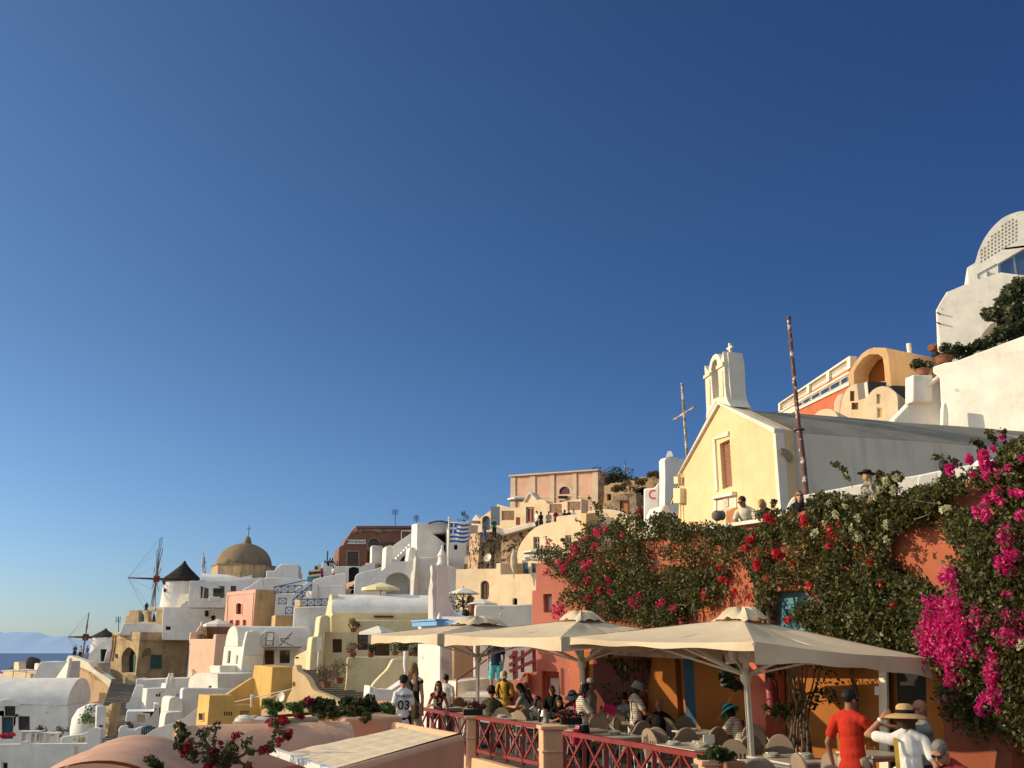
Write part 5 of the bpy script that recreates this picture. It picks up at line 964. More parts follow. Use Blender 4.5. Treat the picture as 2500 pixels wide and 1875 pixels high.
mb = MB(); mb.tube([P(952, 890, 27.5), P(952, 712, 27.5), P(1290, 480, 29.5), P(1460, 390, 30.5)], .022, 8); mb.tube([P(1318, 750, 29.8), P(1285, 484, 29.5)], .02, 8); tag(mb.build('handrail', redpaint), 'thin dark red handrail rising along the tan wall', 'handrail')
# ================================================================== yellow church and the upper right
def strip(root, part, pl, pts, t, m, out=.06, bevel=.01): return block(root, part, pl, pts, t, m, out=out, bevel=bevel)
reg('J')
CH = Plane((6.3, 27.9, 8), (-.96, -.28, 0)); D = V((.96, .28, 0)).normalized(); pl = CH
ch = thing('church', 'yellow fronted church with a white open belfry and grey rounded roof', 'church', (8, 28.5, 3))
wq = [(512, 1392), (490, 1045), (566, 1008), (588, 1365)]
mb = MB(); walls(mb, pl.pts([(170, 1750), (186, 1288), (490, 722), (930, 930), (992, 1750)]), D * .5, [pl.pts(wq)], .3); mb.build('facade', yellow, ch, bevel=.015)
lat = fill(ch, pl, wq, 'window', woodr, dark, .05, d=.22, bars=(1, 1))
mb = MB()
def bil(q, s, t): a = V((*q[1], 0)).lerp(V((*q[2], 0)), s); b = V((*q[0], 0)).lerp(V((*q[3], 0)), s); c = a.lerp(b, t); return (c.x, c.y)
for k in range(-13, 6):
 for sg in (0, 1):
  s0, t0, s1, t1 = k / 5, 0, k / 5 + 2.6, 1
  a0 = max(0, -s0) / 2.6; a1 = min(1, (1 - s0) / 2.6)
  if a1 - a0 < .02 or s0 > 1: continue
  f = (lambda s: s) if sg == 0 else (lambda s: 1 - s)
  a = pl.at(*bil(wq, f(s0 + 2.6 * a0), a0)); b = pl.at(*bil(wq, f(s0 + 2.6 * a1), a1)); mb.bar(a - pl.n * (.14 + .012 * sg), b - pl.n * (.14 + .012 * sg), .024, .012, up=pl.n)
mb.build('lattice', noisy('lattice_wood', (.55, .28, .18), (.46, .22, .13), scale=6), lat)
strip(ch, 'window_surround', pl, [(468, 1412), (446, 1003), (464, 1012), (486, 1400)], .1, trimw); strip(ch, 'window_surround', pl, [(446, 1003), (566, 946), (566, 985), (464, 1012)], .1, trimw)
strip(ch, 'rake_trim', pl, [(184, 1290), (486, 722), (498, 742), (196, 1278)], .2, trimw, .10); strip(ch, 'rake_trim', pl, [(488, 720), (934, 925), (932, 968), (498, 744)], .2, trimw, .10)
strip(ch, 'corner_trim', pl, [(914, 955), (936, 965), (994, 1750), (968, 1750)], .2, trimw, .08)
strip(ch, 'door_hood', pl, [(458, 1470), (460, 1452), (620, 1408), (622, 1440)], .1, trimw, .16); strip(ch, 'door_jamb', pl, [(448, 1700), (458, 1470), (478, 1478), (472, 1700)], .1, trimw, .06)
mb = MB(); mb.prism([p + pl.n * .02 for p in pl.pts([(476, 1560), (476, 1480), (622, 1436), (622, 1530)])], -pl.n * .01); fan = mb.build('door_panel', greywall, ch); mb = MB(); mb.prism([p + pl.n * .03 for p in pl.pts([(545, 1700), (548, 1560), (630, 1530), (630, 1700)])], -pl.n * .02); mb.build('door', woodl, ch)
mb = MB(); mb.prism([p + pl.n * .05 for p in pl.pts([(537, 1530), (537, 1466), (565, 1458), (565, 1524)])], -pl.n * .02); mb.build('notice', noisy('faded_notice', (.5, .3, .25), (.7, .65, .6), scale=14), ch)
L = 24
mb = MB(); mb.prism([p + D * .4 for p in pl.pts([(196, 1750), (205, 1290), (918, 950), (984, 1750)])], D * L); mb.build('side_wall', greywall, ch)
ro = cr([(203, 1292), (290, 1080), (400, 880), (470, 790), (520, 775), (640, 800), (790, 865), (916, 950)], 3)
mb = MB(); a = pl.pts(ro); k = len(a); N_ = 12
for s in range(N_ + 1):
 mb.v += [tuple(p + D * (.4 + (L + .6) * s / N_) + V((0, 0, .05 * noise.noise(V((s * .7, i * .2, 3)))))) for i, p in enumerate(a)]
mb.f += [(s * k + i, s * k + i + 1, (s + 1) * k + i + 1, (s + 1) * k + i) for s in range(N_) for i in range(k - 1)]; mb.m += [0] * len(mb.f)
mb.build('roof', greyroof, ch, sharp=60)
sp = Plane(pl.at(934, 930) + pl.u * 0, V((D.y, -D.x, 0))); mb = MB()
mb.prism([p + sp.n * .06 for p in sp.pts(cr([(945, 1080), (985, 1085), (1030, 1115), (1042, 1150), (1030, 1185), (1005, 1160), (965, 1130)], 2))], -sp.n * .05); mb.build('fallen_plaster', rubblec, ch)
# belfry
creamy = plaster('pale_cream_plaster', (.80, .66, .44))
bf = [(412, 860), (416, 790), (406, 560), (400, 447), (414, 472), (430, 492), (440, 440), (450, 402), (468, 370), (488, 358), (508, 372), (520, 398), (526, 418), (542, 338), (553, 430), (560, 600), (568, 680), (580, 720), (604, 760), (490, 722)]
hole = [(466, 706), (456, 560), (453, 470), (462, 425), (480, 400), (494, 408), (500, 450), (508, 560), (513, 686)]
Lb = lenpx(pl, 553, 500, 678, D); mb = MB(); mb.prism([p + pl.n * .12 for p in pl.pts(bf)], D * (Lb + .12), [[p + pl.n * .12 for p in pl.pts(hole)]]); bl = mb.build('belfry', trimw, ch, bevel=.015)
mb = MB(); o = side(pl, 556, 500, D); mb.prism([p + o.n * .05 for p in o.pts(cr([(548, 345), (600, 372), (672, 402)], 2) + cr([(680, 500), (686, 640), (700, 715), (738, 792)], 3) + [(640, 775), (600, 752), (572, 690), (560, 560)])], -o.n * .3); mb.build('flared_side', trimw, bl, bevel=.015)
for q in (arch(420, 548, 448, 748, 6), arch(518, 482, 548, 686, 6)): mb = MB(); mb.prism([p + pl.n * .13 for p in pl.pts([(x + (y - 600) * .03, y) for x, y in q])], pl.n * .012); mb.build('panel', creamy, bl)
for q in ([(402, 552), (404, 528), (452, 500), (452, 520)], [(500, 482), (500, 455), (550, 418), (552, 450)]): mb = MB(); mb.prism([p + pl.n * .12 for p in pl.pts(q)], pl.n * .05); mb.build('capital', creamy, bl)
c = pl.at(524, 358) + D * Lb * .4; s = .0077; mb = MB(); z = V((0, 0, 1)); u = pl.u
mb.bar(c - z * .05, c + z * .37, .07, .07, up=u); mb.bar(c + z * .22 - u * .15, c + z * .22 + u * .15, .071, .07); mb.build('cross', trimw, bl)
for x0, y0, x1, y1 in ((182, 1296, 214, 1352), (178, 1384, 232, 1500)): mb = MB(); mb.prism([p + pl.n * .2 for p in pl.pts(rect(x0, y0, x1, y1))], -pl.n * .2); mb.build('meter_box', pale, ch, bevel=.01)
mb = MB(); mb.tube([pl.at(200, 1296) + pl.n * .1, pl.at(205, 1265) + pl.n * .1, pl.at(220, 1290) + pl.n * .08, pl.at(216, 1384) + pl.n * .08], .015, 6); mb.build('conduit', pale, ch); mb = MB(); mb.tube([pl.at(210, 1500) + pl.n * .1, pl.at(216, 1640) + pl.n * .1], .03, 6); mb.build('conduit', pale, ch)
# poles
rt = thing('pole', 'tall rusty flaking pole in front of the church side wall', 'pole', P(1150, 1430, 24.5)); mb = MB(); mb.tube([P(1155, 1460, 24.5), P(1130, 1180, 24.5), P(1098, 935, 24.5)], .076, 14); mb.build('lower_pole', rust, rt)
mb = MB(); mb.tube([P(1098, 940, 24.5), P(1060, 540, 24.5), P(1019, 82, 24.5)], [.058, .055, .05], 14); mb.build('upper_pole', rust, rt)
mb = MB(); q = P(1097, 936, 24.5); mb.lathe([(.15, -.015), (.15, .015), (.07, .04)], q, 12); q = P(1019, 78, 24.5); mb.lathe([(.065, -.03), (.065, .02), (.0, .03)], q, 12); mb.build('collar', rust, rt)
rt = thing('wayside_cross', 'thin weathered cross standing behind the church', 'cross', P(246, 1200, 34)); mb = MB(); mb.tube([P(250, 1250, 34), P(203, 580, 34)], .05, 8); mb.build('post', rustc, rt); mb = MB(); mb.tube([P(140, 862, 34.6), P(304, 760, 33.4)], .04, 8); mb.build('crossbar', rustc, rt)
# white tower left of church
pl = plane(75, 1300, 43, -32); house('tall stepped white block left of the yellow church', pl, [(70, 1800), (76, 1300), (72, 1168), (86, 1148), (168, 1148), (172, 1158), (236, 1160), (250, 1800)], lenpx(pl, 75, 1400, 28), white2)
q = P(110, 1148, 43.5); mb = MB(); mb.lathe([(.24, 0), (.2, .12), (.12, .26), (.1, .29), (0, .3)], q, 4, M=Matrix.Rotation(.6, 3, 'Z')); tag(mb.build('chimney', white2), 'white pyramid chimney cap on the stepped white block', 'chimney')
simple('pale blue white wall with a red round mark', 10, 1500, 47, 20, [(-90, 1800), (-90, 1385), (-10, 1380), (30, 1330), (34, 1800)], 1, white2, name='wall', cat='wall')
pp = plane(-18, 1430, 46.8, 20); mb = MB(); c = pp.at(-12, 1432); pts = []
for i in range(19):
 a = R(60 + 240 * i / 18); pts.append((a, .34));
ring = [c + pp.u * (.25 * math.cos(a)) + V((0, 0, .25 * math.sin(a))) for a, _ in pts] + [c + pp.u * (.15 * math.cos(a)) + V((0, 0, .15 * math.sin(a))) for a, _ in reversed(pts)]
mb.prism([p + pp.n * .02 for p in ring], pp.n * .01); tag(mb.build('painted_mark', signr), 'red open ring painted on the pale blue white wall', 'sign')
aw = thing('awning', 'folded beige awning hanging beside the church corner', 'awning', P(140, 1500, 33)); mb = MB(); a, b, c_, d_ = P(182, 1325, 33), P(205, 1335, 33), P(150, 1500, 32.5), P(102, 1508, 32.5)
mb.grid(lambda i, j: a.lerp(d_, i).lerp(b.lerp(c_, i), j) + V((0, .08 * math.sin(j * 14), 0)), 8, 16); mb.build('cloth', canvas, aw, sharp=0)
simple('white stepped plinth below the folded awning', 110, 1560, 31, -20, [(20, 1750), (35, 1570), (60, 1510), (110, 1515), (120, 1560), (190, 1560), (195, 1750)], 1, white, name='plinth', cat='wall')
# sunlit white wall between the terrace and the church
reg('M'); simple('low sunlit white wall along the foot of the church', 300, 500, 22.5, 28, cr([(196, 760), (205, 600), (230, 530), (262, 492), (320, 482)], 3) + [(720, 404), (1180, 330), (1420, 280), (1700, 230), (1700, 760)], .4, white, name='wall', cat='wall', bevel=.03)
reg('K')
pl = plane(1140, 1160, 40, 42)
house('big bright white retaining wall with peeling patches at the right edge', pl, [(1172, 1800), (1160, 1460), (1142, 1165), (1098, 1132), (1098, 1092), (1180, 1064), (1240, 1058), (1714, 882), (2200, 700), (2200, 1800)], 1, white, name='wall', cat='wall', bevel=.06)
rt = simple('shaded white stair wing wall left of the bright retaining wall', 1000, 1350, 41, -6, [(800, 1700), (836, 1446), (985, 1290), (1140, 1150), (1172, 1462), (1175, 1700)], .6, white, name='wall', cat='wall')
block(rt, 'coping', plane(1000, 1350, 40.8, 25), [(828, 1450), (985, 1270), (1135, 1145), (1145, 1160), (990, 1298), (845, 1450)], .7, white)
simple('small white fin buttress at the foot of the retaining wall', 1185, 1400, 39, 10, cr([(1160, 1600), (1165, 1370), (1176, 1338), (1192, 1345), (1204, 1420), (1206, 1600)], 2), .4, white, name='wall', cat='wall')
simple('square white planter pier under the left potted shrub', 1030, 1200, 40.6, -14, rect(966, 1145, 1100, 1330), .6, white, name='pier', cat='pier')
pot_plant('green shrub in a clay pot on the white pier', 1035, 1148, 41, .30, .26, .42, 420, leafd, 31, size=.13); pot_plant('clipped green shrub in a clay pot on the retaining wall', 1178, 1072, 41, .40, .30, .46, 800, leafd, 32, size=.11)
hg = thing('hedge', 'low dark green hedge growing along the retaining wall top', 'hedge', P(1400, 1000, 43)); leaves('foliage', hg, leafd, [P(1262 + 34 * i + random.uniform(-20, 20), 1030 - 15.0 * i + random.uniform(-28, 22), 43) for i in range(16)] + [P(1262, 990, 43), P(1268, 970, 43)], .34, 2200, .16)
tr = thing('oleander_tree', 'tall oleander tree in front of the white arch at right edge', 'tree', P(1700, 950, 44)); mb = MB(); b = P(1720, 980, 44)
for x, y in ((1700, 520), (1600, 640), (1520, 720), (1640, 800), (1760, 560)): mb.tube([b, b.lerp(P(x, y, 44), .5) + V((.2, 0, .2)), P(x, y, 44)], [.09, .05, .015], 6)
mb.build('trunk', bark, tr)
leaves('crown', tr, leafo, [P(x + random.uniform(-26, 26), y + random.uniform(-26, 26), 44 + random.uniform(-.7, .7)) for x, y in ((1500, 730), (1540, 700), (1560, 650), (1600, 620), (1620, 600), (1640, 650), (1660, 560), (1690, 520), (1700, 600), (1600, 720), (1640, 720), (1690, 700), (1580, 790), (1620, 800), (1680, 800), (1560, 860), (1620, 870), (1690, 860), (1760, 600), (1760, 750), (1800, 850), (1740, 900), (1660, 920))], .40, 2900, .26, flat=1)
pl = plane(1190, 700, 53, 24)
rt = house('tall white house with a latticed round gable at the top right', pl, [(1150, 1200), (1138, 900), (1128, 800), (1120, 712), (1150, 655), (1178, 610), (1190, 590), (1345, 526), (1556, 455), (1714, 475), (2100, 520), (2100, 1200)], 7, white, [('archway', [(1408, 1100), (1412, 940), (1440, 870), (1490, 810), (1560, 775), (1640, 765), (1700, 800), (1740, 860), (1745, 1100)], dict(frame=None, pane=greywall, d=1.2))], d=1.2, bevel=.05)
p2 = plane(1400, 400, 55, 22)
gab = [(1350, 640), (1330, 424), (1384, 392), ] + cr([(1384, 392), (1396, 350), (1412, 300), (1450, 222), (1512, 140), (1582, 82), (1660, 50), (1714, 42), (1800, 60), (1880, 120), (1960, 240), (2010, 400)], 4)[1:] + [(2030, 640)]
mb = MB(); walls(mb, p2.pts(gab), -p2.n * 6, [p2.pts([(1540, 480), (1540, 396), (1690, 308), (1760, 268), (1760, 480)])], .35); gb = mb.build('gable', white, rt, bevel=.04)
wn = fill(rt, p2, [(1540, 480), (1540, 396), (1690, 308), (1760, 268), (1760, 480)], 'window', metalg, skyglass, .16, d=.25, bars=(2, 1))
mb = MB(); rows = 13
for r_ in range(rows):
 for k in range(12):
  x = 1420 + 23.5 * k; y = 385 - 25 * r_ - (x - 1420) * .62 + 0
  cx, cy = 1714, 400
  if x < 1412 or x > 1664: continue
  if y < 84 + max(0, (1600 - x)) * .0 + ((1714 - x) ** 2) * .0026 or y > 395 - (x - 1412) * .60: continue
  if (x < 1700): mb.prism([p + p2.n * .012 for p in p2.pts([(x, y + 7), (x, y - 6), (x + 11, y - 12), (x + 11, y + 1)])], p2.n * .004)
mb.build('lattice', noisy('pierced_shadow', (.3, .24, .18)), rt)  # flat quads; the shadow inside the pierced holes is painted as their colour
mb = MB(); mb.bar(p2.at(1402, 500) + p2.n * .03, p2.at(1402, 470) + p2.n * .03, .05, .05); mb.bar(p2.at(1402, 470) + p2.n * .03, p2.at(1530, 400) + p2.n * .03, .05, .05); mb.prism([p + p2.n * .2 for p in p2.pts([(1462, 482), (1462, 458), (1478, 456), (1478, 480)])], -p2.n * .2); mb.build('fixture', metalg, rt)
for y in (740, 806): mb = MB(); mb.tube([pl.at(1150, y) + pl.n * .05, pl.at(1128, y - 2) + pl.n * .3], .05, 6); mb.build('spout', metald, rt)
# orange vault house
pl = plane(700, 1050, 60, 34); D = az(62)
of = [(545, 1400), (540, 1215), (530, 1140), (545, 1110), (575, 1060), (620, 1004), (660, 976), (700, 963), (782, 965), (800, 1010), (820, 1215), (822, 1400)]
rt = house('golden vaulted house with a deep open arch', pl, of, lenpx(pl, 782, 1100, 1165, D), plaster('amber_plaster', (.74, .47, .24)), [('alcove', [(568, 1210), (566, 1130), (590, 1085), (628, 1035), (670, 1010), (728, 1008), (758, 1030), (768, 1080), (776, 1190)], dict(frame=None, pane=orange, d=1.4))], D=D, d=1.4, bevel=.04)
mb = MB(); q = pl.at(733, 965) + D * 3; mb.tube([q, q + V((0, 0, .75))], .16, 10); mb.build('chimney', metalw, rt)
mb = MB()
for i in range(4): q = P(1085 + 16 * i, 962 - 3 * i, 61.5); mb.tube([q, q + V((.3, .5, .0))], .22, 10)
mb.build('ridge_tile', terracotta, rt)
# red building with balustrade
pl = plane(540, 1030, 62, 84.0); yt = lambda x: 1345 - (x - 65) * .6632; f = lambda x: (x - 65) / 475
rt = house('red building with a white balustrade and a band of windows', pl, [(70, 1800), (70, yt(70) + 50), (548, yt(548) + 72), (560, 1800)], 6, plaster('brick_red_plaster', (.52, .15, .08)), bevel=.01)
def band(a0, a1, b0, b1, x0=66, x1=545): return [(x0, yt(x0) + a0 + (b0 - a0) * f(x0)), (x1, yt(x1) + a0 + (b0 - a0) * f(x1)), (x1, yt(x1) + a1 + (b1 - a1) * f(x1)), (x0, yt(x0) + a1 + (b1 - a1) * f(x0))]
block(rt, 'coping', pl, band(-4, 5, -6, 9), .4, trimw, out=.12, bevel=.01)
block(rt, 'cornice', pl, band(56, 66, 96, 112), .3, trimw, out=.15, bevel=.01); block(rt, 'sill_band', pl, band(92, 104, 168, 190), .3, trimw, out=.12, bevel=.01); block(rt, 'window_band', pl, band(66, 92, 112, 168), .3, trimw, out=.03, bevel=0)
for i in range(6):
 x0 = (196, 232, 290, 352, 418, 488)[i]; x1 = (226, 280, 344, 410, 482, 538)[i]; q = band(70, 90, 120, 164, x0, x1); fill(rt, pl, [q[3], q[0], q[1], q[2]], 'window', trimw, skyglass, .04, d=-.05, bars=(1, 1))
for x in (66, 258, 390, 530):
 w_ = 12 + 12 * f(x); block(rt, 'pier', pl, band(0, 52, 0, 80, x, x + w_), .35, brick if 0 else rt.children[0].data.materials[0], out=.14, bevel=.01)
mb = MB(); lo = MB(); n_ = 64
for i in range(n_):
 x = 80 + 455 * (i + .5) / n_
 if any(x0 - 4 < x < x0 + 14 + 12 * f(x0) for x0 in (258, 390)): continue
 q = band(4, 50, 8, 70, x, x + .1); a, b = pl.at(*q[0]) - pl.n * .1, pl.at(*q[3]) - pl.n * .1; h = a.z - b.z
 mb.lathe([(.05, 0), (.05, .05 * h), (.09, .3 * h), (.04, .6 * h), (.05, .9 * h), (.07, h)], (b.x, b.y, b.z), 6)
mb.build('balustrade', trimw, rt)
# cream vaults
pl = plane(560, 1300, 54, 34)
rt = house('cream round topped house with a stone framed window', pl, cr([(470, 1480), (478, 1360), (495, 1290), (530, 1232), (580, 1208), (620, 1212), (645, 1240)], 3) + [(650, 1480)], 4, cream, [('window', rect(540, 1256, 570, 1325), dict(frame=noisy('dark_stone', (.16, .09, .06)), pane=glass, fw=.14, bars=(1, 1))), ('window', rect(550, 1335, 595, 1382), dict(frame=noisy('dark_stone2', (.16, .09, .06)), pane=glass, fw=.14, bars=(1, 1)))], bevel=.03)
pl = plane(750, 1350, 50, 36)
house('cream double vault house beside the stair wing wall', pl, cr([(630, 1560), (634, 1340), (660, 1290), (700, 1245), (755, 1224), (805, 1234), (850, 1268), (862, 1300)], 3) + [(872, 1560)], lenpx(pl, 860, 1300, 985), cream, [('window', rect(720, 1278, 746, 1342), dict(frame=None, pane=ochre, d=.1)), ('window', rect(722, 1368, 764, 1440), dict(frame=cream, pane=ochre, fw=.05, d=.1, bars=(1, 1)))], bevel=.03)
pl = plane(440, 1400, 46, 30)
house('low cream barrel vault just behind the church roof', plane(400, 1420, 47, 40), cr([(270, 1560), (290, 1440), (330, 1390), (390, 1376), (440, 1395), (468, 1440)], 3) + [(470, 1560)], lenpx(plane(400, 1420, 47, 40), 430, 1400, 735), cream, bevel=.03)
rt = simple('peach fin wall beside the cream round topped house', 460, 1330, 56, 34, [(425, 1500), (432, 1330), (455, 1284), (500, 1268), (478, 1340), (470, 1500)], 1, peach, name='wall', cat='wall')
ac = thing('air_conditioner', 'grey air conditioner unit on the cream house roof', 'air conditioner', P(710, 1300, 52)); pl = plane(660, 1250, 52, -30)
mb = MB(); mb.prism(pl.pts([(664, 1300), (652, 1192), (786, 1196), (784, 1250), (700, 1290)]), -pl.n * .7); mb.build('casing', metald, ac); mb = MB(); pp = plane(650, 1250, 52, 40); mb.prism(pp.pts([(645, 1305), (634, 1205), (654, 1190), (664, 1298)]), -pp.n * .5); mb.build('end_panel', trimw, ac)
simple('flat grey solar panel roof behind the double vault', 880, 1230, 55, -10, [(815, 1300), (820, 1216), (960, 1222), (970, 1300)], 1, metald, name='roof_panel', cat='panel')
simple('cream parapet below the golden arch', 800, 1240, 56, 10, [(630, 1400), (640, 1225), (780, 1210), (975, 1240), (975, 1400)], 1, cream, name='parapet', cat='parapet')
# ================================================================== restaurant terrace, its wall, canopies, foreground roofs
W0, W1 = V((.9, 29, 0)), V((7.2, 11, 0)); wn_ = V((W1.y - W0.y, -(W1.x - W0.x), 0)).normalized()
WP = Plane(W0, wn_)
reg('n')
mb = MB(); mb.prism([V(p) for p in ((-2.15, 21.5, 0), (-4.2, 28.4, 0), (.6, 29.5, 0), (4.4, 19.2, 0), (9, 6, 0), (4.6, 6, 0))], (0, 0, -.25)); struct(mb.build('terrace_floor', paving))
mb = MB(); mb.prism([V(p) for p in ((1.2, 29.6, 3.7), (7.3, 11.6, 3.7), (30, 20, 3.7), (30, 31, 3.7), (6, 30, 3.7))], (0, 0, -.3)); struct(mb.build('upper_terrace', paving))
top = [(1390, 1362), (1480, 1345), (1544, 1313), (1700, 1290), (1897, 1262), (2050, 1228), (2240, 1203), (2400, 1160), (2600, 1100), (3100, 940)]
hA = [(1862, 1570), (1868, 1447), (1925, 1441), (1986, 1443), (1992, 1570)]
hB = [(2040, 1560), (2052, 1450), (2085, 1410), (2130, 1388), (2180, 1384), (2230, 1408), (2285, 1440), (2330, 1490), (2335, 1560)]
D = -wn_
tw = house('long coral red terrace wall with pale blue arched recesses under the bougainvillea', WP, [(1390, 2100)] + top + [(3100, 2500)], .7, coral, [('alcove', hA, dict(frame=None, pane=bluewash, d=.3)), ('alcove', hB, dict(frame=None, pane=bluewash, d=.35))], name='wall', cat='wall', d=.35, bevel=.03)
mb = MB(); mb.bar(WP.at(1544, 1318) + wn_ * .12, WP.at(1897, 1268) + wn_ * .12, .07, .07); mb.build('rail', metalw, tw)
# orange lower wall with blue door
ol = [(1430, 2000), (1432, 1592), (1560, 1590), (1800, 1580), (2000, 1562), (2120, 1524), (2200, 1524), (2600, 1524), (3100, 1520), (3100, 2450)]
dd = [(1676, 1810), (1663, 1607), (1686, 1603), (1709, 1606), (1720, 1810)]
dw = [(2186, 1990), (2176, 1626), (2282, 1640), (2292, 1990)]
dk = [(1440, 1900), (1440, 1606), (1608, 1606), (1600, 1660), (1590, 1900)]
lw = thing('wall', 'orange lower restaurant wall with a blue door and a dark doorway', 'wall', WP.at(1900, 1900) - wn_ * 0); mb = MB()
walls(mb, [p + wn_ * .16 for p in WP.pts(ol)], -wn_ * .12, [[p + wn_ * .16 for p in WP.pts(h)] for h in (dd, dw, dk)], .11); mb.build('render', orange, lw, bevel=.01)
P2 = Plane(WP.at(1900, 1800) + wn_ * .16, wn_)
fill(lw, P2, dd, 'door', None, bluedoor, d=.03, px=True); fill(lw, P2, dw, 'doorway', None, dark, d=.10); fill(lw, P2, dk, 'alcove', None, plaster('dark_red_shade', (.13, .035, .028), streakc=(.06, .02, .015)), d=.10)  # dark red fill carries the shade behind the canopies in its colour
mb = MB(); mb.prism([p + wn_ * .05 for p in P2.pts([(2154, 1990), (2152, 1622), (2170, 1624), (2178, 1990)])], -wn_ * .04); mb.build('door_jamb', trimw, lw)
for i, (x, y, s) in enumerate(((1842, 1664, 8), (2148, 1686, 9), (1392, 1640, 5))):
 if i == 2: continue
 mb = MB(); mb.prism([p + wn_ * .62 * (i == 0) + wn_ * .03 for p in P2.pts(rect(x - s, y - s * 1.2, x + s, y + s * 1.2))], -wn_ * .02); o = mb.build('notice', signw); tag(o, ('small white notice on the dark red pillar behind the front canopy pole', 'small white notice on the orange wall by the doorway')[i], 'notice')
# piers
for lab, x0, x1, yt, yb, t, m in (('dark red pillar behind the front canopy pole', 1822, 1866, 1608, 1880, .6, red), ('broad coral buttress below the magenta flowers', 2303, 2466, 1735, 2150, .55, plaster('shaded_coral', (.26, .075, .042), streak=.4, streakc=(.15, .05, .03)))):  # the buttress's shade is painted in as a darker coral
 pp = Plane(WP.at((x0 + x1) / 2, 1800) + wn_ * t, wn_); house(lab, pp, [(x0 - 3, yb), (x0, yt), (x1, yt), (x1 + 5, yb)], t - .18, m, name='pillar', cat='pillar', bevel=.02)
mb = MB(); mb.bar(P(1450, 1588, 24.5), P(1706, 1600, 19.5), .16, .16); tag(mb.build('beam', noisy('flaked_beam', (.55, .42, .36), (.3, .2, .17), scale=4)), 'pale flaking beam along the dark alcove behind the canopies', 'beam')
fe = thing('fire_extinguisher', 'red fire extinguisher hanging in the dark beside the vine trunks', 'fire extinguisher', P(1886, 1770, 15.9)); q = P(1886, 1745, 15.9); mb = MB(); mb.lathe([(.08, 0), (.085, .03), (.085, .42), (.05, .5), (.03, .52), (.03, .56)], q, 14); mb.build('cylinder_body', redpaint, fe); mb = MB(); mb.box(q + V((0, 0, .6)), (.12, .05, .07)); mb.tube([q + V((.03, 0, .58)), q + V((.11, 0, .5)), q + V((.1, 0, .2))], .012, 6); mb.build('valve', dark, fe)
# pink house at the left end
reg('G')
pl = plane(1800, 700, 28.7, 24)
ph = house('coral pink house with a low door beside the red stair rail', pl, [(1556, 1150), (1566, 706), (1655, 702), (1660, 628), (1700, 622), (1800, 620), (1795, 300), (1762, 290), (1765, -255), (1806, -262), (1806, -545), (1850, -560), (2450, -700), (2450, 1150)], 3, plaster('coral_pink_plaster', (.70, .24, .17), streak=.25, streakc=(.45, .16, .12), spot=.36, spotc=(.7, .42, .34)),
           [('door', [(1875, 1100), (1870, 612), (2056, 622), (2075, 1100)], dict(frame=red, pane=red, fw=.1, d=.25, bars=(1, 1))), ('window', [(1893, -20), (1888, -218), (1978, -224), (1984, -20)], dict(frame=noisy('grey_frame', (.3, .24, .25)), pane=oldwhite, fw=.06, bars=(1, 1)))], bevel=.05, d=.25)
mb = MB(); mb.prism([p + pl.n * .01 - pl.n * .22 for p in pl.pts([(1940, 1000), (1938, 690), (2050, 690), (2055, 1000)])], pl.n * .02); mb.build('door_glass', oldwhite, ph)
mb = MB(); mb.prism([p + pl.n * .02 for p in pl.pts(rect(2160, 598, 2192, 645))], -pl.n * .01); tag(mb.build('notice', signw), 'small white notice on the coral pink house', 'notice')
q = plane(1700, 660, 28.5, 24); rk = plaster('rough_red_stone', (.5, .2, .14), bump=1, bdist=.06, fine=5, spot=.45, spotc=(.28, .16, .12))
mb = MB(); mb.prism([p + q.n * .06 for p in q.pts(cr([(1650, 830), (1655, 700), (1690, 640), (1720, 650), (1725, 720), (1700, 800)], 3))], -q.n * .3); mb.build('exposed_stone', rk, ph)
rl = thing('railing', 'dark red wooden stair railing beside the coral pink house', 'railing', P(1660, 700, 28.3)); pq = plane(1660, 600, 28.2, 15)
for a, b in (((1576, 705), (1570, 395)), ((1662, 625), (1664, 388)), ((1788, 622), (1786, 360))): mb = MB(); mb.bar(pq.at(*a), pq.at(*b), .085, .085); mb.build('post', redpaint, rl)
for a, b in (((1528, 472), (1612, 400)), ((1526, 550), (1790, 370)), ((1528, 615), (1802, 500))): mb = MB(); mb.bar(pq.at(*a) + pq.n * .05, pq.at(*b) + pq.n * .05, .075, .09); mb.build('rail', redpaint, rl)
mb = MB(); mb.bar(P(1605, 690, 28.4), P(1600, 405, 28.4), .04, .04); mb.build('baluster', redpaint, rl)
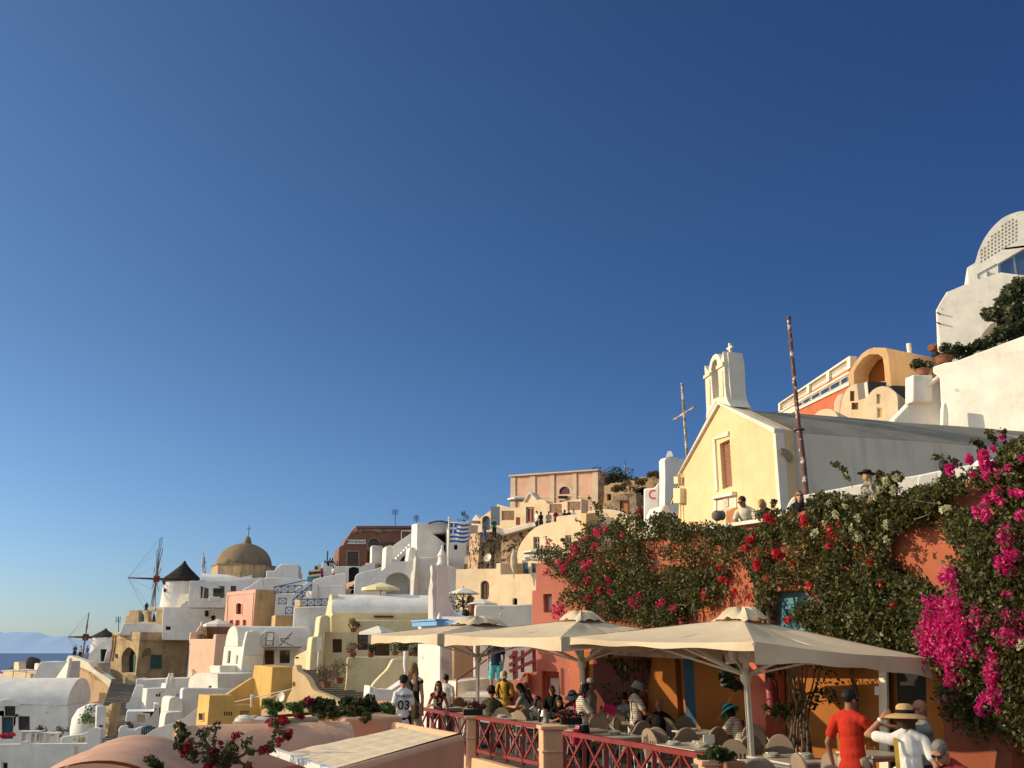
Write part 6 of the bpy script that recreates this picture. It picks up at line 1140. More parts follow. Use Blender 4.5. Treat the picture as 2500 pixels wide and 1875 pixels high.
def canopy(label, LC, FC, RC, pole, peak, capr, rib_z, drops=(.15, .15, .15, .15)):
 """LC, FC, RC, peak: points; pole: point on the floor"""
 BC = LC + RC - FC; cs = [FC, RC, BC, LC]; root = thing('canopy_umbrella', label, 'parasol', pole, 'large square beige canopies over the tables'); mb = MB(); n = 14
 def panel(a, b, ph):
  def f(i, j):
   e = a.lerp(b, j); p = e.lerp(peak, i); s = math.sin(PI * j)
   return p - V((0, 0, .05 * s * math.sin(PI * min(1, i * 1.15)) + .04 * s * (1 - i))) + V((0, 0, .005 * math.sin(j * 23 + ph) * i * (1 - i) * 4 + .002 * math.sin(i * 31 + j * 11 + ph)))
  mb.grid(f, n, n)
 for k in range(4): panel(cs[k], cs[(k + 1) % 4], k * 1.7)
 mb.build('canopy', canvas, root, sharp=25)
 mb = MB()
 for k in range(4):
  a, b = cs[k], cs[(k + 1) % 4]; out = ((a + b) / 2 - peak); out.z = 0; out.normalize()
  def v(i, j):
   e = a.lerp(b, i); s = math.sin(PI * i); e = e - V((0, 0, .04 * s)); return e + out * (.03 * j * s) - V((0, 0, j * (drops[k] + drops[k] * .6 * abs(2 * i - 1) ** 2.5 + .012 * math.sin(i * 19 + k)))) + out * (.05 * j * math.sin(i * 7 + k))
  mb.grid(v, 24, 4)
 mb.build('valance', canvas, root, sharp=0)
 mb = MB(); cp_ = peak + V((0, 0, .14)); m = 8; ring = []
 for i in range(m * 4):
  t = i / (m * 4); k = int(t * 4); j = t * 4 - k; e = cs[k].lerp(cs[(k + 1) % 4], j) - peak; e.z = 0
  rr = capr / max((cs[k] - peak).length, 1e-3); ring.append(peak + e * rr + V((0, 0, .0 + .06 * math.sin(PI * j) + .02 * math.sin(i * 2.3))) + V((0, 0, (cs[0].z - peak.z) * rr)))
 K = len(ring); rows = []
 for s in (0, .25, .5, .75, .93): rows.append([r_.lerp(cp_, s) + V((0, 0, .05 * math.sin(s * PI) * (1 + .9 * math.sin(i * 1.57 + .4)))) for i, r_ in enumerate(ring)])
 vs = [p for r_ in rows for p in r_] + [cp_]; fs = [(a * K + i, a * K + (i + 1) % K, (a + 1) * K + (i + 1) % K, (a + 1) * K + i) for a in range(4) for i in range(K)] + [(4 * K + i, 4 * K + (i + 1) % K, 5 * K) for i in range(K)]
 mb.add(vs, fs); mb.build('vent_cap', canvas, root, sharp=45)
 mb = MB(); b = pole; t = V((pole.x, pole.y, peak.z + .02)); mb.tube([b, t], .04, 14);
 for s in (-1, 1): mb.bar(b + V((s * .034, -.022, .3)), V((t.x + s * .034, t.y - .022, t.z - .05)), .02, .016)
 mb.build('pole', metalw, root)
 mb = MB(); h = V((pole.x, pole.y, rib_z)); mb.lathe([(.05, -.12), (.085, -.06), (.085, .06), (.05, .1)], h, 12); mb.build('hub', metalw, root)
 for k in range(8):
  e = cs[k // 2] if k % 2 == 0 else (cs[k // 2] + cs[(k // 2 + 1) % 4]) / 2
  q = peak.lerp(e, .70) - V((0, 0, .06 if k % 2 == 0 else .11)); mb = MB(); mb.bar(h, q, .042, .03); mb.build('strut', metalw, root)
  mb = MB(); mb.bar(t - V((0, 0, .1)), e - V((0, 0, .03 if k % 2 == 0 else .09)), .04, .03); mb.build('rib', metalw, root)
 mb = MB(); mb.box(b + V((0, 0, .04)), (.7, .7, .08)); mb.build('base', metald, root)
 return root
reg('n')
pz = lambda x, Y: V((P(x, 1600, Y).x, Y, 0))
u1 = (P(907, 1549, 24), P(1068, 1547, 20.8)); c = pz(1167, 23.4); RCu = 2 * c - u1[0]; RCu.z = 2.45
canopy('farthest beige canopy with worn dark top at left', u1[0], u1[1], RCu, c, V((c.x, c.y, P(1172, 1520, 23.4).z)), .75, P(1165, 1606, 23.4).z)
u2 = (P(1086, 1549, 20), P(1370, 1554, 16.3)); c = pz(1420, 18.7)
canopy('middle beige canopy by the coral pink wall', u2[0], u2[1], V((3.5, 18.0, 2.38)), c, V((c.x, c.y, P(1416, 1511, 18.7).z)), .52, P(1422, 1617, 18.7).z)
u3 = (P(1392, 1556, 15.2), P(1840, 1566, 12.0)); c = pz(1818, 14.2)
canopy('nearest and largest beige canopy in front of the orange wall', u3[0], u3[1], P(2266, 1606, 13.2), c, V((c.x, c.y, P(1812, 1509, 14.2).z)), .44, P(1813, 1650, 14.2).z, (.17, .13, .10, .07))
mb = MB(); q = P(1790, 1594, 14.6); mb.lathe([(.05, -.1), (.07, -.06), (.07, .06), (.03, .12)], q, 12); tag(mb.build('lamp', signw), 'small white lamp hanging under the nearest canopy', 'lamp')
tops = [(1018, 1728), (1140, 1750), (1166, 1752), (1321, 1774), (1378, 1789), (1738, 1849)]
RB = [Pz(x, y, 1.0) for x, y in tops]
def terrace_rail(label, a, b, n):
 root = thing('railing', label, 'railing', V((a.x, a.y, .36)), 'red crossed railings along the terrace edge'); xrail('', V((a.x, a.y, .36)), V((b.x, b.y, .36)), .08, .64, redpaint, n, .055, root=root)
terrace_rail('shaded far section of red crossed railing beside the standing tourists', RB[0], RB[1], 4); terrace_rail('middle section of red crossed railing between the apricot pillars', RB[2], RB[3], 4); terrace_rail('nearest section of red crossed railing in front of the tables', RB[4], RB[5], 6)
def pillar(label, px0, px1, pyt, z, Y, w_=.36):
 q = Pz((px0 + px1) / 2, pyt, z); root = thing('pillar', label, 'pillar', V((q.x, q.y, -1.2))); mb = MB(); rz = math.atan2(RB[5].y - RB[0].y, RB[5].x - RB[0].x)
 q.y += .15; mb.box((q.x, q.y, (z - .06 - 1.2) / 2), (w_, w_, z - .06 + 1.2), rz=0.15); mb.build('shaft', terra, root, bevel=.02)
 mb = MB(); mb.box((q.x, q.y, z - .03), (w_ + .07, w_ + .07, .06), rz=.15); mb.box((q.x, q.y, z - .38), (w_ + .03, w_ + .03, .035), rz=.15); mb.build('capital', terra, root, bevel=.012); return q
PQ = [pillar('far apricot pillar between the railing sections', 1143, 1164, 1748, 1.03, 0, .22), pillar('middle apricot pillar with incised marks', 1324, 1371, 1772, 1.03, 0, .36), pillar('nearest apricot pillar at the bottom edge of the photo', 1722, 1752, 1857, 1.0, 0, .20)]
a, b = RB[0], RB[5]; d = (b - a).normalized(); nrm = V((-d.y, d.x, 0)); mb = MB(); e = b + d * 5; mb.prism([V((p.x, p.y, -2.2)) for p in (a - nrm * .06, e - nrm * .06, e + nrm * .12, a + nrm * .12)], (0, 0, 2.52)); tag(mb.build('parapet', terra, bevel=.02), 'low terracotta parapet carrying the red railing', 'parapet')
# small slab and steps left of the terrace: the public path
mb = MB(); mb.prism([V(p) for p in ((-2.3, 21.5, -.05), (-4.6, 29, -.05), (-5.8, 28, -.05), (-4.4, 15, -.05), (-1.5, 15, -.05), (-1.0, 18.2, -.05))], (0, 0, -.4)); struct(mb.build('path', paving))
reg('n')
def vault(label, a, b, r, m, sag=1.0, ends=None, cat='roof', thick=.12, th0=0, th1=180, bevel=0, wob=.03):
 """barrel vault whose crown runs from a to b"""
 ax = (b - a); ax.z = 0; L = ax.length; ax.normalize(); s = V((ax.y, -ax.x, 0)); root = thing('vault_roof', label, cat, V(((a.x + b.x) / 2, (a.y + b.y) / 2, a.z - r * sag - .6))); mb = MB(); n, mseg = 28, 16; vs = []
 for k in range(mseg + 1):
  c = a.lerp(b, k / mseg)
  for i in range(n + 1):
   t = R(th0 + (th1 - th0) * i / n); p = c + s * (r * math.cos(t)) + V((0, 0, r * sag * (math.sin(t) - 1)))
   vs.append(p + V((0, 0, 1)) * wob * noise.noise(p * .9) + s * wob * noise.noise(p * 1.1 + V((4, 2, 1))))
 mb.add(vs, [(k * (n + 1) + i, (k + 1) * (n + 1) + i, (k + 1) * (n + 1) + i + 1, k * (n + 1) + i + 1) for k in range(mseg) for i in range(n)]); mb.build('vault', m, root, sharp=60)
 for c, sg in ((a, -1), (b, 1)):
  pts = [c + s * (r * math.cos(R(th0 + (th1 - th0) * i / n))) + V((0, 0, r * sag * (math.sin(R(th0 + (th1 - th0) * i / n)) - 1))) for i in range(n + 1)]
  lo = [pts[-1] - V((0, 0, .6)), pts[0] - V((0, 0, .6))]; mb = MB(); mb.prism([p - V((0, 0, .015)) for p in pts] + lo, ax * sg * .02); mb.build('end_wall', ends or m, root)
 return root
v1a = Pz(232, 1859, 1.28); v1b = Pz(346, 1794, 1.28)
vault('large dusty pink barrel roof curving across the bottom left corner', v1a, v1b, 1.05, vaultpink, ends=terra)
v2a = Pz(436, 1773, 1.30); v2b = Pz(812, 1763, 1.30); ax = (v2b - v2a).normalized();
vault('dusty pink barrel roof lying behind the red bougainvillea', v2a, v2b + ax * .2, .62, vaultpink, ends=terra)
mb = MB(); s = V((ax.y, -ax.x, 0)); n = 24
rim = [v2a + s * (.66 * math.cos(PI * i / n)) + V((0, 0, .66 * math.sin(PI * i / n) - .62)) for i in range(n + 1)]; mb.tube(rim, .035, 8); tag(mb.build('roof_rim', terra), 'sunlit rounded rim at the left end of the pink barrel roof', 'roof rim')
# flat roof strip in front of the second vault
q = [Pz(380, 1858, .72), Pz(660, 1842, .72), Pz(900, 1822, .72)]; mb = MB(); mb.prism([V(p) for p in ((-3.9, 9.5, .66), (-1.9, 7.5, .66), (-1.2, 12.6, .66), (-3.6, 12.4, .66))], (0, 0, -2.6)); o = mb.build('lower_roof', vaultpink, bevel=.04); tag(o, 'shaded flat pink roof beneath the red bougainvillea', 'roof')
# planter corner
pl = plane(845, 1756, 13.6, 36); Dp = az(58)
ptop = [(758, 1745), (764, 1739), (845, 1754), (838, 1812), (820, 1900), (752, 1900)]
house('apricot planter wall with a sharp corner full of green plants', pl, [(750, 1950), (763, 1739), (845, 1754), (840, 1805), (830, 1950)], lenpx(pl, 845, 1760, 985, Dp), terra, D=Dp, name='planter', cat='planter', bevel=.03)
# shade roof of beige tarpaulin
A, B, C = Pz(690, 1838, 1.2), Pz(977, 1777, 1.2), Pz(1116, 1803, 1.2); Dd = A + (C - B)
sh = thing('shade_roof', 'quilted beige tarpaulin shade roof with a flaking white frame', 'shade roof', V((A.x, B.y, .2))); mb = MB()
def tf(i, j):
 p = A.lerp(B, i).lerp(Dd.lerp(C, i), j); a_, b_ = i * 7 % 1, j * 5 % 1; ii, jj = i * 7, j * 5
 z = .005 * abs(math.sin(PI * ii)) ** .6 * abs(math.sin(PI * jj)) ** .6 * (1 + .35 * noise.noise(V((int(ii) * 3.1, int(jj) * 2.7, 1)))) + .012 * noise.noise(p * 2)
 return p + V((0, 0, z))
mb.grid(tf, 112, 80); mb.build('tarpaulin', tarp, sh, sharp=0)
mb = MB(); o = (A - B).normalized(); e = (Dd - A).normalized(); a_ = A + o * .06 - e * .25; b_ = Dd + o * .06 + e * .5; flk = noisy('flaking_white_blue_paint', (.70, .68, .64), (.62, .6, .56), scale=6, spot=.44, spotc=(.22, .34, .55), sspot=9); mb.bar(a_, b_, .07, .06); mb.build('frame', flk, sh)
for t in (.3, .75): mb = MB(); mb.bar(a_.lerp(b_, t), a_.lerp(b_, t) - o * .3, .03, .03); mb.build('crossbar', flk, sh)
mb = MB(); mb.prism([A + V((0, 0, -.16)), B + V((0, 0, -.16)), C + V((0, 0, -.16)), Dd + V((0, 0, -.16))], (0, 0, .02)); mb.build('underside', woodr, sh)
r1 = (C - B).normalized(); r2 = (B - A).normalized(); w_ = .17
path = [B - r1 * .35 + r2 * .02, B + r2 * w_ - r1 * .35, C + r2 * w_ + r1 * .03, C + r1 * w_ + r2 * .03, Dd + r1 * w_ - r2 * 1.2, Dd - r2 * 1.2 + r1 * .01, C + r1 * .01 + r2 * .02]
mb = MB(); mb.prism([V((p.x, p.y, 1.25)) for p in path], (0, 0, -3)); o = mb.build('parapet', terra, bevel=.07); tag(o, 'apricot parapet wrapping the corner of the tarpaulin shade roof', 'parapet')
# small things on the pink roofs
reg('D')
mb = MB(); a, b = P(1140, 1168, 12.6), P(1420, 1145, 12.9); mb.tube([a, b], .055, 14); mb.tube([a - V((.1, 0, .04)), a], .03, 8); tag(mb.build('rolled_mat', canvasd), 'rolled dark mat lying on the pink roof by the planter', 'mat')
mb = MB(); mb.bar(P(690, 1128, 13.5), P(1370, 1070, 15), .03, .04); tag(mb.build('edge_beam', metald), 'thin dark beam behind the roof plants', 'beam')
pl = plane(700, 1160, 13, -10); house('low lilac white ledge behind the pink barrel roof', pl, cr([(522, 1260), (526, 1165), (545, 1148), (600, 1140), (700, 1138), (820, 1135), (900, 1150)], 3) + [(920, 1260)], .6, plaster('lilac_white', (.66, .54, .52)), name='ledge', cat='ledge', bevel=.03)
mb = MB(); q = P(650, 1135, 12.9); mb.ball(q, (.13, .1, .06), 10); mb.bar(q + V((-.1, 0, .02)), q + V((.14, 0, .03)), .12, .03); tag(mb.build('cloth', canvw), 'crumpled white cloth lying on the lilac ledge', 'cloth')
def inpoly(p, poly):
 x, y = p; c = False; j = len(poly) - 1
 for i in range(len(poly)):
  if (poly[i][1] > y) != (poly[j][1] > y) and x < (poly[j][0] - poly[i][0]) * (y - poly[i][1]) / (poly[j][1] - poly[i][1]) + poly[i][0]: c = not c
  j = i
 return c
def sample(poly, n, rg):
 xs = [p[0] for p in poly]; ys = [p[1] for p in poly]; out = []
 while len(out) < n:
  p = (rg.uniform(min(xs), max(xs)), rg.uniform(min(ys), max(ys)))
  if inpoly(p, poly): out.append(p)
 return out
def WO(x, y, d): return Plane(WP.o + WP.n * d, WP.n).at(x, y)
def bush_on_wall(label, polys, flowers, seed, size=.062, lm=leaf, stems=(), off=(.1, .55), sprays=(), lm2=None):
 """polys: (outline in photo pixels, clumps, leaves, clump radius); flowers: (x, y, radius px, count, material)"""
 rg = random.Random(seed); reg('n'); root = thing('bougainvillea', label, 'bougainvillea', WP.at(*stems[0][0]) + WP.n * .2 if stems else WP.at(*polys[0][0][0]))
 tot = 0; C, Rr, N = [], [], 0
 for poly, k, n, r in polys:
  for (x, y) in sample(poly, k, rg):
   C.append(WO(x, y, rg.uniform(*off))); Rr.append(r * rg.uniform(.6, 1.25))
  N += int(n * 1.22)
 leaves('foliage', root, lm, C, Rr, N, size, flat=.9, seed=seed)
 if lm2: leaves('foliage', root, lm2, C, Rr, N // 4, size, flat=1, seed=seed + 9)
 for st in stems:
  mb = MB(); pts = [WO(x, y, .12 + .1 * rg.random()) for x, y in cr(st, 4)]; k = len(pts); mb.tube(pts, [.035 * (1 - .7 * i / k) + .006 for i in range(k)], 6); mb.build('stem', bark, root)
 sl_ = []
 for a, b in sprays:
  A_, B_ = WO(*a, .3), WO(*b, .42); pts = [A_.lerp(B_, t) + V((0, 0, .10 * math.sin(t * 3))) for t in (0, .25, .5, .75, 1)]; mb = MB(); mb.tube(pts, [.008, .007, .006, .005, .003], 5); mb.build('twig', bark, root)
  sl_ += [A_.lerp(B_, t) + V((0, 0, .10 * math.sin(t * 3))) for t in np.linspace(.2, 1, 14)]
 for poly, k, n, r in polys:
  for (x, y) in sample(poly, max(3, k // 7), rg):
   a_ = rg.uniform(0, 2 * PI); dx, dy = math.cos(a_) * 26, math.sin(a_) * 26 + 6; o_ = rg.uniform(off[0], off[1] * 1.05); pts = [tuple(WO(x + dx * t + rg.uniform(-3, 3), y + dy * t + rg.uniform(-3, 3), o_)) for t in (-1, -.5, 0, .5, 1)]
   mb = MB(); mb.tube(cr(pts, 2), [.011 - .0009 * i for i in range(9)], 5); mb.build('twig', bark, root)
 if sl_: leaves('foliage', root, lm, sl_, .055, len(sl_) * 5, size, seed=seed + 3)
 g = {}
 for (x, y, r, n, m) in flowers: g.setdefault(m.name, [m, [], [], 0]); e = g[m.name]; q = WP.at(x, y) + WP.n * (off[1] + .12); sc = (WP.at(x + r, y) - WP.at(x, y)).length; sc = min(sc, r * (q - EYE).length / F * 1.3)
 for (x, y, r, n, m) in flowers:
  e = g[m.name]; base = WO(x, y, off[1] + .06); sc = r * (base - EYE).length / F
  for _ in range(max(2, int(n / 40))): e[1].append(base + V((rg.uniform(-.5, .5) * sc, rg.uniform(-.25, .25) * sc, rg.uniform(-.6, .6) * sc))); e[2].append(sc * .62)
  e[3] += n
 for e in g.values(): leaves('blossom', root, e[0], e[1], e[2], e[3], size * .82, flat=1.05, seed=seed + 7, droop=0)
 return root
L_ = lambda x, y: (1300 + x * .2712, 1150 + y * .2712)
M__ = lambda x, y: (1850 + x * .33146, 1050 + y * .33146)
def fl(conv, rows, m): return [(*conv(x, y), r, n, m) for x, y, r, n, _ in rows]
bush_on_wall('dense dark bougainvillea with pink blossom at the left end of the coral wall',
 [([L_(*p) for p in ((330, 700), (480, 620), (560, 480), (700, 500), (850, 560), (980, 620), (1000, 800), (1100, 900), (1200, 980), (1300, 1050), (1250, 1180), (1420, 1290), (980, 1390), (640, 1340), (520, 1280), (330, 1270), (280, 1130), (330, 1000), (200, 900))], 150, 13000, .29),
     ([L_(*p) for p in ((60, 690), (160, 640), (330, 760), (330, 900), (220, 900), (40, 820))], 22, 1100, .16), ([L_(*p) for p in ((640, 480), (900, 420), (1300, 430), (1560, 490), (1560, 560), (1000, 590), (700, 560))], 55, 4200, .2)],
 fl(L_, [(560, 545, 16, 110, 0), (640, 525, 13, 90, 0), (800, 570, 9, 50, 0), (490, 595, 8, 50, 0), (455, 630, 9, 60, 0), (545, 695, 11, 70, 0), (390, 710, 18, 150, 0), (350, 760, 12, 70, 0), (155, 665, 10, 60, 0), (280, 870, 17, 150, 0), (240, 810, 12, 80, 0), (500, 850, 20, 190, 0), (440, 830, 10, 60, 0), (105, 920, 11, 80, 0), (500, 970, 12, 60, 0), (675, 990, 10, 70, 0), (400, 1035, 8, 50, 0), (500, 1150, 15, 130, 0), (610, 1085, 15, 130, 0), (695, 1090, 9, 60, 0), (640, 1180, 9, 60, 0), (950, 1135, 12, 100, 0), (920, 1210, 17, 170, 0), (1160, 1170, 15, 140, 0), (1265, 1225, 10, 70, 0), (240, 1275, 18, 190, 0), (190, 1245, 10, 70, 0), (625, 1290, 11, 90, 0), (1330, 1350, 8, 50, 0), (270, 1200, 12, 70, 0)], petp),
 11, stems=[[(1440, 1560), (1450, 1450), (1500, 1390), (1580, 1370)], [L_(900, 620), L_(960, 720), L_(1050, 800), L_(1180, 845)], [L_(1480, 1330), L_(1450, 1180), L_(1560, 1100)], [L_(1400, 1190), L_(1360, 1080), L_(1290, 1020)]],
 sprays=[(L_(560, 640), L_(380, 430)), (L_(640, 520), L_(510, 240)), (L_(600, 500), L_(570, 300)), (L_(650, 500), L_(590, 290)), (L_(480, 620), L_(380, 580)), (L_(300, 760), L_(60, 690)), (L_(280, 800), L_(110, 600)), (L_(250, 900), L_(0, 780)), (L_(300, 700), L_(260, 620)), (L_(740, 520), L_(800, 400)), (L_(840, 520), L_(900, 430))], lm2=leafd)
bush_on_wall('airy bougainvillea with red blossom over the middle of the coral wall',
 [([L_(*p) for p in ((1560, 480), (1700, 470), (1900, 550), (2200, 510), (2212, 610), (1700, 640), (1600, 600))], 50, 3000, .16), ([L_(*p) for p in ((980, 620), (1600, 560), (2050, 620), (2200, 900), (1700, 1080), (1250, 1000))], 46, 1700, .2), ([L_(*p) for p in ((1150, 900), (1700, 900), (1700, 1100), (1300, 1300), (1200, 1100))], 46, 3300, .24),
     ([M__(*p) for p in ((0, 600), (180, 610), (330, 660), (540, 760), (500, 900), (200, 820), (20, 760))], 40, 2100, .18), ([M__(*p) for p in ((0, 760), (60, 760), (100, 1200), (60, 1400), (0, 1360))], 20, 1500, .2), ([M__(*p) for p in ((110, 900), (560, 860), (620, 1020), (470, 1140), (120, 1120))], 24, 1000, .2)],
 fl(L_, [(1965, 605, 15, 130, 0), (1910, 670, 12, 80, 0), (2040, 845, 14, 140, 0), (2190, 740, 13, 110, 0), (1690, 950, 11, 80, 0), (1750, 1010, 8, 60, 0), (1810, 1075, 10, 90, 0), (1565, 1110, 13, 130, 0), (1680, 875, 8, 50, 0), (2130, 405, 14, 120, 0), (1950, 1115, 8, 50, 0)], petr) + fl(M__, [(75, 640, 15, 120, 0), (350, 655, 15, 130, 0), (150, 905, 14, 140, 0), (560, 730, 18, 110, 0), (620, 730, 15, 90, 0), (550, 800, 12, 70, 0), (520, 870, 12, 80, 0), (465, 1035, 14, 110, 0), (850, 985, 15, 140, 0), (415, 1170, 20, 190, 0), (595, 1220, 9, 60, 0), (230, 1405, 11, 90, 0), (245, 960, 8, 50, 0), (15, 995, 10, 90, 0), (60, 1080, 7, 40, 0)], petr),
 12, stems=[[(1880, 1560), (1870, 1450), (1840, 1390), (1800, 1350)], [M__(30, 1400), M__(10, 1250), M__(-40, 1100)], [L_(1700, 560), L_(1750, 640), L_(1690, 720)], [L_(1950, 600), L_(1840, 680), L_(1760, 760)]], sprays=[(M__(700, 420), M__(560, 255)), (M__(120, 600), M__(120, 540))], off=(.05, .4))
bush_on_wall('leafy bougainvillea with cream white blossom along the top of the wall',
 [([M__(*p) for p in ((380, 540), (560, 480), (740, 520), (1000, 500), (1100, 520), (1280, 440), (1420, 460), (1260, 540), (1280, 660), (1100, 720), (960, 700), (900, 800), (760, 800), (600, 700), (420, 640))], 105, 7200, .18), ([M__(*p) for p in ((620, 700), (900, 700), (980, 860), (880, 1000), (640, 960), (520, 960))], 26, 1100, .18), ([M__(*p) for p in ((890, 370), (1010, 370), (1060, 440), (1000, 490), (880, 450))], 16, 800, .12), ([M__(*p) for p in ((1100, 450), (1300, 430), (1480, 390), (1500, 440), (1280, 480), (1120, 490))], 26, 1300, .13)],
 fl(M__, [(950, 690, 9, 38, 0), (930, 390, 16, 71, 0), (900, 440, 13, 49, 0), (690, 740, 14, 44, 0), (760, 780, 14, 44, 0), (960, 790, 10, 33, 0), (570, 620, 11, 38, 0), (420, 760, 11, 38, 0), (480, 690, 10, 33, 0), (1370, 600, 12, 44, 0), (650, 565, 8, 27, 0), (1310, 380, 8, 27, 0), (860, 480, 10, 33, 0), (520, 540, 9, 27, 0), (740, 650, 9, 27, 0), (1000, 350, 12, 38, 0), (1400, 560, 9, 27, 0), (990, 440, 10, 27, 0)], petw),
 13, stems=[[M__(860, 1000), M__(860, 860), M__(880, 700), M__(960, 560)], [M__(940, 820), M__(920, 930), M__(1010, 1050)], [M__(1330, 640), M__(1320, 500), M__(1250, 420)]], sprays=[(M__(900, 420), M__(900, 330)), (M__(1000, 380), M__(1060, 360))])
bush_on_wall('shaded dark green vine hanging low above the nearest canopy',
 [([M__(*p) for p in ((480, 1100), (720, 980), (900, 1020), (1100, 1160), (1230, 1150), (1240, 1300), (1020, 1560), (880, 1600), (520, 1490), (420, 1480), (410, 1300))], 105, 8200, .25), ([M__(*p) for p in ((900, 1560), (1150, 1540), (1160, 1620), (960, 1640))], 20, 1500, .16), ([M__(*p) for p in ((280, 1330), (400, 1300), (460, 1480), (300, 1420))], 22, 1600, .17)],
 fl(M__, [(1000, 1290, 8, 40, 0), (905, 1125, 5, 30, 0)], petr), 14, lm=leaf, lm2=leafd, stems=[[(2110, 1800), (2080, 1650), (2060, 1560), (2030, 1450)], [M__(1150, 1130), M__(1100, 1200), M__(1000, 1300)]])
bush_on_wall('huge bougainvillea covered in magenta blossom at the right edge',
 [([M__(*p) for p in ((1380, 640), (1560, 620), (1760, 700), (1961, 720), (2000, 1750), (1700, 1750), (1500, 1640), (1180, 1640), (1240, 1250), (1560, 1300), (1480, 1060), (1520, 800))], 170, 15000, .29), ([M__(*p) for p in ((1560, 1600), (1960, 1600), (2000, 2300), (1800, 2260), (1500, 2140), (1380, 1980), (1440, 1800))], 90, 8600, .28), ([M__(*p) for p in ((1480, 1100), (1900, 1000), (1961, 1400), (1560, 1400))], 40, 3500, .26)],
 fl(M__, [(1400, 1060, 22, 260, 0), (1440, 1130, 22, 230, 0), (1350, 1080, 16, 120, 0), (1840, 800, 26, 320, 0), (1790, 760, 16, 140, 0), (1870, 880, 24, 260, 0), (1830, 1000, 26, 260, 0), (1900, 900, 18, 150, 0), (1290, 1310, 30, 420, 0), (1260, 1390, 22, 260, 0), (1420, 1260, 28, 380, 0), (1500, 1330, 34, 560, 0), (1420, 1420, 36, 600, 0), (1540, 1460, 34, 520, 0), (1430, 1530, 36, 560, 0), (1340, 1540, 34, 520, 0), (1270, 1560, 32, 460, 0), (1560, 1570, 34, 460, 0), (1480, 1620, 34, 460, 0), (1230, 1480, 20, 160, 0), (1660, 1380, 26, 220, 0), (1700, 1400, 18, 120, 0), (1180, 1470, 14, 70, 0), (1390, 1640, 30, 320, 0), (1850, 1500, 26, 240, 0), (1790, 1540, 20, 140, 0), (1870, 1370, 22, 150, 0), (1940, 1390, 20, 120, 0), (1850, 1180, 18, 120, 0), (1660, 600, 22, 170, 0), (1600, 590, 15, 100, 0), (1940, 600, 18, 120, 0), (1700, 490, 0.1, 2, 0)], petm)
 + [(x, y, r, n, petm) for x, y, r, n in ((2330, 1655, 22, 300), (2310, 1630, 16, 160), (2425, 1645, 26, 420), (2420, 1600, 18, 200), (2430, 1690, 26, 420), (2400, 1710, 14, 120), (2440, 1740, 12, 60), (2395, 1735, 18, 170), (2250, 1612, 12, 90), (2255, 1640, 8, 50), (2395, 1605, 15, 120), (2330, 1700, 12, 60), (2310, 1715, 14, 60), (2480, 1545, 15, 120), (2450, 1530, 15, 120))] + fl(M__, [(1940, 1570, 13, 60, 0)], petw),
 15, size=.056, off=(.15, .85), lm2=leafd, stems=[[(2420, 1900), (2400, 1700), (2430, 1500), (2380, 1300)], [(2350, 1760), (2300, 1650), (2330, 1500)]])
bush_on_wall('thin high bougainvillea with purple pink blossom reaching above the wall',
 [([M__(*p) for p in ((1500, 380), (1620, 330), (1760, 160), (1961, 110), (1980, 700), (1780, 680), (1800, 500), (1700, 400), (1600, 360))], 56, 3300, .16)],
 fl(M__, [(1670, 210, 18, 180, 0), (1560, 215, 14, 100, 0), (1690, 270, 18, 170, 0), (1700, 330, 14, 110, 0), (1400, 295, 16, 150, 0), (1780, 340, 13, 90, 0), (1860, 295, 12, 80, 0), (1585, 310, 10, 60, 0), (1745, 460, 16, 120, 0), (1680, 490, 15, 110, 0), (1780, 500, 14, 100, 0), (1790, 60, 9, 50, 0), (1735, 135, 8, 40, 0), (1940, 210, 9, 60, 0), (1760, 520, 14, 80, 0), (1890, 470, 14, 80, 0), (1940, 480, 12, 60, 0), (1610, 590, 14, 110, 0), (1670, 620, 14, 90, 0)], petm), 16,
 sprays=[(M__(1800, 300), M__(1700, 20)), (M__(1850, 260), M__(1800, 10)), (M__(1700, 240), M__(1590, 90)), (M__(1900, 300), M__(1961, 60)), (M__(1560, 330), M__(1300, 210))], stems=[[M__(1961, 700), M__(1900, 500), M__(1850, 300), M__(1780, 120)]], off=(.1, .5))
# trunks in the dark alcoves
def trunks(label, x0, x1, yt, yb, Y, seed, n=8):
 reg('n'); rg = random.Random(seed); root = thing('vine_trunk', label, 'vine', P((x0 + x1) / 2, yb, Y)); mb = MB()
 for i in range(n):
  xa = rg.uniform(x0, x1); xb = (x0 + x1) / 2 + rg.uniform(-.25, .25) * (x1 - x0); pts = [P(xb + (xa - xb) * t + rg.uniform(-6, 6), yb + (yt - yb) * t, Y + rg.uniform(-.25, .25)) for t in (0, .2, .4, .6, .8, 1)]
  mb.tube(cr([tuple(p) for p in pts], 3), [.018 * (1 - .05 * k) + .006 for k in range(16)], 6)
 mb.build('trunk', bark, root); leaves('foliage', root, leafd, [P(rg.uniform(x0 - 10, x1 + 25), rg.uniform(yt, (yt + yb) / 2), Y - rg.uniform(0, .5)) for _ in range(14)], .18, 520, .065, seed=seed); return root
trunks('tangled vine trunks in the dark alcove left of the blue door', 1490, 1580, 1600, 1870, 22.5, 3, 9)
trunks('bare vine trunks and twigs between the red pillar and the doorway', 1895, 2020, 1610, 1880, 15.6, 4, 10)
q = P(1785, 1630, 17.2); rt = thing('hanging_vine', 'dark leafy sprig hanging beside the front canopy pole', 'vine', q); leaves('foliage', rt, leafd, [P(x, y, 17.0) for x, y in ((1775, 1610), (1790, 1640), (1780, 1668), (1800, 1672), (1770, 1650), (1795, 1620))], .12, 420, .08)
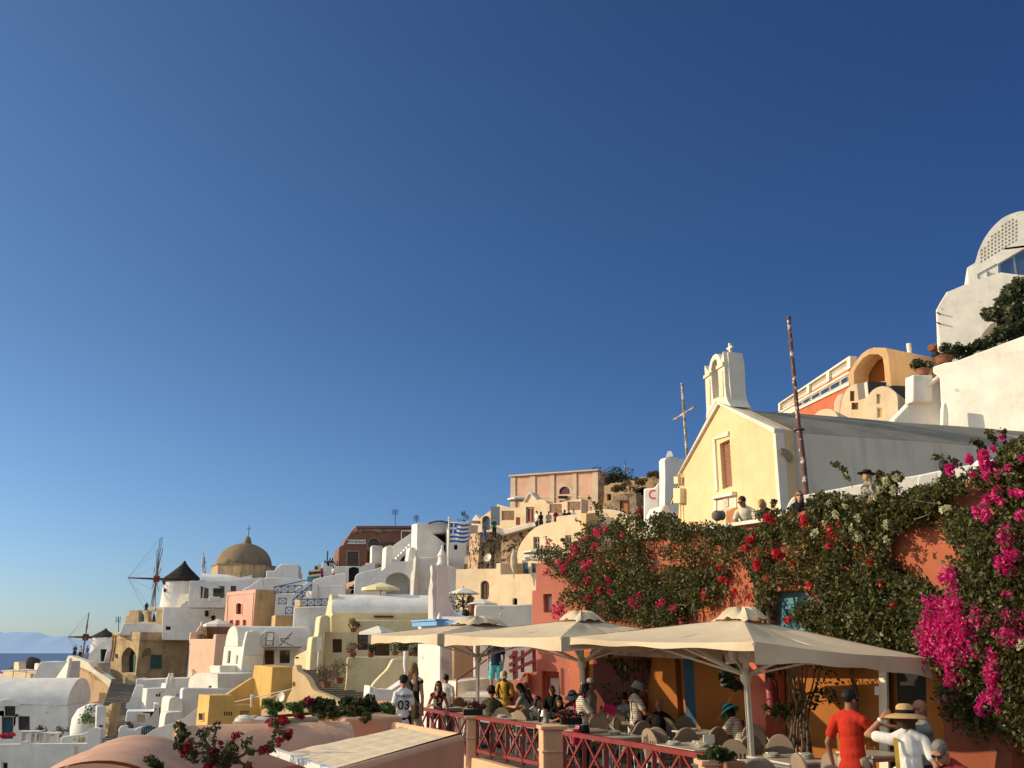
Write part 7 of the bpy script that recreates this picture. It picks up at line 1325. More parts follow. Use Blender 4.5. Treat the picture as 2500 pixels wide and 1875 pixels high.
# garden plants on the near planter and roofs
reg('D')
def garden(label, pts, Y, rad, n, m, size, flowers=(), seed=1, fm=petr, stems=(), fsize=.05, name='plant', cat='plant'):
 c = [P(x, y, Y + random.uniform(-.25, .25)) for x, y in pts]; root = thing(name, label, cat, P(*pts[0], Y)); leaves('foliage', root, m, c, rad, n, size, seed=seed)
 if flowers: leaves('blossom', root, fm, [P(x, y, Y - .1) for x, y, r, k in flowers], [r for x, y, r, k in flowers], sum(k for x, y, r, k in flowers), fsize, flat=1, seed=seed + 3, droop=0)
 if stems:
  for st in stems: mb = MB(); mb.tube([P(x, y, Y) for x, y in st], [.014 * (1 - .6 * i / len(st)) + .003 for i in range(len(st))], 6); mb.build('stem', bark, root)
 return root
petc = leafmat('crimson_bract', (.22, .008, .022), (.46, .03, .07), .4)
garden('leggy geranium with bright green leaves on the pink roof', [(890, 945), (905, 960), (930, 990), (1010, 1010), (985, 1045), (960, 1060), (1030, 1000), (1005, 980)], 12.2, .055, 420, leafg, .05, seed=41, stems=[[(942, 1180), (945, 1080), (930, 1010), (890, 940)], [(945, 1100), (980, 1050), (1030, 1000)]])
garden('geranium with a red flower head and dark stems on the planter', [(1150, 985), (1200, 990), (1220, 1010), (1240, 1030), (1215, 1050), (1260, 980), (1180, 1000)], 12.8, .06, 420, leafg, .05, [(1240, 1100, .06, 150)], 42, petc, [[(1230, 1120), (1225, 1050), (1150, 985)], [(1225, 1050), (1270, 970)]])
garden('dark geranium with a deep red flower on the planter', [(1340, 960), (1380, 1000), (1400, 1030), (1460, 940), (1480, 990), (1540, 960), (1580, 960), (1440, 1030), (1520, 1010), (1570, 1000), (1430, 990)], 13.2, .075, 900, leafd, .05, [(1340, 938, .055, 140)], 43, petc, [[(1390, 1100), (1375, 1020), (1340, 945)], [(1450, 1060), (1460, 930)], [(1520, 1060), (1535, 950)]])
garden('low red leaved plants beside the rolled mat', [(945, 1165), (980, 1175), (920, 1175), (1040, 1150), (1080, 1150), (1100, 1170)], 12.4, .06, 420, dryleaf, .045, [(945, 1170, .05, 60), (1065, 1140, .05, 60)], 44, petr)
garden('feathery green plants filling the apricot planter', [(1480 + 40 * i, 1090 - 6 * (i % 4) + 2 * i) for i in range(14)] + [(1550 + 50 * i, 1055 - 12 * (i % 3)) for i in range(9)], 14, .085, 2600, leaf, .05, seed=45)
garden('tall leafy oleander with pink buds in the apricot planter', [(1740, 960), (1770, 940), (1800, 960), (1830, 1000), (1870, 960), (1900, 1000), (1960, 990), (1980, 960), (2000, 920), (1950, 1040), (2030, 1010), (2050, 1040), (1880, 1040), (1800, 1030), (2060, 1080), (1985, 1060)], 14.4, .09, 1900, leafd, .065, [(1885, 945, .06, 60), (1975, 965, .06, 60), (1810, 1000, .04, 30)], 46, petp)
reg('G')
garden('grey green bush at the right end of the apricot planter', [(20, 1030), (60, 1060), (100, 1080), (40, 1090), (130, 1100), (10, 980), (160, 1110)], 15, .12, 1300, leafd, .06, [(70, 1085, .1, 40)], 47, petw, fsize=.03)
garden('small green shrub behind the boy in the numbered shirt', [(150, 1010), (185, 990), (210, 1000), (240, 1040), (200, 1050), (160, 1050)], 17.5, .1, 700, leafg, .055, seed=48)
garden('thorny plant by the stone steps behind the tables', [(1690, 780), (1700, 830), (1720, 850), (1680, 840)], 27, .12, 260, dryleaf, .08, seed=49)
reg('D')
def spray(pts, Y, n, spread): return [(x + random.uniform(-spread, spread), y + random.uniform(-spread, spread)) for x, y in pts for _ in range(n)]
st1 = [[(420, 1690), (330, 1520), (180, 1400), (90, 1390), (0, 1430)], [(420, 1690), (340, 1500), (310, 1360), (350, 1230)], [(430, 1690), (420, 1480), (500, 1380), (580, 1310)], [(420, 1690), (560, 1560), (700, 1480), (900, 1460), (945, 1420)], [(330, 1520), (200, 1330), (240, 1260)], [(300, 1490), (120, 1500), (-20, 1480)], [(700, 1480), (660, 1420), (670, 1380)], [(560, 1580), (690, 1640)]]
garden('red bougainvillea sprawling over the pink barrel roofs', spray(sum(st1, []), 9.5, 3, 26) + spray([(330, 1560), (400, 1600), (480, 1560), (250, 1560), (520, 1470), (80, 1560), (60, 1480)], 9.5, 8, 45), 9.3, .042, 1600, leafd, .032,
       [(40, 1405, 0.031, 49), (15, 1455, 0.037, 74), (320, 1490, 0.043, 136), (350, 1590, 0.046, 161), (270, 1640, 0.043, 136), (420, 1550, 0.037, 99), (520, 1520, 0.031, 68), (390, 1390, 0.025, 43), (540, 1320, 0.028, 49), (580, 1305, 0.019, 24), (670, 1385, 0.015, 18), (840, 1470, 0.043, 105), (900, 1450, 0.037, 99), (930, 1460, 0.031, 62), (700, 1640, 0.031, 55), (240, 1660, 0.037, 93), (470, 1640, 0.031, 62), (120, 1500, 0.025, 31), (300, 1540, 0.031, 62), (450, 1490, 0.028, 49), (560, 1590, 0.025, 37)], 51, petc, st1, fsize=.026, name='bougainvillea', cat='bougainvillea')
garden('single arching red bougainvillea twig on the pink roof', [(960, 1300), (985, 1270), (1020, 1250), (1060, 1290), (1090, 1330), (1000, 1360)], 10.2, .03, 120, leafd, .03, [(1140, 1270, .035, 80), (1030, 1360, .035, 60), (1090, 1310, .035, 60), (1020, 1420, .02, 30), (1130, 1330, .03, 40), (1035, 1250, .02, 20)], 52, petc, [[(950, 1440), (955, 1330), (985, 1275), (1060, 1250), (1140, 1265)], [(1060, 1255), (1090, 1320), (1030, 1365)]], fsize=.03, name='bougainvillea', cat='bougainvillea')
reg('B')
garden('red bougainvillea shoots at the lower edge of the pink roofs', [(1610, 1570), (1640, 1600), (1680, 1620), (1720, 1650), (1600, 1600), (1940, 1210), (1960, 1260), (1945, 1330), (1985, 1300), (1930, 1420), (2180, 1290)], 9.2, .05, 700, leafd, .036, [(1620, 1570, .03, 40), (1700, 1640, .03, 30), (1990, 1450, .05, 80), (2030, 1400, .03, 40)], 53, petc, [[(1760, 1700), (1680, 1620), (1600, 1570)], [(1960, 1500), (1950, 1330), (1935, 1200)], [(1985, 1420), (1970, 1270)]], fsize=.034, name='bougainvillea', cat='bougainvillea')
reg('n')
pr = thing('pergola', 'dark reed roofed pergola along the orange wall behind the canopies', 'pergola', WP.at(1700, 1850) + wn_ * .8); mb = MB()
a, b = WP.at(1440, 1560), WP.at(1890, 1560); zr = 2.34
mb.prism([V((p.x, p.y, zr + dz)) for p, dz in ((a + wn_ * .2, .12), (b + wn_ * .2, .12), (b + wn_ * 1.35, 0), (a + wn_ * 2.2, 0))], (0, 0, .06)); mb.build('roof', noisy('reed_mat', (.14, .09, .05), (.07, .045, .025), scale=9, bump=.6), pr)
for t in np.linspace(.04, .96, 12):
 q = a.lerp(b, t); mb = MB(); mb.bar(V((q.x, q.y, zr + .03)) + wn_ * .2, V((q.x, q.y, zr - .06)) + wn_ * (2.15 - .85 * t), .07, .09); mb.build('rafter', wood, pr)
p_ = thing('pergola', 'unseen short reed roof added to shade the orange wall', 'pergola', WP.at(2040, 1850) + wn_ * .6); a, b = WP.at(1892, 1560), WP.at(2165, 1560); mb = MB()  # hidden roof segment, added only to cast shade on the wall below
mb.prism([V((p.x, p.y, 2.13 + dz)) for p, dz in ((a + wn_ * .2, .10), (b + wn_ * .2, .10), (b + wn_ * 1.15, 0), (a + wn_ * 1.3, 0))], (0, 0, .05)); mb.build('roof', pr.children[0].data.materials[0], p_)
for t in (.06, .35, .65, .94): q = a.lerp(b, t); mb = MB(); mb.bar(V((q.x, q.y, 2.14)) + wn_ * .2, V((q.x, q.y, 2.07)) + wn_ * 1.12, .06, .08); mb.build('rafter', wood, p_)
def chair(name, label, slotted):
 root = thing(name, label, 'chair', (0, 0, 0), 'beige restaurant chairs on the terrace')
 tilt = lambda x, z: V((x, -.20 - (z - .42) * .22, z))
 def panel(w_, z0, z1, n=12): return [(-w_, z0)] + [(w_ * math.cos(PI - PI * i / n), z1 - .23 + .23 * math.sin(PI * i / n)) for i in range(n + 1)] + [(w_, z0)]
 if slotted:
  out = [tilt(x, z) for x, z in panel(.235, .43, .93)]; holes = [[tilt(x - .014, .47), tilt(x - .016, .74), tilt(x + .016, .74), tilt(x + .014, .47)] for x in (-.17, -.102, -.034, .034, .102, .17)]
  mb = MB(); mb.prism(out, (0, .022, .006), holes); mb.build('backrest', resin, root)
  mb = MB(); mb.prism([tilt(x, z) + V((0, .028, .0)) for x, z in panel(.205, .47, .90)], (0, .025, .006)); mb.build('back_cushion', chairf, root, bevel=.008)
 else:
  mb = MB(); mb.prism([tilt(x, z) for x, z in panel(.24, .40, .95)], (0, .05, .012)); mb.build('backrest', chairf, root, bevel=.018)
 mb = MB(); mb.prism([V((x, y, .40)) for x, y in cr([(-.22, -.22), (-.25, .05), (-.2, .24), (0, .27), (.2, .24), (.25, .05), (.22, -.22)], 3)], (0, 0, .045)); mb.build('seat', resin, root, bevel=.01)
 mb = MB(); mb.prism([V((x, y, .447)) for x, y in cr([(-.2, -.19), (-.22, .05), (-.18, .21), (0, .24), (.18, .21), (.22, .05), (.2, -.19)], 3)], (0, 0, .035)); mb.build('seat_cushion', chairf, root, bevel=.012)
 for sx in (-1, 1):
  mb = MB(); mb.tube(cr([tuple(tilt(sx * .235, .80)), (sx * .28, -.16, .69), (sx * .29, .05, .66), (sx * .28, .22, .62), (sx * .25, .26, .45)], 4), .014, 7); mb.build('armrest', resin, root)
  mb = MB(); mb.tube([(sx * .22, .21, .41), (sx * .25, .27, 0)], [.016, .013], 7); mb.build('leg', metalg, root)
  mb = MB(); mb.tube([(sx * .21, -.2, .41), (sx * .25, -.30, 0)], [.016, .013], 7); mb.build('leg', metalg, root)
 return root
protos = {}
def put_chair(x, y, face, kind, label, z=.94):
 q = Pz(x, y, z); k = 'slot' if kind else 'pad'
 if k not in protos: o = protos[k] = chair('terrace_chair', label, kind)
 else: o = dup(protos[k], label=label)
 a = R(face); o.scale = (.86, .95, 1); o.location = (q.x + math.sin(a) * .3, q.y + math.cos(a) * .3, 0); o.rotation_euler = (0, 0, -a); return o
def table(cx, cy, wx, wy, rz, label, zt=.75):
 q = Pz(cx, cy, zt); root = thing('terrace_table', label, 'table', (q.x, q.y, 0), 'pale tables set on the terrace'); M = Matrix.Rotation(R(rz), 3, 'Z'); c = V((q.x, q.y, 0))
 mb = MB(); mb.box(c + V((0, 0, zt - .015)), (wx, wy, .03), R(rz)); mb.build('table_top', tabletop, root, bevel=.006)
 mb = MB(); mb.box(c + V((0, 0, zt - .06)), (wx - .12, wy - .12, .05), R(rz)); mb.build('frame', metalg, root)
 for sx in (-1, 1):
  for sy in (-1, 1): mb = MB(); p = c + M @ V((sx * (wx / 2 - .08), sy * (wy / 2 - .08), 0)); mb.tube([p, p + V((0, 0, zt - .05))], .02, 8); mb.build('leg', metalg, root)
 return c, M, zt
def plates(c, M, zt, dx, dy, n, label, r=.12):
 p = c + M @ V((dx, dy, 0)); root = thing('plate_stack', label, 'plates', p + V((0, 0, zt)), 'stacks of white plates and napkins')
 for i in range(n): mb = MB(); z = zt + .012 * i; mb.lathe([(r * .55, z), (r * .6, z + .004), (r, z + .018), (r * .98, z + .02), (r * .55, z + .008), (0, z + .008)], (p.x + .006 * (i % 2), p.y, 0), 20); mb.build('plate', china, root)
 mb = MB(); z = zt + .012 * n + .012; mb.prism([V((p.x + a_, p.y + b_, z)) for a_, b_ in ((-.07, -.05), (.08, -.03), (.05, .06), (-.08, .04))], (0, 0, .016)); mb.build('napkin', china, root, bevel=.004)
def glass_at(c, M, zt, dx, dy, label):
 p = c + M @ V((dx, dy, 0)); mb = MB(); mb.lathe([(.034, 0), (.034, .004), (.005, .01), (.004, .09), (.02, .105), (.038, .14), (.036, .19), (.034, .19), (.036, .14), (.018, .108), (0, .105)], (p.x, p.y, zt), 16); tag(mb.build('wine_glass', cleargl), label, 'glass', 'clear wine glasses on the tables')
def bottle(p, m, label, h=.3, r=.038):
 mb = MB(); mb.lathe([(r, 0), (r, h * .58), (r * .8, h * .68), (r * .36, h * .78), (r * .34, h), (0, h)], p, 16); tag(mb.build('bottle', m), label, 'bottle')
reg('G')
T = []
T.append(table(820, 1000, .8, .8, 20, 'far left table behind the shaded railing with a plate stack'))
T.append(table(1060, 1070, .7, .8, 15, 'table corner just behind the far apricot pillar'))
T.append(table(1420, 1118, .8, .8, 28, 'table in front of the man in the olive shirt'))
T.append(table(1830, 1168, .75, .9, 28, 'table with wine glasses behind the middle pillar'))
reg('H')
T.append(table(670, 1305, .8, .8, 28, 'table with a plate stack beside the woman reading a menu'))
T.append(table(1530, 1420, .8, 1.15, 24, 'long table with scattered plates and a white card'))
T.append(table(1580, 1262, .7, .8, 20, 'table in front of the woman in the turquoise hat'))
T.append(table(780, 1172, .7, .7, 20, 'small table behind the woman in the grey bucket hat'))
T.append(table(1960, 1630, .8, .8, 24, 'nearest table by the apricot pillar at the bottom edge'))
T.append(table(330, 1240, .7, .7, 20, 'table half hidden behind the woman with the magenta bag'))
reg('I')
T.append(table(420, 1110, .8, 1.0, 20, 'table with plates left of the man in the red polo shirt'))
T.append(table(1050, 1068, .7, .8, 20, 'table in shade right of the man in the red polo shirt'))
T.append(table(450, 935, .7, .7, 15, 'dark table in the shade by the bare vine trunks'))
for i, (k, dx, dy, n, lab) in enumerate(((0, .05, .0, 3, 'plate stack on the far left table'), (2, .1, .1, 3, 'plate stack on the table before the olive shirted man'), (4, .05, .1, 4, 'plate stack on the table beside the menu reader'), (5, -.22, .25, 3, 'left plate stack on the long table'), (5, .0, -.2, 3, 'middle plate stack with napkins on the long table'), (5, .2, .2, 2, 'far right plate stack on the long table'), (8, .15, .0, 3, 'plate stack on the nearest table'), (10, -.18, .2, 3, 'left plate stack on the table by the red polo man'), (10, .15, -.1, 4, 'right plate stack on the table by the red polo man'), (6, -.1, .1, 2, 'plates on the table of the turquoise hat woman'), (12, 0, 0, 2, 'plates on the dark table by the vine trunks'))):
 plates(*T[k], dx, dy, n, lab)
for k, dx, dy, lab in ((3, -.1, .1, 'wine glass left of the white lamp on the table behind the middle pillar'), (3, .25, .1, 'wine glass right of the white lamp on the table behind the middle pillar'), (3, .28, -.15, 'front wine glass near the striped shirt woman'), (7, .1, 0, 'wine glass on the small table behind the bucket hat woman')): glass_at(*T[k], dx, dy, lab)
c, M, zt = T[3]; bottle(c + M @ V((.12, .15, 0)) + V((0, 0, zt)), darkgl, 'dark wine bottle on the table behind the middle pillar')
tl = thing('table_lamp', 'small white table lamp beside the wine bottle', 'lamp', c + M @ V((.05, -.15, 0)) + V((0, 0, zt))); p = V(tl.location); mb = MB(); mb.lathe([(.05, 0), (.05, .01), (.012, .02), (.012, .16)], p, 14); mb.build('stand', metalw, tl); mb = MB(); mb.lathe([(.075, .13), (.04, .25), (.038, .25), (.073, .13)], p, 16); mb.build('lamp_shade', china, tl)
mb = MB(); p = c + M @ V((.14, -.1, 0)); mb.lathe([(.05, 0), (.055, .2), (.05, .2), (.046, .01), (0, .01)], (p.x, p.y, zt), 16); tag(mb.build('wine_cooler', metalg), 'grey wine cooler beside the white table lamp', 'wine cooler')
c, M, zt = T[1]; bottle(c + M @ V((.18, .05, 0)) + V((0, 0, zt)), bluegl, 'cobalt blue bottle beside the far canopy pole', .34, .045); bottle(c + M @ V((.26, -.05, 0)) + V((0, 0, zt)), darkgl, 'small dark green bottle beside the blue bottle', .2, .03)
c, M, zt = T[5]; mb = MB(); p = c + M @ V((.28, .0, 0)); mb.prism([V((p.x - .09, p.y - .02, zt + .002)), V((p.x + .09, p.y + .02, zt + .002)), V((p.x + .09, p.y + .035, zt + .15)), V((p.x - .09, p.y - .005, zt + .15))], (0, .05, 0)); tag(mb.build('menu_card', china), 'white folded card standing on the long table', 'card')
# planters on the pillars
for q, lab, m, sd in ((PQ[0], 'small pink flowers growing on the far apricot pillar', petp, 61), (PQ[1] + V((.32, .1, 0)), 'small pink flowers beside the middle apricot pillar', petp, 62)):
 rt = thing('flowers', lab, 'flowers', q + V((0, 0, 0))); mb = MB(); mb.box(q + V((0, .05, .05)), (.34, .16, .1), .15); mb.build('flower_box', dark, rt); cs = [q + V((random.uniform(-.2, .2), random.uniform(-.05, .1), .13 + random.uniform(0, .08))) for _ in range(9)]
 leaves('foliage', rt, leafd, cs, .06, 380, .035, seed=sd); leaves('blossom', rt, petp, cs, .07, 170, .026, seed=sd + 1)
reg('H'); q = Pz(1830, 1540, 1.03); pp = thing('potted_plant', 'dark leafed plant in a square clay pot by the nearest pillar', 'potted plant', (q.x, q.y, .62)); mb = MB(); mb.box((q.x + .09, q.y, .86), (.24, .24, .26), .3); mb.build('pot', terracotta, pp, bevel=.01); leaves('foliage', pp, leafd, [q + V((random.uniform(-.2, .12), random.uniform(-.1, .1), random.uniform(-.04, .1))) for _ in range(8)], .08, 360, .07, seed=63)
mb = MB(); mb.box((q.x + .09, q.y, .70), (.34, .34, .06), .3); mb.tube([(q.x + .09, q.y, .68), (q.x + .09, q.y, 0)], .03, 8); mb.build('stand', redpaint, pp)
CH_ = [('G', 765, 905, 15, 0, 'chair back in front of the woman in sunglasses'), ('G', 980, 898, 330, 0, 'chair back before the man in the white t-shirt'), ('G', 1085, 955, 30, 1, 'slatted chair beside the blue bottle'), ('G', 1435, 1002, 10, 1, 'slatted chair behind the man in the olive shirt'), ('G', 1610, 1030, 40, 1, 'slatted chair left of the woman in the grey striped sleeve'), ('G', 1700, 1018, 340, 0, 'padded chair under the long haired woman'), ('G', 2195, 1000, 330, 0, 'padded chair behind the girl with a tablet'), ('G', 2200, 1110, 40, 1, 'slatted chair at the wine glass table'),
 ('H', 205, 1000, 200, 0, 'padded chair in front of the grey sun hat'), ('H', 490, 1070, 180, 0, 'chair right behind the woman reading a menu'), ('H', 665, 1105, 120, 1, 'sunlit edged slatted chair beside the plate table'), ('H', 570, 1020, 190, 0, 'dim chair in the shade left of centre'), ('H', 680, 1030, 185, 0, 'dim chair left of the white shirted diner'), ('H', 1010, 1225, 60, 1, 'slatted chair left of the long table'), ('H', 1110, 1228, 20, 0, 'large padded chair back at the long table'), ('H', 985, 1155, 330, 0, 'padded chair below the bucket hat woman'), ('H', 1425, 1105, 350, 0, 'padded chair behind the dim diners'), ('H', 1448, 1232, 350, 0, 'padded chair facing the long table from behind'), ('H', 1795, 1222, 330, 0, 'padded chair of the woman in the turquoise hat'), ('H', 1945, 1345, 20, 1, 'slatted chair at the right end of the long table'), ('H', 2150, 1312, 340, 0, 'big padded chair right of the front canopy pole'), ('H', 2190, 1570, 0, 0, 'rounded chair back at the very bottom beside the nearest table'), ('H', 1210, 1105, 20, 1, 'dark slatted chair of the man in the black shirt'), ('H', 2150, 1190, 180, 0, 'dim padded chair by the dark red pillar'),
 ('I', 330, 930, 200, 0, 'padded chair facing the red polo man table'), ('I', 290, 825, 170, 1, 'dim slatted chair by the vine trunks'), ('I', 580, 868, 15, 1, 'slatted chair just left of the red polo man'), ('I', 710, 1058, 60, 1, 'slatted chair below the red polo man'), ('I', 180, 1118, 5, 0, 'rounded chair back at the bottom beside the white plates'), ('I', 440, 1078, 80, 0, 'narrow edge on chair at the bottom'), ('I', 720, 1172, 340, 0, 'chair top barely visible at the bottom edge')]
for r_, x, y, f_, k, lab in CH_: reg(r_); put_chair(x, y, f_, k, lab)
# ================================================================== people
def cloth(name, c, **k): return noisy(name, c, tuple(x * .8 for x in c), scale=9, bump=.25, bdist=.008, fine=22, rough=.95, spec=.1, obj=True)
def striped(name, cols, period=.07):
 m = mat(name, cols[0], .95, 0, .1); b = m.node_tree.nodes['Principled BSDF']; tc = _n(m, 'ShaderNodeTexCoord'); sx = _n(m, 'ShaderNodeSeparateXYZ'); lk(m, tc.outputs['Object'], sx.inputs[0])
 ma = _n(m, 'ShaderNodeMath', operation='MULTIPLY'); ma.inputs[1].default_value = 1 / period; lk(m, sx.outputs['Z'], ma.inputs[0]); fr = _n(m, 'ShaderNodeMath', operation='FRACT'); lk(m, ma.outputs[0], fr.inputs[0])
 rp = _n(m, 'ShaderNodeValToRGB'); rp.color_ramp.interpolation = 'CONSTANT'; e = rp.color_ramp.elements; n = len(cols); e[0].position = 0; e[0].color = (*cols[0], 1); e[1].position = 1 / n; e[1].color = (*cols[1], 1)
 for i in range(2, n): q = e.new(i / n); q.color = (*cols[i], 1)
 lk(m, fr.outputs[0], rp.inputs[0]); lk(m, rp.outputs[0], b.inputs['Base Color']); return m
def patterned(name, a, b_, scale=9):
 m = mat(name, a, .95, 0, .1); b = m.node_tree.nodes['Principled BSDF']; tc = _n(m, 'ShaderNodeTexCoord'); v = _n(m, 'ShaderNodeTexNoise'); v.inputs['Scale'].default_value = scale; lk(m, tc.outputs['Object'], v.inputs['Vector'])
 rp = _n(m, 'ShaderNodeValToRGB'); rp.color_ramp.interpolation = 'CONSTANT'; rp.color_ramp.elements[0].color = (*a, 1); rp.color_ramp.elements[1].position = .53; rp.color_ramp.elements[1].color = (*b_, 1); lk(m, v.outputs['Fac'], rp.inputs[0]); lk(m, rp.outputs[0], b.inputs['Base Color']); return m
SK = [noisy('skin_fair', (.55, .31, .21), (.48, .25, .17), scale=7, bump=.05, rough=.6, obj=True), noisy('skin_tan', (.42, .21, .13), (.36, .17, .10), scale=7, bump=.05, rough=.6, obj=True), noisy('skin_brown', (.27, .13, .08), (.22, .10, .06), scale=7, bump=.05, rough=.6, obj=True)]
HR = dict(black=noisy('hair_black', (.012, .010, .009), (.02, .016, .014), scale=30, bump=.5, rough=.5, obj=True), brown=noisy('hair_brown', (.07, .035, .018), (.035, .018, .010), scale=30, bump=.5, rough=.55, obj=True), light=noisy('hair_light_brown', (.24, .13, .06), (.12, .06, .03), scale=26, bump=.6, rough=.6, obj=True), blond=noisy('hair_blond', (.45, .30, .13), (.3, .18, .08), scale=30, bump=.5, rough=.6, obj=True), grey=noisy('hair_grey', (.22, .2, .18), (.1, .09, .085), scale=30, bump=.5, obj=True), white=noisy('hair_white', (.6, .57, .52), (.45, .42, .38), scale=30, bump=.5, obj=True))
eyem = mat('eye', (.03, .025, .02), .2); shade = mat('sunglass_lens', (.01, .01, .012), .08, 0, .7); lipm = mat('lips', (.34, .12, .10), .6)
CL = dict(white=cloth('white_cotton', (.78, .75, .72)), black=cloth('black_cotton', (.018, .017, .018)), navy=cloth('navy_cotton', (.025, .03, .06)), red=cloth('red_polo_cotton', (.48, .035, .02)), grey=cloth('grey_cotton', (.17, .18, .17)), olive=cloth('olive_cotton', (.09, .085, .05)), yellow=cloth('mustard_cotton', (.62, .38, .07)), cream=cloth('cream_cotton', (.68, .6, .45)), green=cloth('green_cotton', (.03, .13, .09)), blue=cloth('blue_cotton', (.10, .17, .32)), turq=cloth('turquoise_shorts', (.14, .55, .62)), maroon=cloth('maroon_cotton', (.16, .02, .025)), dred=cloth('dark_red_cotton', (.22, .03, .03)), crim=cloth('crimson_cotton', (.5, .02, .08)), denim=cloth('denim', (.05, .07, .12)), beige=cloth('beige_cotton', (.42, .34, .25)), peachy=cloth('pink_cotton', (.7, .45, .38)), steel=cloth('steel_grey_cotton', (.3, .31, .33)),
          stripe=striped('rainbow_striped_knit', [(.62, .56, .45), (.16, .17, .20), (.66, .6, .5), (.45, .16, .13), (.64, .58, .46), (.5, .4, .16), (.68, .62, .52), (.14, .2, .26)], .13), stripe2=striped('pale_striped_knit', [(.66, .6, .5), (.28, .24, .22), (.62, .55, .44), (.38, .3, .2)], .07), floral=patterned('floral_dress', (.10, .015, .018), (.45, .30, .26), 14), batik=patterned('black_white_print', (.02, .02, .022), (.55, .52, .48), 9), camo=patterned('patterned_shirt', (.3, .27, .22), (.08, .08, .07), 16))
straw = noisy('woven_straw', (.50, .33, .15), (.36, .22, .09), scale=40, bump=.5, bdist=.004, obj=True); bluestraw = noisy('turquoise_straw', (.05, .33, .34), (.04, .26, .28), scale=40, bump=.4, bdist=.004, obj=True); feltg = noisy('grey_felt', (.34, .36, .37), (.28, .3, .31), scale=20, bump=.3, obj=True); feltb = noisy('black_felt', (.012, .012, .014), (.02, .02, .02), scale=20, bump=.3, obj=True); capw = noisy('cream_cap', (.62, .56, .4), (.5, .45, .3), scale=20, obj=True)
def blob(mb, name, m, parent, vox, it=3, fac=.5):
 me = bpy.data.meshes.new('b'); me.from_pydata(mb.v, [], mb.f); bm = bmesh.new(); bm.from_mesh(me); bmesh.ops.recalc_face_normals(bm, faces=bm.faces); bm.to_mesh(me); bm.free()
 ob = bpy.data.objects.new('b', me); col.objects.link(ob); md = ob.modifiers.new('r', 'REMESH'); md.mode = 'VOXEL'; md.voxel_size = vox; sm = ob.modifiers.new('s', 'SMOOTH'); sm.iterations = it; sm.factor = fac
 dg = bpy.context.evaluated_depsgraph_get(); m2 = bpy.data.meshes.new_from_object(ob.evaluated_get(dg)); bpy.data.objects.remove(ob); m2.name = name; m2.materials.clear(); m2.materials.append(m); m2.shade_smooth()
 o = bpy.data.objects.new(name, m2); col.objects.link(o); o.parent = parent; return o
def ik(a, c, l1, l2, pole):
 d = c - a; L = min(d.length, (l1 + l2) * .995); dn = d.normalized(); c = a + dn * L; x = (l1 * l1 - l2 * l2 + L * L) / (2 * L); h = math.sqrt(max(0, l1 * l1 - x * x)); p = pole - dn * pole.dot(dn); p = p.normalized() if p.length > 1e-4 else dn.orthogonal(); return a + dn * x + p * h, c
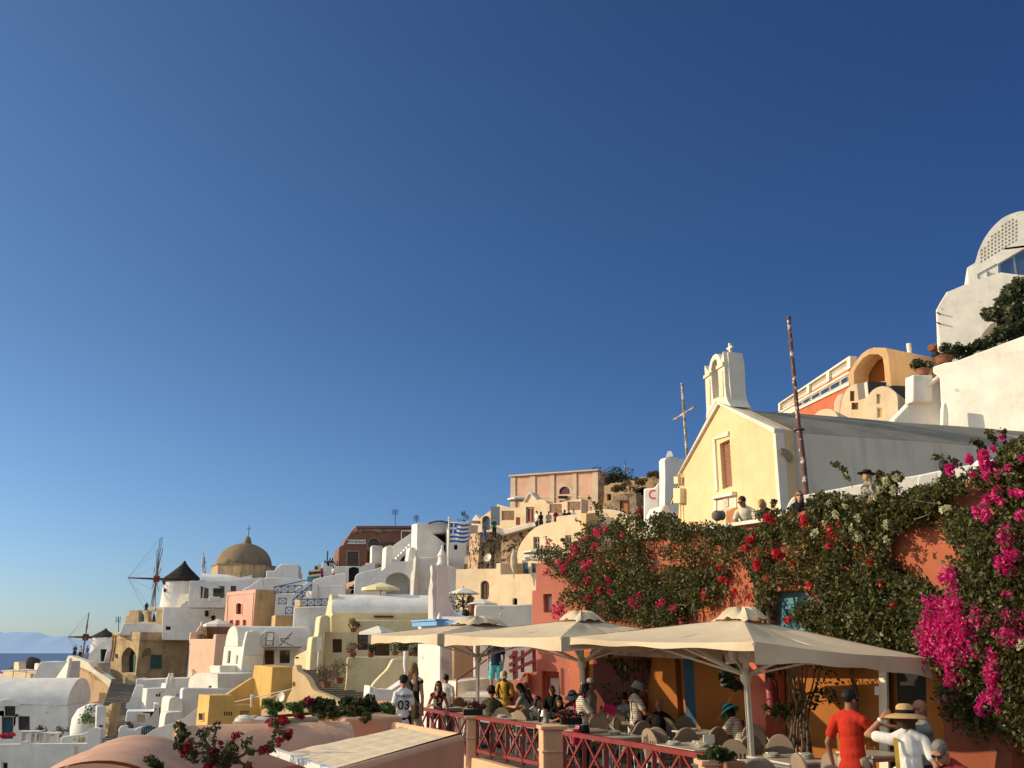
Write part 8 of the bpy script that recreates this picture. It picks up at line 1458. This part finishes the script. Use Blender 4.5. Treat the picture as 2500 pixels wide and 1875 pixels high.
def person(label, xy, Y, face, sit=0, ztop=None, h=1.72, top='white', sleeve='short', bot='denim', legs='long', hair=('short', 'black'), skin=0, hat=None, lean=0, head=(0, 0), L=None, Rr=None, glasses=False, vox=.016, fem=0, hem=0, extra=None, group=None, legpose=None, hatm=None, vneck=0, fingers=True, floor=None, bulk=1.0):
 """xy: photo pixel of the crown of the head (in the current region); L/Rr: hand targets relative to the shoulder (outward, forward, up)"""
 q = P(xy[0], xy[1], Y); s = h / 1.75
 hat_h = {'straw': .07, 'fedora': .06, 'bucket': .03, 'sun': .05, 'brim': .06, 'cap': .015}.get(hat, 0)
 stat = (.93 if not sit else .53) * s
 ld = R(lean); hp = R(head[0]); hy = R(head[1]); B = Matrix.Rotation(-ld, 3, 'X'); HM = Matrix.Rotation(-hy, 3, 'Z') @ Matrix.Rotation(-hp - ld * .6, 3, 'X')
 pel = V((0, 0, stat)); up = lambda x, y, z: pel + B @ (V((x, y, z)) * s)
 neck = up(0, -.01, .53); hc = neck + HM @ (V((0, .03, .158)) * s); crown = hc + HM @ (V((0, -.01, .125 + hat_h)) * s)
 base = V((q.x, q.y, q.z - crown.z)) if floor is None else V((q.x, q.y, floor))
 a = R(face); RZ = Matrix.Rotation(-a, 3, 'Z'); off = RZ @ V((crown.x, crown.y, 0)); base -= off
 root = thing('person', label, 'person', (0, 0, 0), group)
 sw = (.150 if fem else .168) * s * bulk; T = MB(); b = MB(); sk = SK[skin]
 # torso, neck, head
 tw = (.126 if fem else .140) * bulk
 def ell(mbx, c, r, Mx=None, inf=0): mbx.ball(c, tuple(k * s + inf for k in r), 14, M=Mx)
 def torso(mbx, inf=0, low=True, neckon=True):
  ell(mbx, up(0, 0, .36), (tw, .105, .17), B, inf); ell(mbx, up(0, .005, .42), (tw * .98, .11, .12), B, inf); ell(mbx, up(0, .0, .20), (tw * .88 * (.9 if fem else 1), .098 * bulk, .15), B, inf)
  ell(mbx, up(0, -.005, .05), (tw * (1.06 if fem else .95), .11, .13), B, inf); mbx.caps(up(-.10 * bulk, -.01, .465), up(.10 * bulk, -.01, .465), .062 * s + inf, n=10)
  for sx in (-1, 1): mbx.caps(up(sx * .03, -.015, .535), up(sx * .15 * bulk, -.01, .462), .042 * s + inf, .048 * s + inf, 10)
  if fem:
   for sx in (-1, 1): ell(mbx, up(sx * .065, .085, .345), (.06, .055, .06), B, inf)
 torso(b); b.caps(up(0, -.01, .47), hc - HM @ (V((0, .02, .06)) * s), .060 * s, .054 * s, 10)
 hm = lambda x, y, z: hc + HM @ (V((x, y, z)) * s)
 b.ball(hm(0, -.012, .03), (.074 * s, .095 * s, .092 * s), 16, M=HM); b.ball(hm(0, .02, -.045), (.058 * s, .068 * s, .072 * s), 14, M=HM)
 b.caps(hm(0, .088, .005), hm(0, .106, -.028), .010 * s, .015 * s, 8); b.ball(hm(0, .075, -.095), (.026 * s, .02 * s, .018 * s), 8, M=HM)
 for sx in (-1, 1): b.ball(hm(sx * .076, -.012, -.012), (.012 * s, .022 * s, .032 * s), 8, M=HM); b.ball(hm(sx * .032, .07, .028), (.026 * s, .016 * s, .010 * s), 8, M=HM)
 # arms
 hands = {}
 for sx, tg in ((-1, L), (1, Rr)):
  S = up(sx * sw / s, -.01, .455); bl = sx
  if tg is None: tg = (.04, .04 if not sit else .26, -.52 if not sit else -.36)
  t = S + B @ V((0, 0, 0)) + V((sx * tg[0], tg[1], tg[2])) * s
  pole = V((sx * .55, -.8, -.35)) if tg[2] < .1 else V((sx * .95, .25, -.2)); E, Wr = ik(S, t, .29 * s, .25 * s, pole); hands[sx] = (S, E, Wr)
  b.caps(S, E, .047 * s * bulk, .036 * s, 10); b.caps(E, Wr, .036 * s, .025 * s, 10)
  d = (Wr - E).normalized(); nrm = d.cross(V((sx, 0, .2))).normalized(); side_ = nrm.cross(d).normalized()
  pc = Wr + d * .045 * s; Mx = Matrix((side_, nrm, d)).transposed(); b.ball(pc, (.038 * s, .016 * s, .05 * s), 10, M=Mx)
  if fingers and vox < .014:
   for i, (o, l) in enumerate(((-.027, .062), (-.009, .072), (.009, .068), (.027, .052))):
    k0 = Wr + d * .08 * s + side_ * o * s; k1 = k0 + (d + side_ * o * 4 - nrm * .25).normalized() * l * .55 * s; k2 = k1 + (d * .8 + side_ * o * 2 - nrm * .65).normalized() * l * .5 * s; b.caps(k0, k1, .0095 * s, .009 * s, 6); b.caps(k1, k2, .009 * s, .008 * s, 6)
   k0 = Wr + d * .03 * s - side_ * .03 * s; k1 = k0 + (d * .6 - side_ * .8 - nrm * .2).normalized() * .04 * s; b.caps(k0, k1, .012 * s, .0105 * s, 6); b.caps(k1, k1 + (d * .9 - side_ * .3 - nrm * .3).normalized() * .03 * s, .0105 * s, .009 * s, 6)
  else: b.ball(Wr + d * .10 * s - nrm * .01, (.032 * s, .015 * s, .05 * s), 8, M=Mx)
 # legs
 feet = []
 for sx in (-1, 1):
  Hh = pel + V((sx * .095 * s, 0, -.02 * s))
  if sit: K = Hh + V((sx * .05, .43, .0)) * s; A = V((K.x, K.y + .02, .08 * s))
  elif legpose: K = Hh + V((sx * .02, legpose[0] * sx, -.43)) * s; A = V((K.x, K.y + legpose[1] * sx * s, .09 * s))
  else: K = Hh + V((sx * .012, .03, -.43)) * s; A = V((K.x, K.y - .04 * s, .08 * s))
  b.caps(Hh, K, .083 * s * bulk, .055 * s, 10); b.caps(K, A, .053 * s, .036 * s, 10); b.ball(K + V((0, -.025, -.12)) * s if not sit else K + V((0, -.02, -.14)) * s, (.048 * s, .05 * s, .10 * s), 10); feet.append((Hh, K, A))
  b.caps(A + V((0, -.03, -.05)) * s, A + V((0, .14, -.055)) * s, .034 * s, .030 * s, 8)
 body = blob(b, 'body', sk, root, vox, 3)
 # clothes
 inf = .016 * s
 if top:
  t = MB(); torso(t, inf)
  for sx in (-1, 1):
   S, E, Wr = hands[sx]; t.caps(S - V((sx * .03 * s, 0, 0)), S, .055 * s + inf * .6, n=10)
   if sleeve == 'short': t.caps(S, S.lerp(E, .62), .050 * s * bulk + inf, .050 * s + inf, 10)
   elif sleeve == 'long': t.caps(S, E, .049 * s * bulk + inf, .040 * s + inf, 10); t.caps(E, E.lerp(Wr, .93), .040 * s + inf * .8, .032 * s + inf * .6, 10)
  if hem or not sit:
   zz = [(.30, .92, .60), (.18, .90, .62), (.05, 1.03, .72), (-.06, 1.20, .92), (-.06 - hem, 1.24 + hem * .9, .98 + hem * .6)]
   t.v += [tuple(up(math.cos(2 * PI * j / 18) * (tw * kx + .016), math.sin(2 * PI * j / 18) * (tw * ky + .016), z)) for z, kx, ky in zz for j in range(18)]; o_ = len(t.v) - 90
   t.f += [(o_ + i * 18 + j, o_ + i * 18 + (j + 1) % 18, o_ + (i + 1) * 18 + (j + 1) % 18, o_ + (i + 1) * 18 + j) for i in range(4) for j in range(18)] + [tuple(o_ + j for j in range(18)), tuple(o_ + 72 + j for j in range(18))]
  if sit: ell(t, up(0, 0, .02), (tw * 1.02, .12, .1), B, inf)
  tm = CL[top]; to = blob(t, 'shirt' if not hem or hem < .25 else 'dress', tm, root, max(vox, .011), 4)
  # squash the flared tube front to back
 if bot:
  t = MB(); ell(t, pel + V((0, 0, .0)), (tw * 1.02, .118, .12), None, inf * .6)
  for Hh, K, A in feet:
   if legs == 'long': t.caps(Hh, K, .086 * s * bulk + inf, .060 * s + inf, 10); t.caps(K, K.lerp(A, .95), .058 * s + inf, .046 * s + inf, 10)
   else: t.caps(Hh, Hh.lerp(K, .85), .088 * s * bulk + inf, .075 * s + inf, 10)
  blob(t, 'trousers' if legs == 'long' else 'shorts', CL[bot], root, max(vox, .011), 2)
 mb = MB()
 for Hh, K, A in feet: mb.caps(A + V((0, -.035, -.055)) * s, A + V((0, .15, -.06)) * s, .040 * s, .036 * s, 8)
 if vox < .03:
  for k, (Hh, K, A) in enumerate(feet): mb = MB(); mb.caps(A + V((0, -.035, -.052)) * s, A + V((0, .15, -.057)) * s, .040 * s, .036 * s, 8); mb.build('shoe', CL['black'] if k >= 0 else None, root, sharp=0)
 # hair, hat, face
 st, hcol = hair; hmat = HR[hcol]
 if st != 'bald':
  t = MB(); t.ball(hm(0, -.022, .042), (.083 * s, .100 * s, .092 * s), 16, M=HM)
  if st == 'curly':
   rg = random.Random(hash(label) % 999)
   for _ in range(26): d = V((rg.gauss(0, 1), rg.gauss(-.5, 1), rg.gauss(.5, .8))).normalized(); t.ball(hm(d.x * .085, -.025 + d.y * .1, .045 + d.z * .095), .036 * s, 6)
  if st in ('bob', 'long', 'wavy'):
   t.ball(hm(0, -.05, -.02), (.090 * s, .07 * s, .10 * s), 14, M=HM)
   for sx in (-1, 1): t.caps(hm(sx * .068, -.02, .03), hm(sx * .078, -.01, -.10), .028 * s, .03 * s, 8)
  if st in ('long', 'wavy'):
   for i in range(7):
    x = (-.085 + .17 * i / 6); e = .30 if st == 'long' else .34; t.caps(hm(x * .85, -.065, -.03), neck + B @ (V((x * 1.25, -.085 - .02 * math.cos(i), -.05 - e * .55 - .04 * math.sin(i * 2.1))) * s), .034 * s, .030 * s, 8)
  if st == 'tail': t.ball(hm(0, -.11, .04), (.035 * s, .04 * s, .035 * s), 8); t.caps(hm(0, -.12, .03), hm(0, -.14, -.14), .028 * s, .018 * s, 8)
  hr = blob(t, 'hair', hmat, root, max(vox, .012), 2)
 if vox < .02:
  for sx in (-1, 1): e = MB(); e.ball(hm(sx * .032, .078, .008), .0095 * s, 8); e.build('eye', eyem, root, sharp=0)
  e = MB(); e.ball(hm(0, .084, -.06), (.024 * s, .010 * s, .007 * s), 8, M=HM); e.build('mouth', lipm, root, sharp=0)
 if glasses:
  e = MB()
  for sx in (-1, 1): e.ball(hm(sx * .034, .088, .010), (.031 * s, .010 * s, .023 * s), 10, M=HM); e.bar(hm(sx * .062, .082, .016), hm(sx * .078, -.02, .012), .006, .006)
  e.bar(hm(-.012, .094, .016), hm(.012, .094, .016), .007, .007); e.build('sunglasses', shade, root, sharp=0)
 if hat:
  c = hm(0, -.015, .055); Mx = HM @ Matrix.Rotation(R(-6), 3, 'X'); hmx = hatm or straw
  prof = {'straw': [(.0, .115), (.06, .11), (.092, .085), (.10, .03), (.102, .005), (.15, -.005), (.20, -.02), (.235, -.045), (.232, -.05), (.15, -.012), (.098, -.003)],
    'fedora': [(.0, .095), (.05, .105), (.082, .095), (.092, .03), (.096, .0), (.13, -.004), (.155, .004), (.154, .0), (.12, -.008), (.092, -.006)],
    'bucket': [(.0, .095), (.07, .092), (.092, .07), (.102, .0), (.118, -.04), (.138, -.075), (.136, -.078), (.112, -.042), (.098, -.004)],
    'sun': [(.0, .10), (.06, .095), (.09, .07), (.10, .01), (.15, -.03), (.19, -.065), (.188, -.07), (.14, -.038), (.096, .0)],
    'brim': [(.0, .095), (.06, .10), (.088, .09), (.094, .02), (.098, .0), (.15, -.002), (.20, .012), (.199, .008), (.14, -.008), (.094, -.004)],
    'cap': [(.0, .085), (.05, .078), (.082, .05), (.093, .0), (.092, -.02), (.09, -.02), (.09, .0)]}[hat]
  t = MB(); t.lathe([(r * s, z * s) for r, z in prof], c, 24, M=Mx, sy=1.12)
  if hat == 'cap': t.grid(lambda i, j: c + Mx @ (V((-.075 + .15 * i, (.075 + .10 * j) * (1 - .28 * (2 * i - 1) ** 2) , -.012 - .02 * j)) * s), 8, 4)
  o = t.build('hat', hmx, root, sharp=50)
  if hat in ('straw', 'fedora', 'sun', 'brim'): t = MB(); r0 = prof[3][0] if hat != 'straw' else .103; t.lathe([((r0 + .004) * s, .006 * s), ((r0 + .003) * s, .04 * s), (r0 * .95 * s, .045 * s)], c, 24, M=Mx, sy=1.12); t.build('hat_band', CL['black'] if hat != 'sun' else CL['navy'], o)
 if extra: extra(root, dict(up=up, hm=hm, hands=hands, B=B, s=s, pel=pel, HM=HM, RZ=RZ, base=base))
 root.location = base; root.rotation_euler = (0, 0, -a); return root
def strap(k, c, w=.03, x0=.11, x1=-.12, z1=.05, front=False):
 def f(root, g):
  pts = []
  for t in np.linspace(0, 1, 9):
   x = x0 + (x1 - x0) * t; z = .50 + (z1 - .50) * t; y = -.135 - .02 * math.sin(PI * t) if not front else .135 + .02 * math.sin(PI * t); pts.append(g['up'](x, y if t > .02 else 0, z))
  mb = MB()
  for a, b in zip(pts, pts[1:]): mb.bar(a, b, w, .012, up=(0, 1, 0))
  mb.build('bag_strap', c, root)
  if k: mb = MB(); mb.box(g['up'](x1 - .06, -.10 if not front else .05, z1 - .10), (.10, .24, .26)); mb.build('shoulder_bag', c, root, bevel=.03)
 return f
def held(kind, m, dx=0, dy=.05, dz=.04, size=(.08, .01, .15), side_=1, rot=0):
 def f(root, g):
  Wr = g['hands'][side_][2]; d = (Wr - g['hands'][side_][1]).normalized(); p = Wr + d * .09 + V((dx, dy, dz)); mb = MB(); mb.box(p, size, M=Matrix.Rotation(R(rot), 3, 'Z') @ Matrix.Rotation(R(-18), 3, 'X')); mb.build(kind, m, root, bevel=.004)
 return f
def backpack(root, g):
 mb = MB(); mb.box(g['up'](0, -.19, .26), (.30, .15, .42), M=g['B']); mb.build('backpack', CL['black'], root, bevel=.05)
 for sx in (-1, 1):
  mb = MB(); pts = [g['up'](sx * .10, -.12, .44), g['up'](sx * .11, -.02, .535), g['up'](sx * .115, .10, .46), g['up'](sx * .12, .135, .32), g['up'](sx * .14, .06, .14)]
  for a, b in zip(pts, pts[1:]): mb.bar(a, b, .045, .014, up=(0, 1, 0))
  mb.build('pack_strap', CL['black'], root)
def multi(*fs):
 def f(root, g):
  for k in fs: k(root, g)
 return f
def jersey(root, g):
 u = V((1, 0, 0)); o = g['up']
 def tx(s, size, z, name, arc_=0):
  text(s, size, CL['navy'], name, root, o(0, -.150, z), V((1, 0, 0)), V((0, -1, 0)), .006, space=1.05)
 tx('YANKEES', .068, .415, 'name_print'); tx('03', .22, .24, 'number_print')
reg('G')
person('boy in a white number 03 jersey and black cap seen from behind', (380, 648), 18.2, -14, h=1.60, top='white', bot='black', legs='short', hair=('short', 'black'), hat='cap', hatm=feltb, head=(0, 8), vox=.012, hem=.12, skin=1, bulk=.84, extra=jersey)
person('woman with long wavy hair and a black and white printed top', (490, 522), 19.2, 12, h=1.72, top='batik', sleeve='none', bot='beige', hair=('wavy', 'light'), fem=1, hem=.16, vox=.013, skin=1, extra=strap(1, CL['olive'], x0=-.1, x1=.16, z1=.0))
person('woman in sunglasses and a floral dress holding up a white phone', (755, 716), 25, 175, sit=1, h=1.72, top='floral', sleeve='none', bot='floral', legs='short', hair=('long', 'brown'), fem=1, glasses=True, Rr=(-.02, .22, -.20), L=(.05, .25, -.38), skin=1, vox=.013, vneck=1, extra=held('phone', china, 0, .02, .02, (.07, .01, .14), 1))
person('man in a white t-shirt with cropped dark hair seen from behind', (838, 645), 26, 12, h=1.72, top='white', bot='denim', hair=('short', 'black'), skin=1, vox=.014, hem=.06)
person('man in turquoise shorts coming down the stone steps', (1375, 205), 28.6, 190, h=1.80, top='navy', bot='turq', legs='short', hair=('short', 'brown'), skin=1, vox=.016, legpose=(.03, -.02), extra=strap(1, CL['black'], x0=-.1, x1=.14, z1=.02))
person('man in a mustard shirt and cream cap with a backpack', (1455, 612), 25, 200, h=1.74, top='yellow', bot='beige', hair=('short', 'grey'), hat='cap', hatm=capw, head=(18, 0), L=(-.02, .30, -.30), Rr=(-.06, .30, -.28), skin=1, vox=.013, extra=backpack, hem=.08)
person('curly dark haired man in an olive shirt seen from behind', (1328, 782), 23, 5, sit=1, h=1.8, top='olive', bot='denim', hair=('curly', 'black'), L=(.10, .34, -.26), Rr=(.02, .38, -.30), skin=1, vox=.013, lean=8)
person('woman with long straight black hair bending over the table', (1608, 752), 24, -60, sit=1, h=1.74, top='steel', bot='cream', hair=('long', 'black'), fem=1, lean=22, head=(25, 0), Rr=(-.03, .36, -.24), L=(-.02, .36, -.24), skin=0, vox=.013)
person('bald man in a black t-shirt looking down behind the tables', (1978, 766), 24.6, 185, sit=1, h=1.8, top='black', bot='denim', hair=('bald', 'grey'), head=(22, 8), Rr=(-.04, .32, -.34), L=(-.02, .32, -.34), skin=1, vox=.013)
person('young woman with a pale striped sleeve leaning on the table', (1838, 882), 22, 150, sit=1, h=1.62, top='stripe2', bot='denim', hair=('bob', 'black'), fem=1, head=(10, -20), L=(.02, .34, -.22), Rr=(.04, .30, -.24), skin=1, vox=.013, lean=8)
person('girl with dark hair holding a tablet', (2062, 882), 21.6, 155, sit=1, h=1.62, top='black', bot='maroon', hair=('bob', 'black'), fem=1, head=(22, 10), L=(-.04, .32, -.14), Rr=(-.02, .30, -.16), skin=1, vox=.013, extra=held('tablet', dark, -.05, .04, .06, (.20, .012, .15), -1, 30))
person('person in a grey sun hat sitting by the coral wall', (2190, 812), 24, 190, sit=1, h=1.72, top='maroon', bot='denim', hair=('bob', 'brown'), hat='sun', hatm=feltg, head=(15, 20), fem=1, skin=1, vox=.014)
reg('H')
person('woman in a rainbow striped shirt with a magenta bag reading a red menu', (362, 756), 17.5, 78, h=1.60, top='stripe', bot='black', hair=('bob', 'black'), fem=1, head=(18, 0), L=(-.02, .36, -.22), Rr=(-.02, .38, -.20), skin=1, vox=.011, hem=.13, bulk=1.1, extra=multi(held('menu', CL['crim'], .0, .06, .06, (.02, .22, .16), 1, -20), strap(1, CL['crim'], .035, -.11, .16, -.05)))
person('man in a dark cap and dark shirt behind the striped woman', (412, 684), 21, 100, h=1.74, top='steel', bot='denim', hair=('short', 'black'), hat='cap', hatm=feltg, skin=2, vox=.016)
person('woman in a grey bucket hat and striped shirt standing by the tables', (930, 722), 19, 72, h=1.60, top='stripe', bot='black', hair=('bob', 'black'), fem=1, hat='bucket', hatm=feltg, head=(16, 0), L=(-.02, .34, -.32), Rr=(-.02, .34, -.30), skin=1, vox=.012, hem=.12, bulk=1.1, extra=strap(1, CL['batik'], .025, .1, .16, -.06))
person('man in sunglasses and a red shirt standing in the dark alcove', (1032, 738), 22.6, 190, h=1.76, top='dred', bot='black', hair=('short', 'black'), glasses=True, skin=2, vox=.015)
person('diner in a white shirt half hidden behind the bucket hat woman', (775, 842), 22, 30, sit=1, h=1.75, top='steel', bot='denim', hair=('short', 'black'), skin=1, vox=.015)
person('balding man in a black shirt seen from behind at a table', (1152, 905), 19.4, 25, sit=1, h=1.76, top='black', bot='black', hair=('bald', 'grey'), skin=1, vox=.013, lean=10, L=(.1, .3, -.3), Rr=(.1, .36, -.26))
person('woman with a pale cap and sunglasses in a light top', (1502, 868), 22, 165, sit=1, h=1.66, top='beige', bot='cream', hair=('bob', 'black'), fem=1, glasses=True, hat='cap', hatm=noisy('pink_cap', (.5, .3, .26), (.4, .24, .2)), skin=1, vox=.014)
person('man in a dark maroon shirt sitting with his back to the photographer', (1612, 846), 21, -25, sit=1, h=1.78, top='maroon', bot='black', hair=('short', 'black'), skin=1, vox=.014, lean=8, L=(.04, .36, -.3), Rr=(.06, .36, -.28))
person('dark haired diner in shade beneath the lit orange strip', (1878, 845), 21.6, -70, sit=1, h=1.70, top='dred', bot='black', hair=('bob', 'black'), fem=1, skin=1, vox=.015)
person('woman in a turquoise straw hat and striped shirt leaning over a table', (1862, 962), 18, -38, sit=1, h=1.64, top='stripe2', bot='cream', hair=('bob', 'black'), fem=1, hat='sun', hatm=bluestraw, lean=24, head=(15, 0), L=(.0, .36, -.20), Rr=(.0, .38, -.22), skin=1, vox=.012, bulk=1.12, extra=strap(0, CL['black'], .014))
reg('I')
def polo(root, g):
 mb = MB(); mb.lathe([(.062, 0), (.068, .03), (.060, .045)], g['up'](0, -.01, .505), 16, M=g['B']); mb.build('collar', CL['red'], root)
person('man in a bright red polo shirt standing with his back turned', (862, 576), 12.2, 42, h=1.77, top='red', bot='beige', hair=('short', 'black'), skin=2, head=(4, 22), glasses=True, L=(.08, -.02, -.50), Rr=(.10, .40, -.22), vox=.009, hem=.14, extra=polo, bulk=1.0)
def tote(root, g):
 mb = MB(); o = g['up']; pts = [o(-.13, .0, .50), o(-.135, -.12, .46), o(-.14, -.15, .2), o(-.145, -.15, -.1), o(-.15, -.1, -.36)]
 for a, b in zip(pts, pts[1:]): mb.bar(a, b, .045, .012, up=(0, 1, 0))
 mb.build('yellow_strap', CL['yellow'], root); mb = MB(); mb.box(o(-.18, -.1, -.42), (.16, .26, .24)); mb.build('shoulder_bag', CL['maroon'], root, bevel=.03)
 S, E, Wr = g['hands'][-1]; d = (Wr - E).normalized(); mb = MB(); mb.tube([Wr - d * .03, Wr - d * .005], .032, 12); mb.build('wristwatch', CL['white'], root)
person('woman in a white blouse raising an arm to hold her wide straw hat', (1282, 668), 11.0, 18, h=1.66, top='white', bot='black', hair=('bob', 'brown'), fem=1, hat='straw', skin=1, head=(-4, 16), L=(.10, .06, .22), Rr=(.10, .05, -.48), vox=.0085, hem=.2, bulk=1.08, extra=tote)
person('man with glasses and a shaved head in a grey t-shirt gesturing', (1402, 655), 12.4, -82, h=1.72, top='grey', bot='black', hair=('bald', 'grey'), glasses=True, skin=2, L=(.02, .52, .06), Rr=(.06, .1, -.48), vox=.009, bulk=1.02)
person('child with blond hair in a small straw fedora and white top', (1272, 980), 12.0, 15, sit=1, h=1.5, top='white', bot='denim', hair=('bob', 'blond'), hat='fedora', hatm=noisy('brown_straw', (.19, .12, .055), (.12, .075, .03), scale=40, bump=.5, obj=True), skin=0, vox=.0095, fem=1)
person('grey haired man in a red shirt looking down at the right', (1530, 985), 10.8, -120, sit=1, h=1.74, top='dred', bot='denim', hair=('short', 'grey'), glasses=True, skin=1, head=(28, 0), lean=10, vox=.009)
reg('J')
person('man in sunglasses and a cream shirt leaning on the upper wall', (652, 1445), 21.2, 205, sit=1, h=1.76, top='cream', bot='denim', hair=('short', 'brown'), glasses=True, head=(12, 30), lean=14, L=(.0, .36, -.26), Rr=(-.02, .36, -.26), skin=1, vox=.012)
person('fair haired youngster reading beside the man in the cream shirt', (798, 1470), 21.4, 215, sit=1, h=1.62, top='black', bot='denim', hair=('bob', 'blond'), head=(22, 25), lean=12, skin=0, vox=.012, L=(.0, .34, -.24), Rr=(.0, .34, -.24), extra=held('book', CL['steel'], 0, .03, .03, (.22, .02, .16), 1))
person('woman in sunglasses with tied back hair by the church corner', (1095, 1402), 20.5, 190, sit=1, h=1.70, top='black', bot='denim', hair=('bob', 'light'), glasses=True, fem=1, skin=0, vox=.012)
mb = MB(); q = P(475, 1625, 20.6); mb.ball(q + V((0, 0, .09)), (.13, .11, .12), 14); mb.ball(q + V((.11, .02, .10)), (.08, .10, .11), 12); tag(mb.build('bag', noisy('grey_rucksack', (.2, .18, .16), (.1, .09, .08), scale=8, bump=.5)), 'grey rucksack lying on the upper wall below the church door', 'bag')
reg('M')
person('person in a wide black hat and dark patterned top', (802, 283), 20.5, 75, h=1.70, top='camo', sleeve='long', bot='black', hair=('bob', 'blond'), hat='brim', hatm=feltb, skin=0, vox=.012, fem=1)
person('black haired person in a dark jacket beside a white chair back', (1372, 220), 18, 110, sit=1, h=1.72, top='black', sleeve='long', bot='black', hair=('bob', 'black'), skin=1, vox=.013)
person('dark haired person in white behind the high magenta blossom', (1652, 108), 17, 70, sit=1, h=1.74, top='white', bot='black', hair=('bob', 'black'), skin=1, vox=.013)
pw = plane(1230, 350, 18.3, 20); o = house('rounded white chair back on the upper terrace', pw, cr([(1180, 520), (1182, 370), (1200, 335), (1260, 322), (1310, 315), (1322, 340), (1325, 520)], 3), .1, white2, name='seat', cat='chair', bevel=.02)
def far(label, xy, Y, face, top, bot='navy', hair='black', h=1.72, sit=0, group=None, hat=None, skin=1, legs='long', hatm=None, fem=0): return person(label, xy, Y, face, sit=sit, h=h, top=top, bot=bot, hair=(('bob' if fem else 'short'), hair), vox=.034, hat=hat, hatm=hatm, skin=skin, legs=legs, fem=fem, fingers=False, group=group)
reg('A'); far('person in green in front of the small windmill, leftmost of three', (816, 1300), 117, 160, 'green', 'black'); far('person in a white top in front of the small windmill, middle of three', (878, 1308), 117, 170, 'white', 'black', fem=1); far('person in blue grey in front of the small windmill, rightmost of three', (946, 1308), 116.5, 200, 'blue', 'steel', hair='brown')
reg('C'); far('person in a red top at the head of the blue stairs', (1492, 470), 110, 120, 'crim', fem=1); far('person in a pale shirt below the white shop board', (1612, 455), 111, 30, 'white', 'black'); far('man in black sitting above the white parasol terrace', (316, 955), 101, 160, 'black', 'dred')
reg('F'); far('person in a teal shirt beside the arched gate', (250, 638), 77, 150, 'green', 'black'); far('person in blue seated in the arched gate', (148, 676), 79, 130, 'blue', 'blue', hair='brown', fem=1)
for x, y, t, f, lab, fm in ((710, 562, 'white', 60, 'person in white left of the red gate door steps', 0), (756, 570, 'black', 40, 'woman in a black dress beside the red gate door', 1), (836, 566, 'steel', 200, 'person in grey by the wicker panel', 0), (918, 546, 'dred', 150, 'person in dark red right of the grey one on the lane', 0), (1012, 548, 'black', 120, 'person in black among the lane sitters', 1), (1055, 545, 'navy', 200, 'person in navy sitting on the lane wall', 0), (1108, 545, 'white', 150, 'person in white at the end of the lane sitters', 0)): far(lab, (x, y), 74.5, f, t, hair='black', fem=fm)
far('person in pale pink sitting on the lane wall', (970, 545), 74.5, 10, 'peachy', hair='blond', fem=1)
for x, y, t, lab in ((1292, 518, 'peachy', 'dark haired person in pink above the cream parapet'), (1342, 525, 'black', 'dark person between two others above the cream parapet'), (1402, 500, 'peachy', 'taller dark haired person above the cream parapet'), (1636, 525, 'black', 'person in a dark hood above the rounded parapet')): far(lab, (x, y), 70.5, 160, t)
for x, y, t, f, lab, ht, fm in ((1795, 500, 'floral', 170, 'woman in a patterned dress at the left of the lane group', None, 1), (1838, 490, 'dred', 140, 'person in dark red in the lane group', None, 1), (1884, 476, 'white', 200, 'tall man in a white vest in the lane group', None, 0), (1942, 484, 'navy', 170, 'man in navy with a bag in the lane group', None, 0), (1916, 455, 'beige', 180, 'person in a pale sun hat behind the man in white', 'sun', 1)): far(lab, (x, y), 63, f, t, 'black', hat=ht, fem=fm, hatm=capw if ht else None)
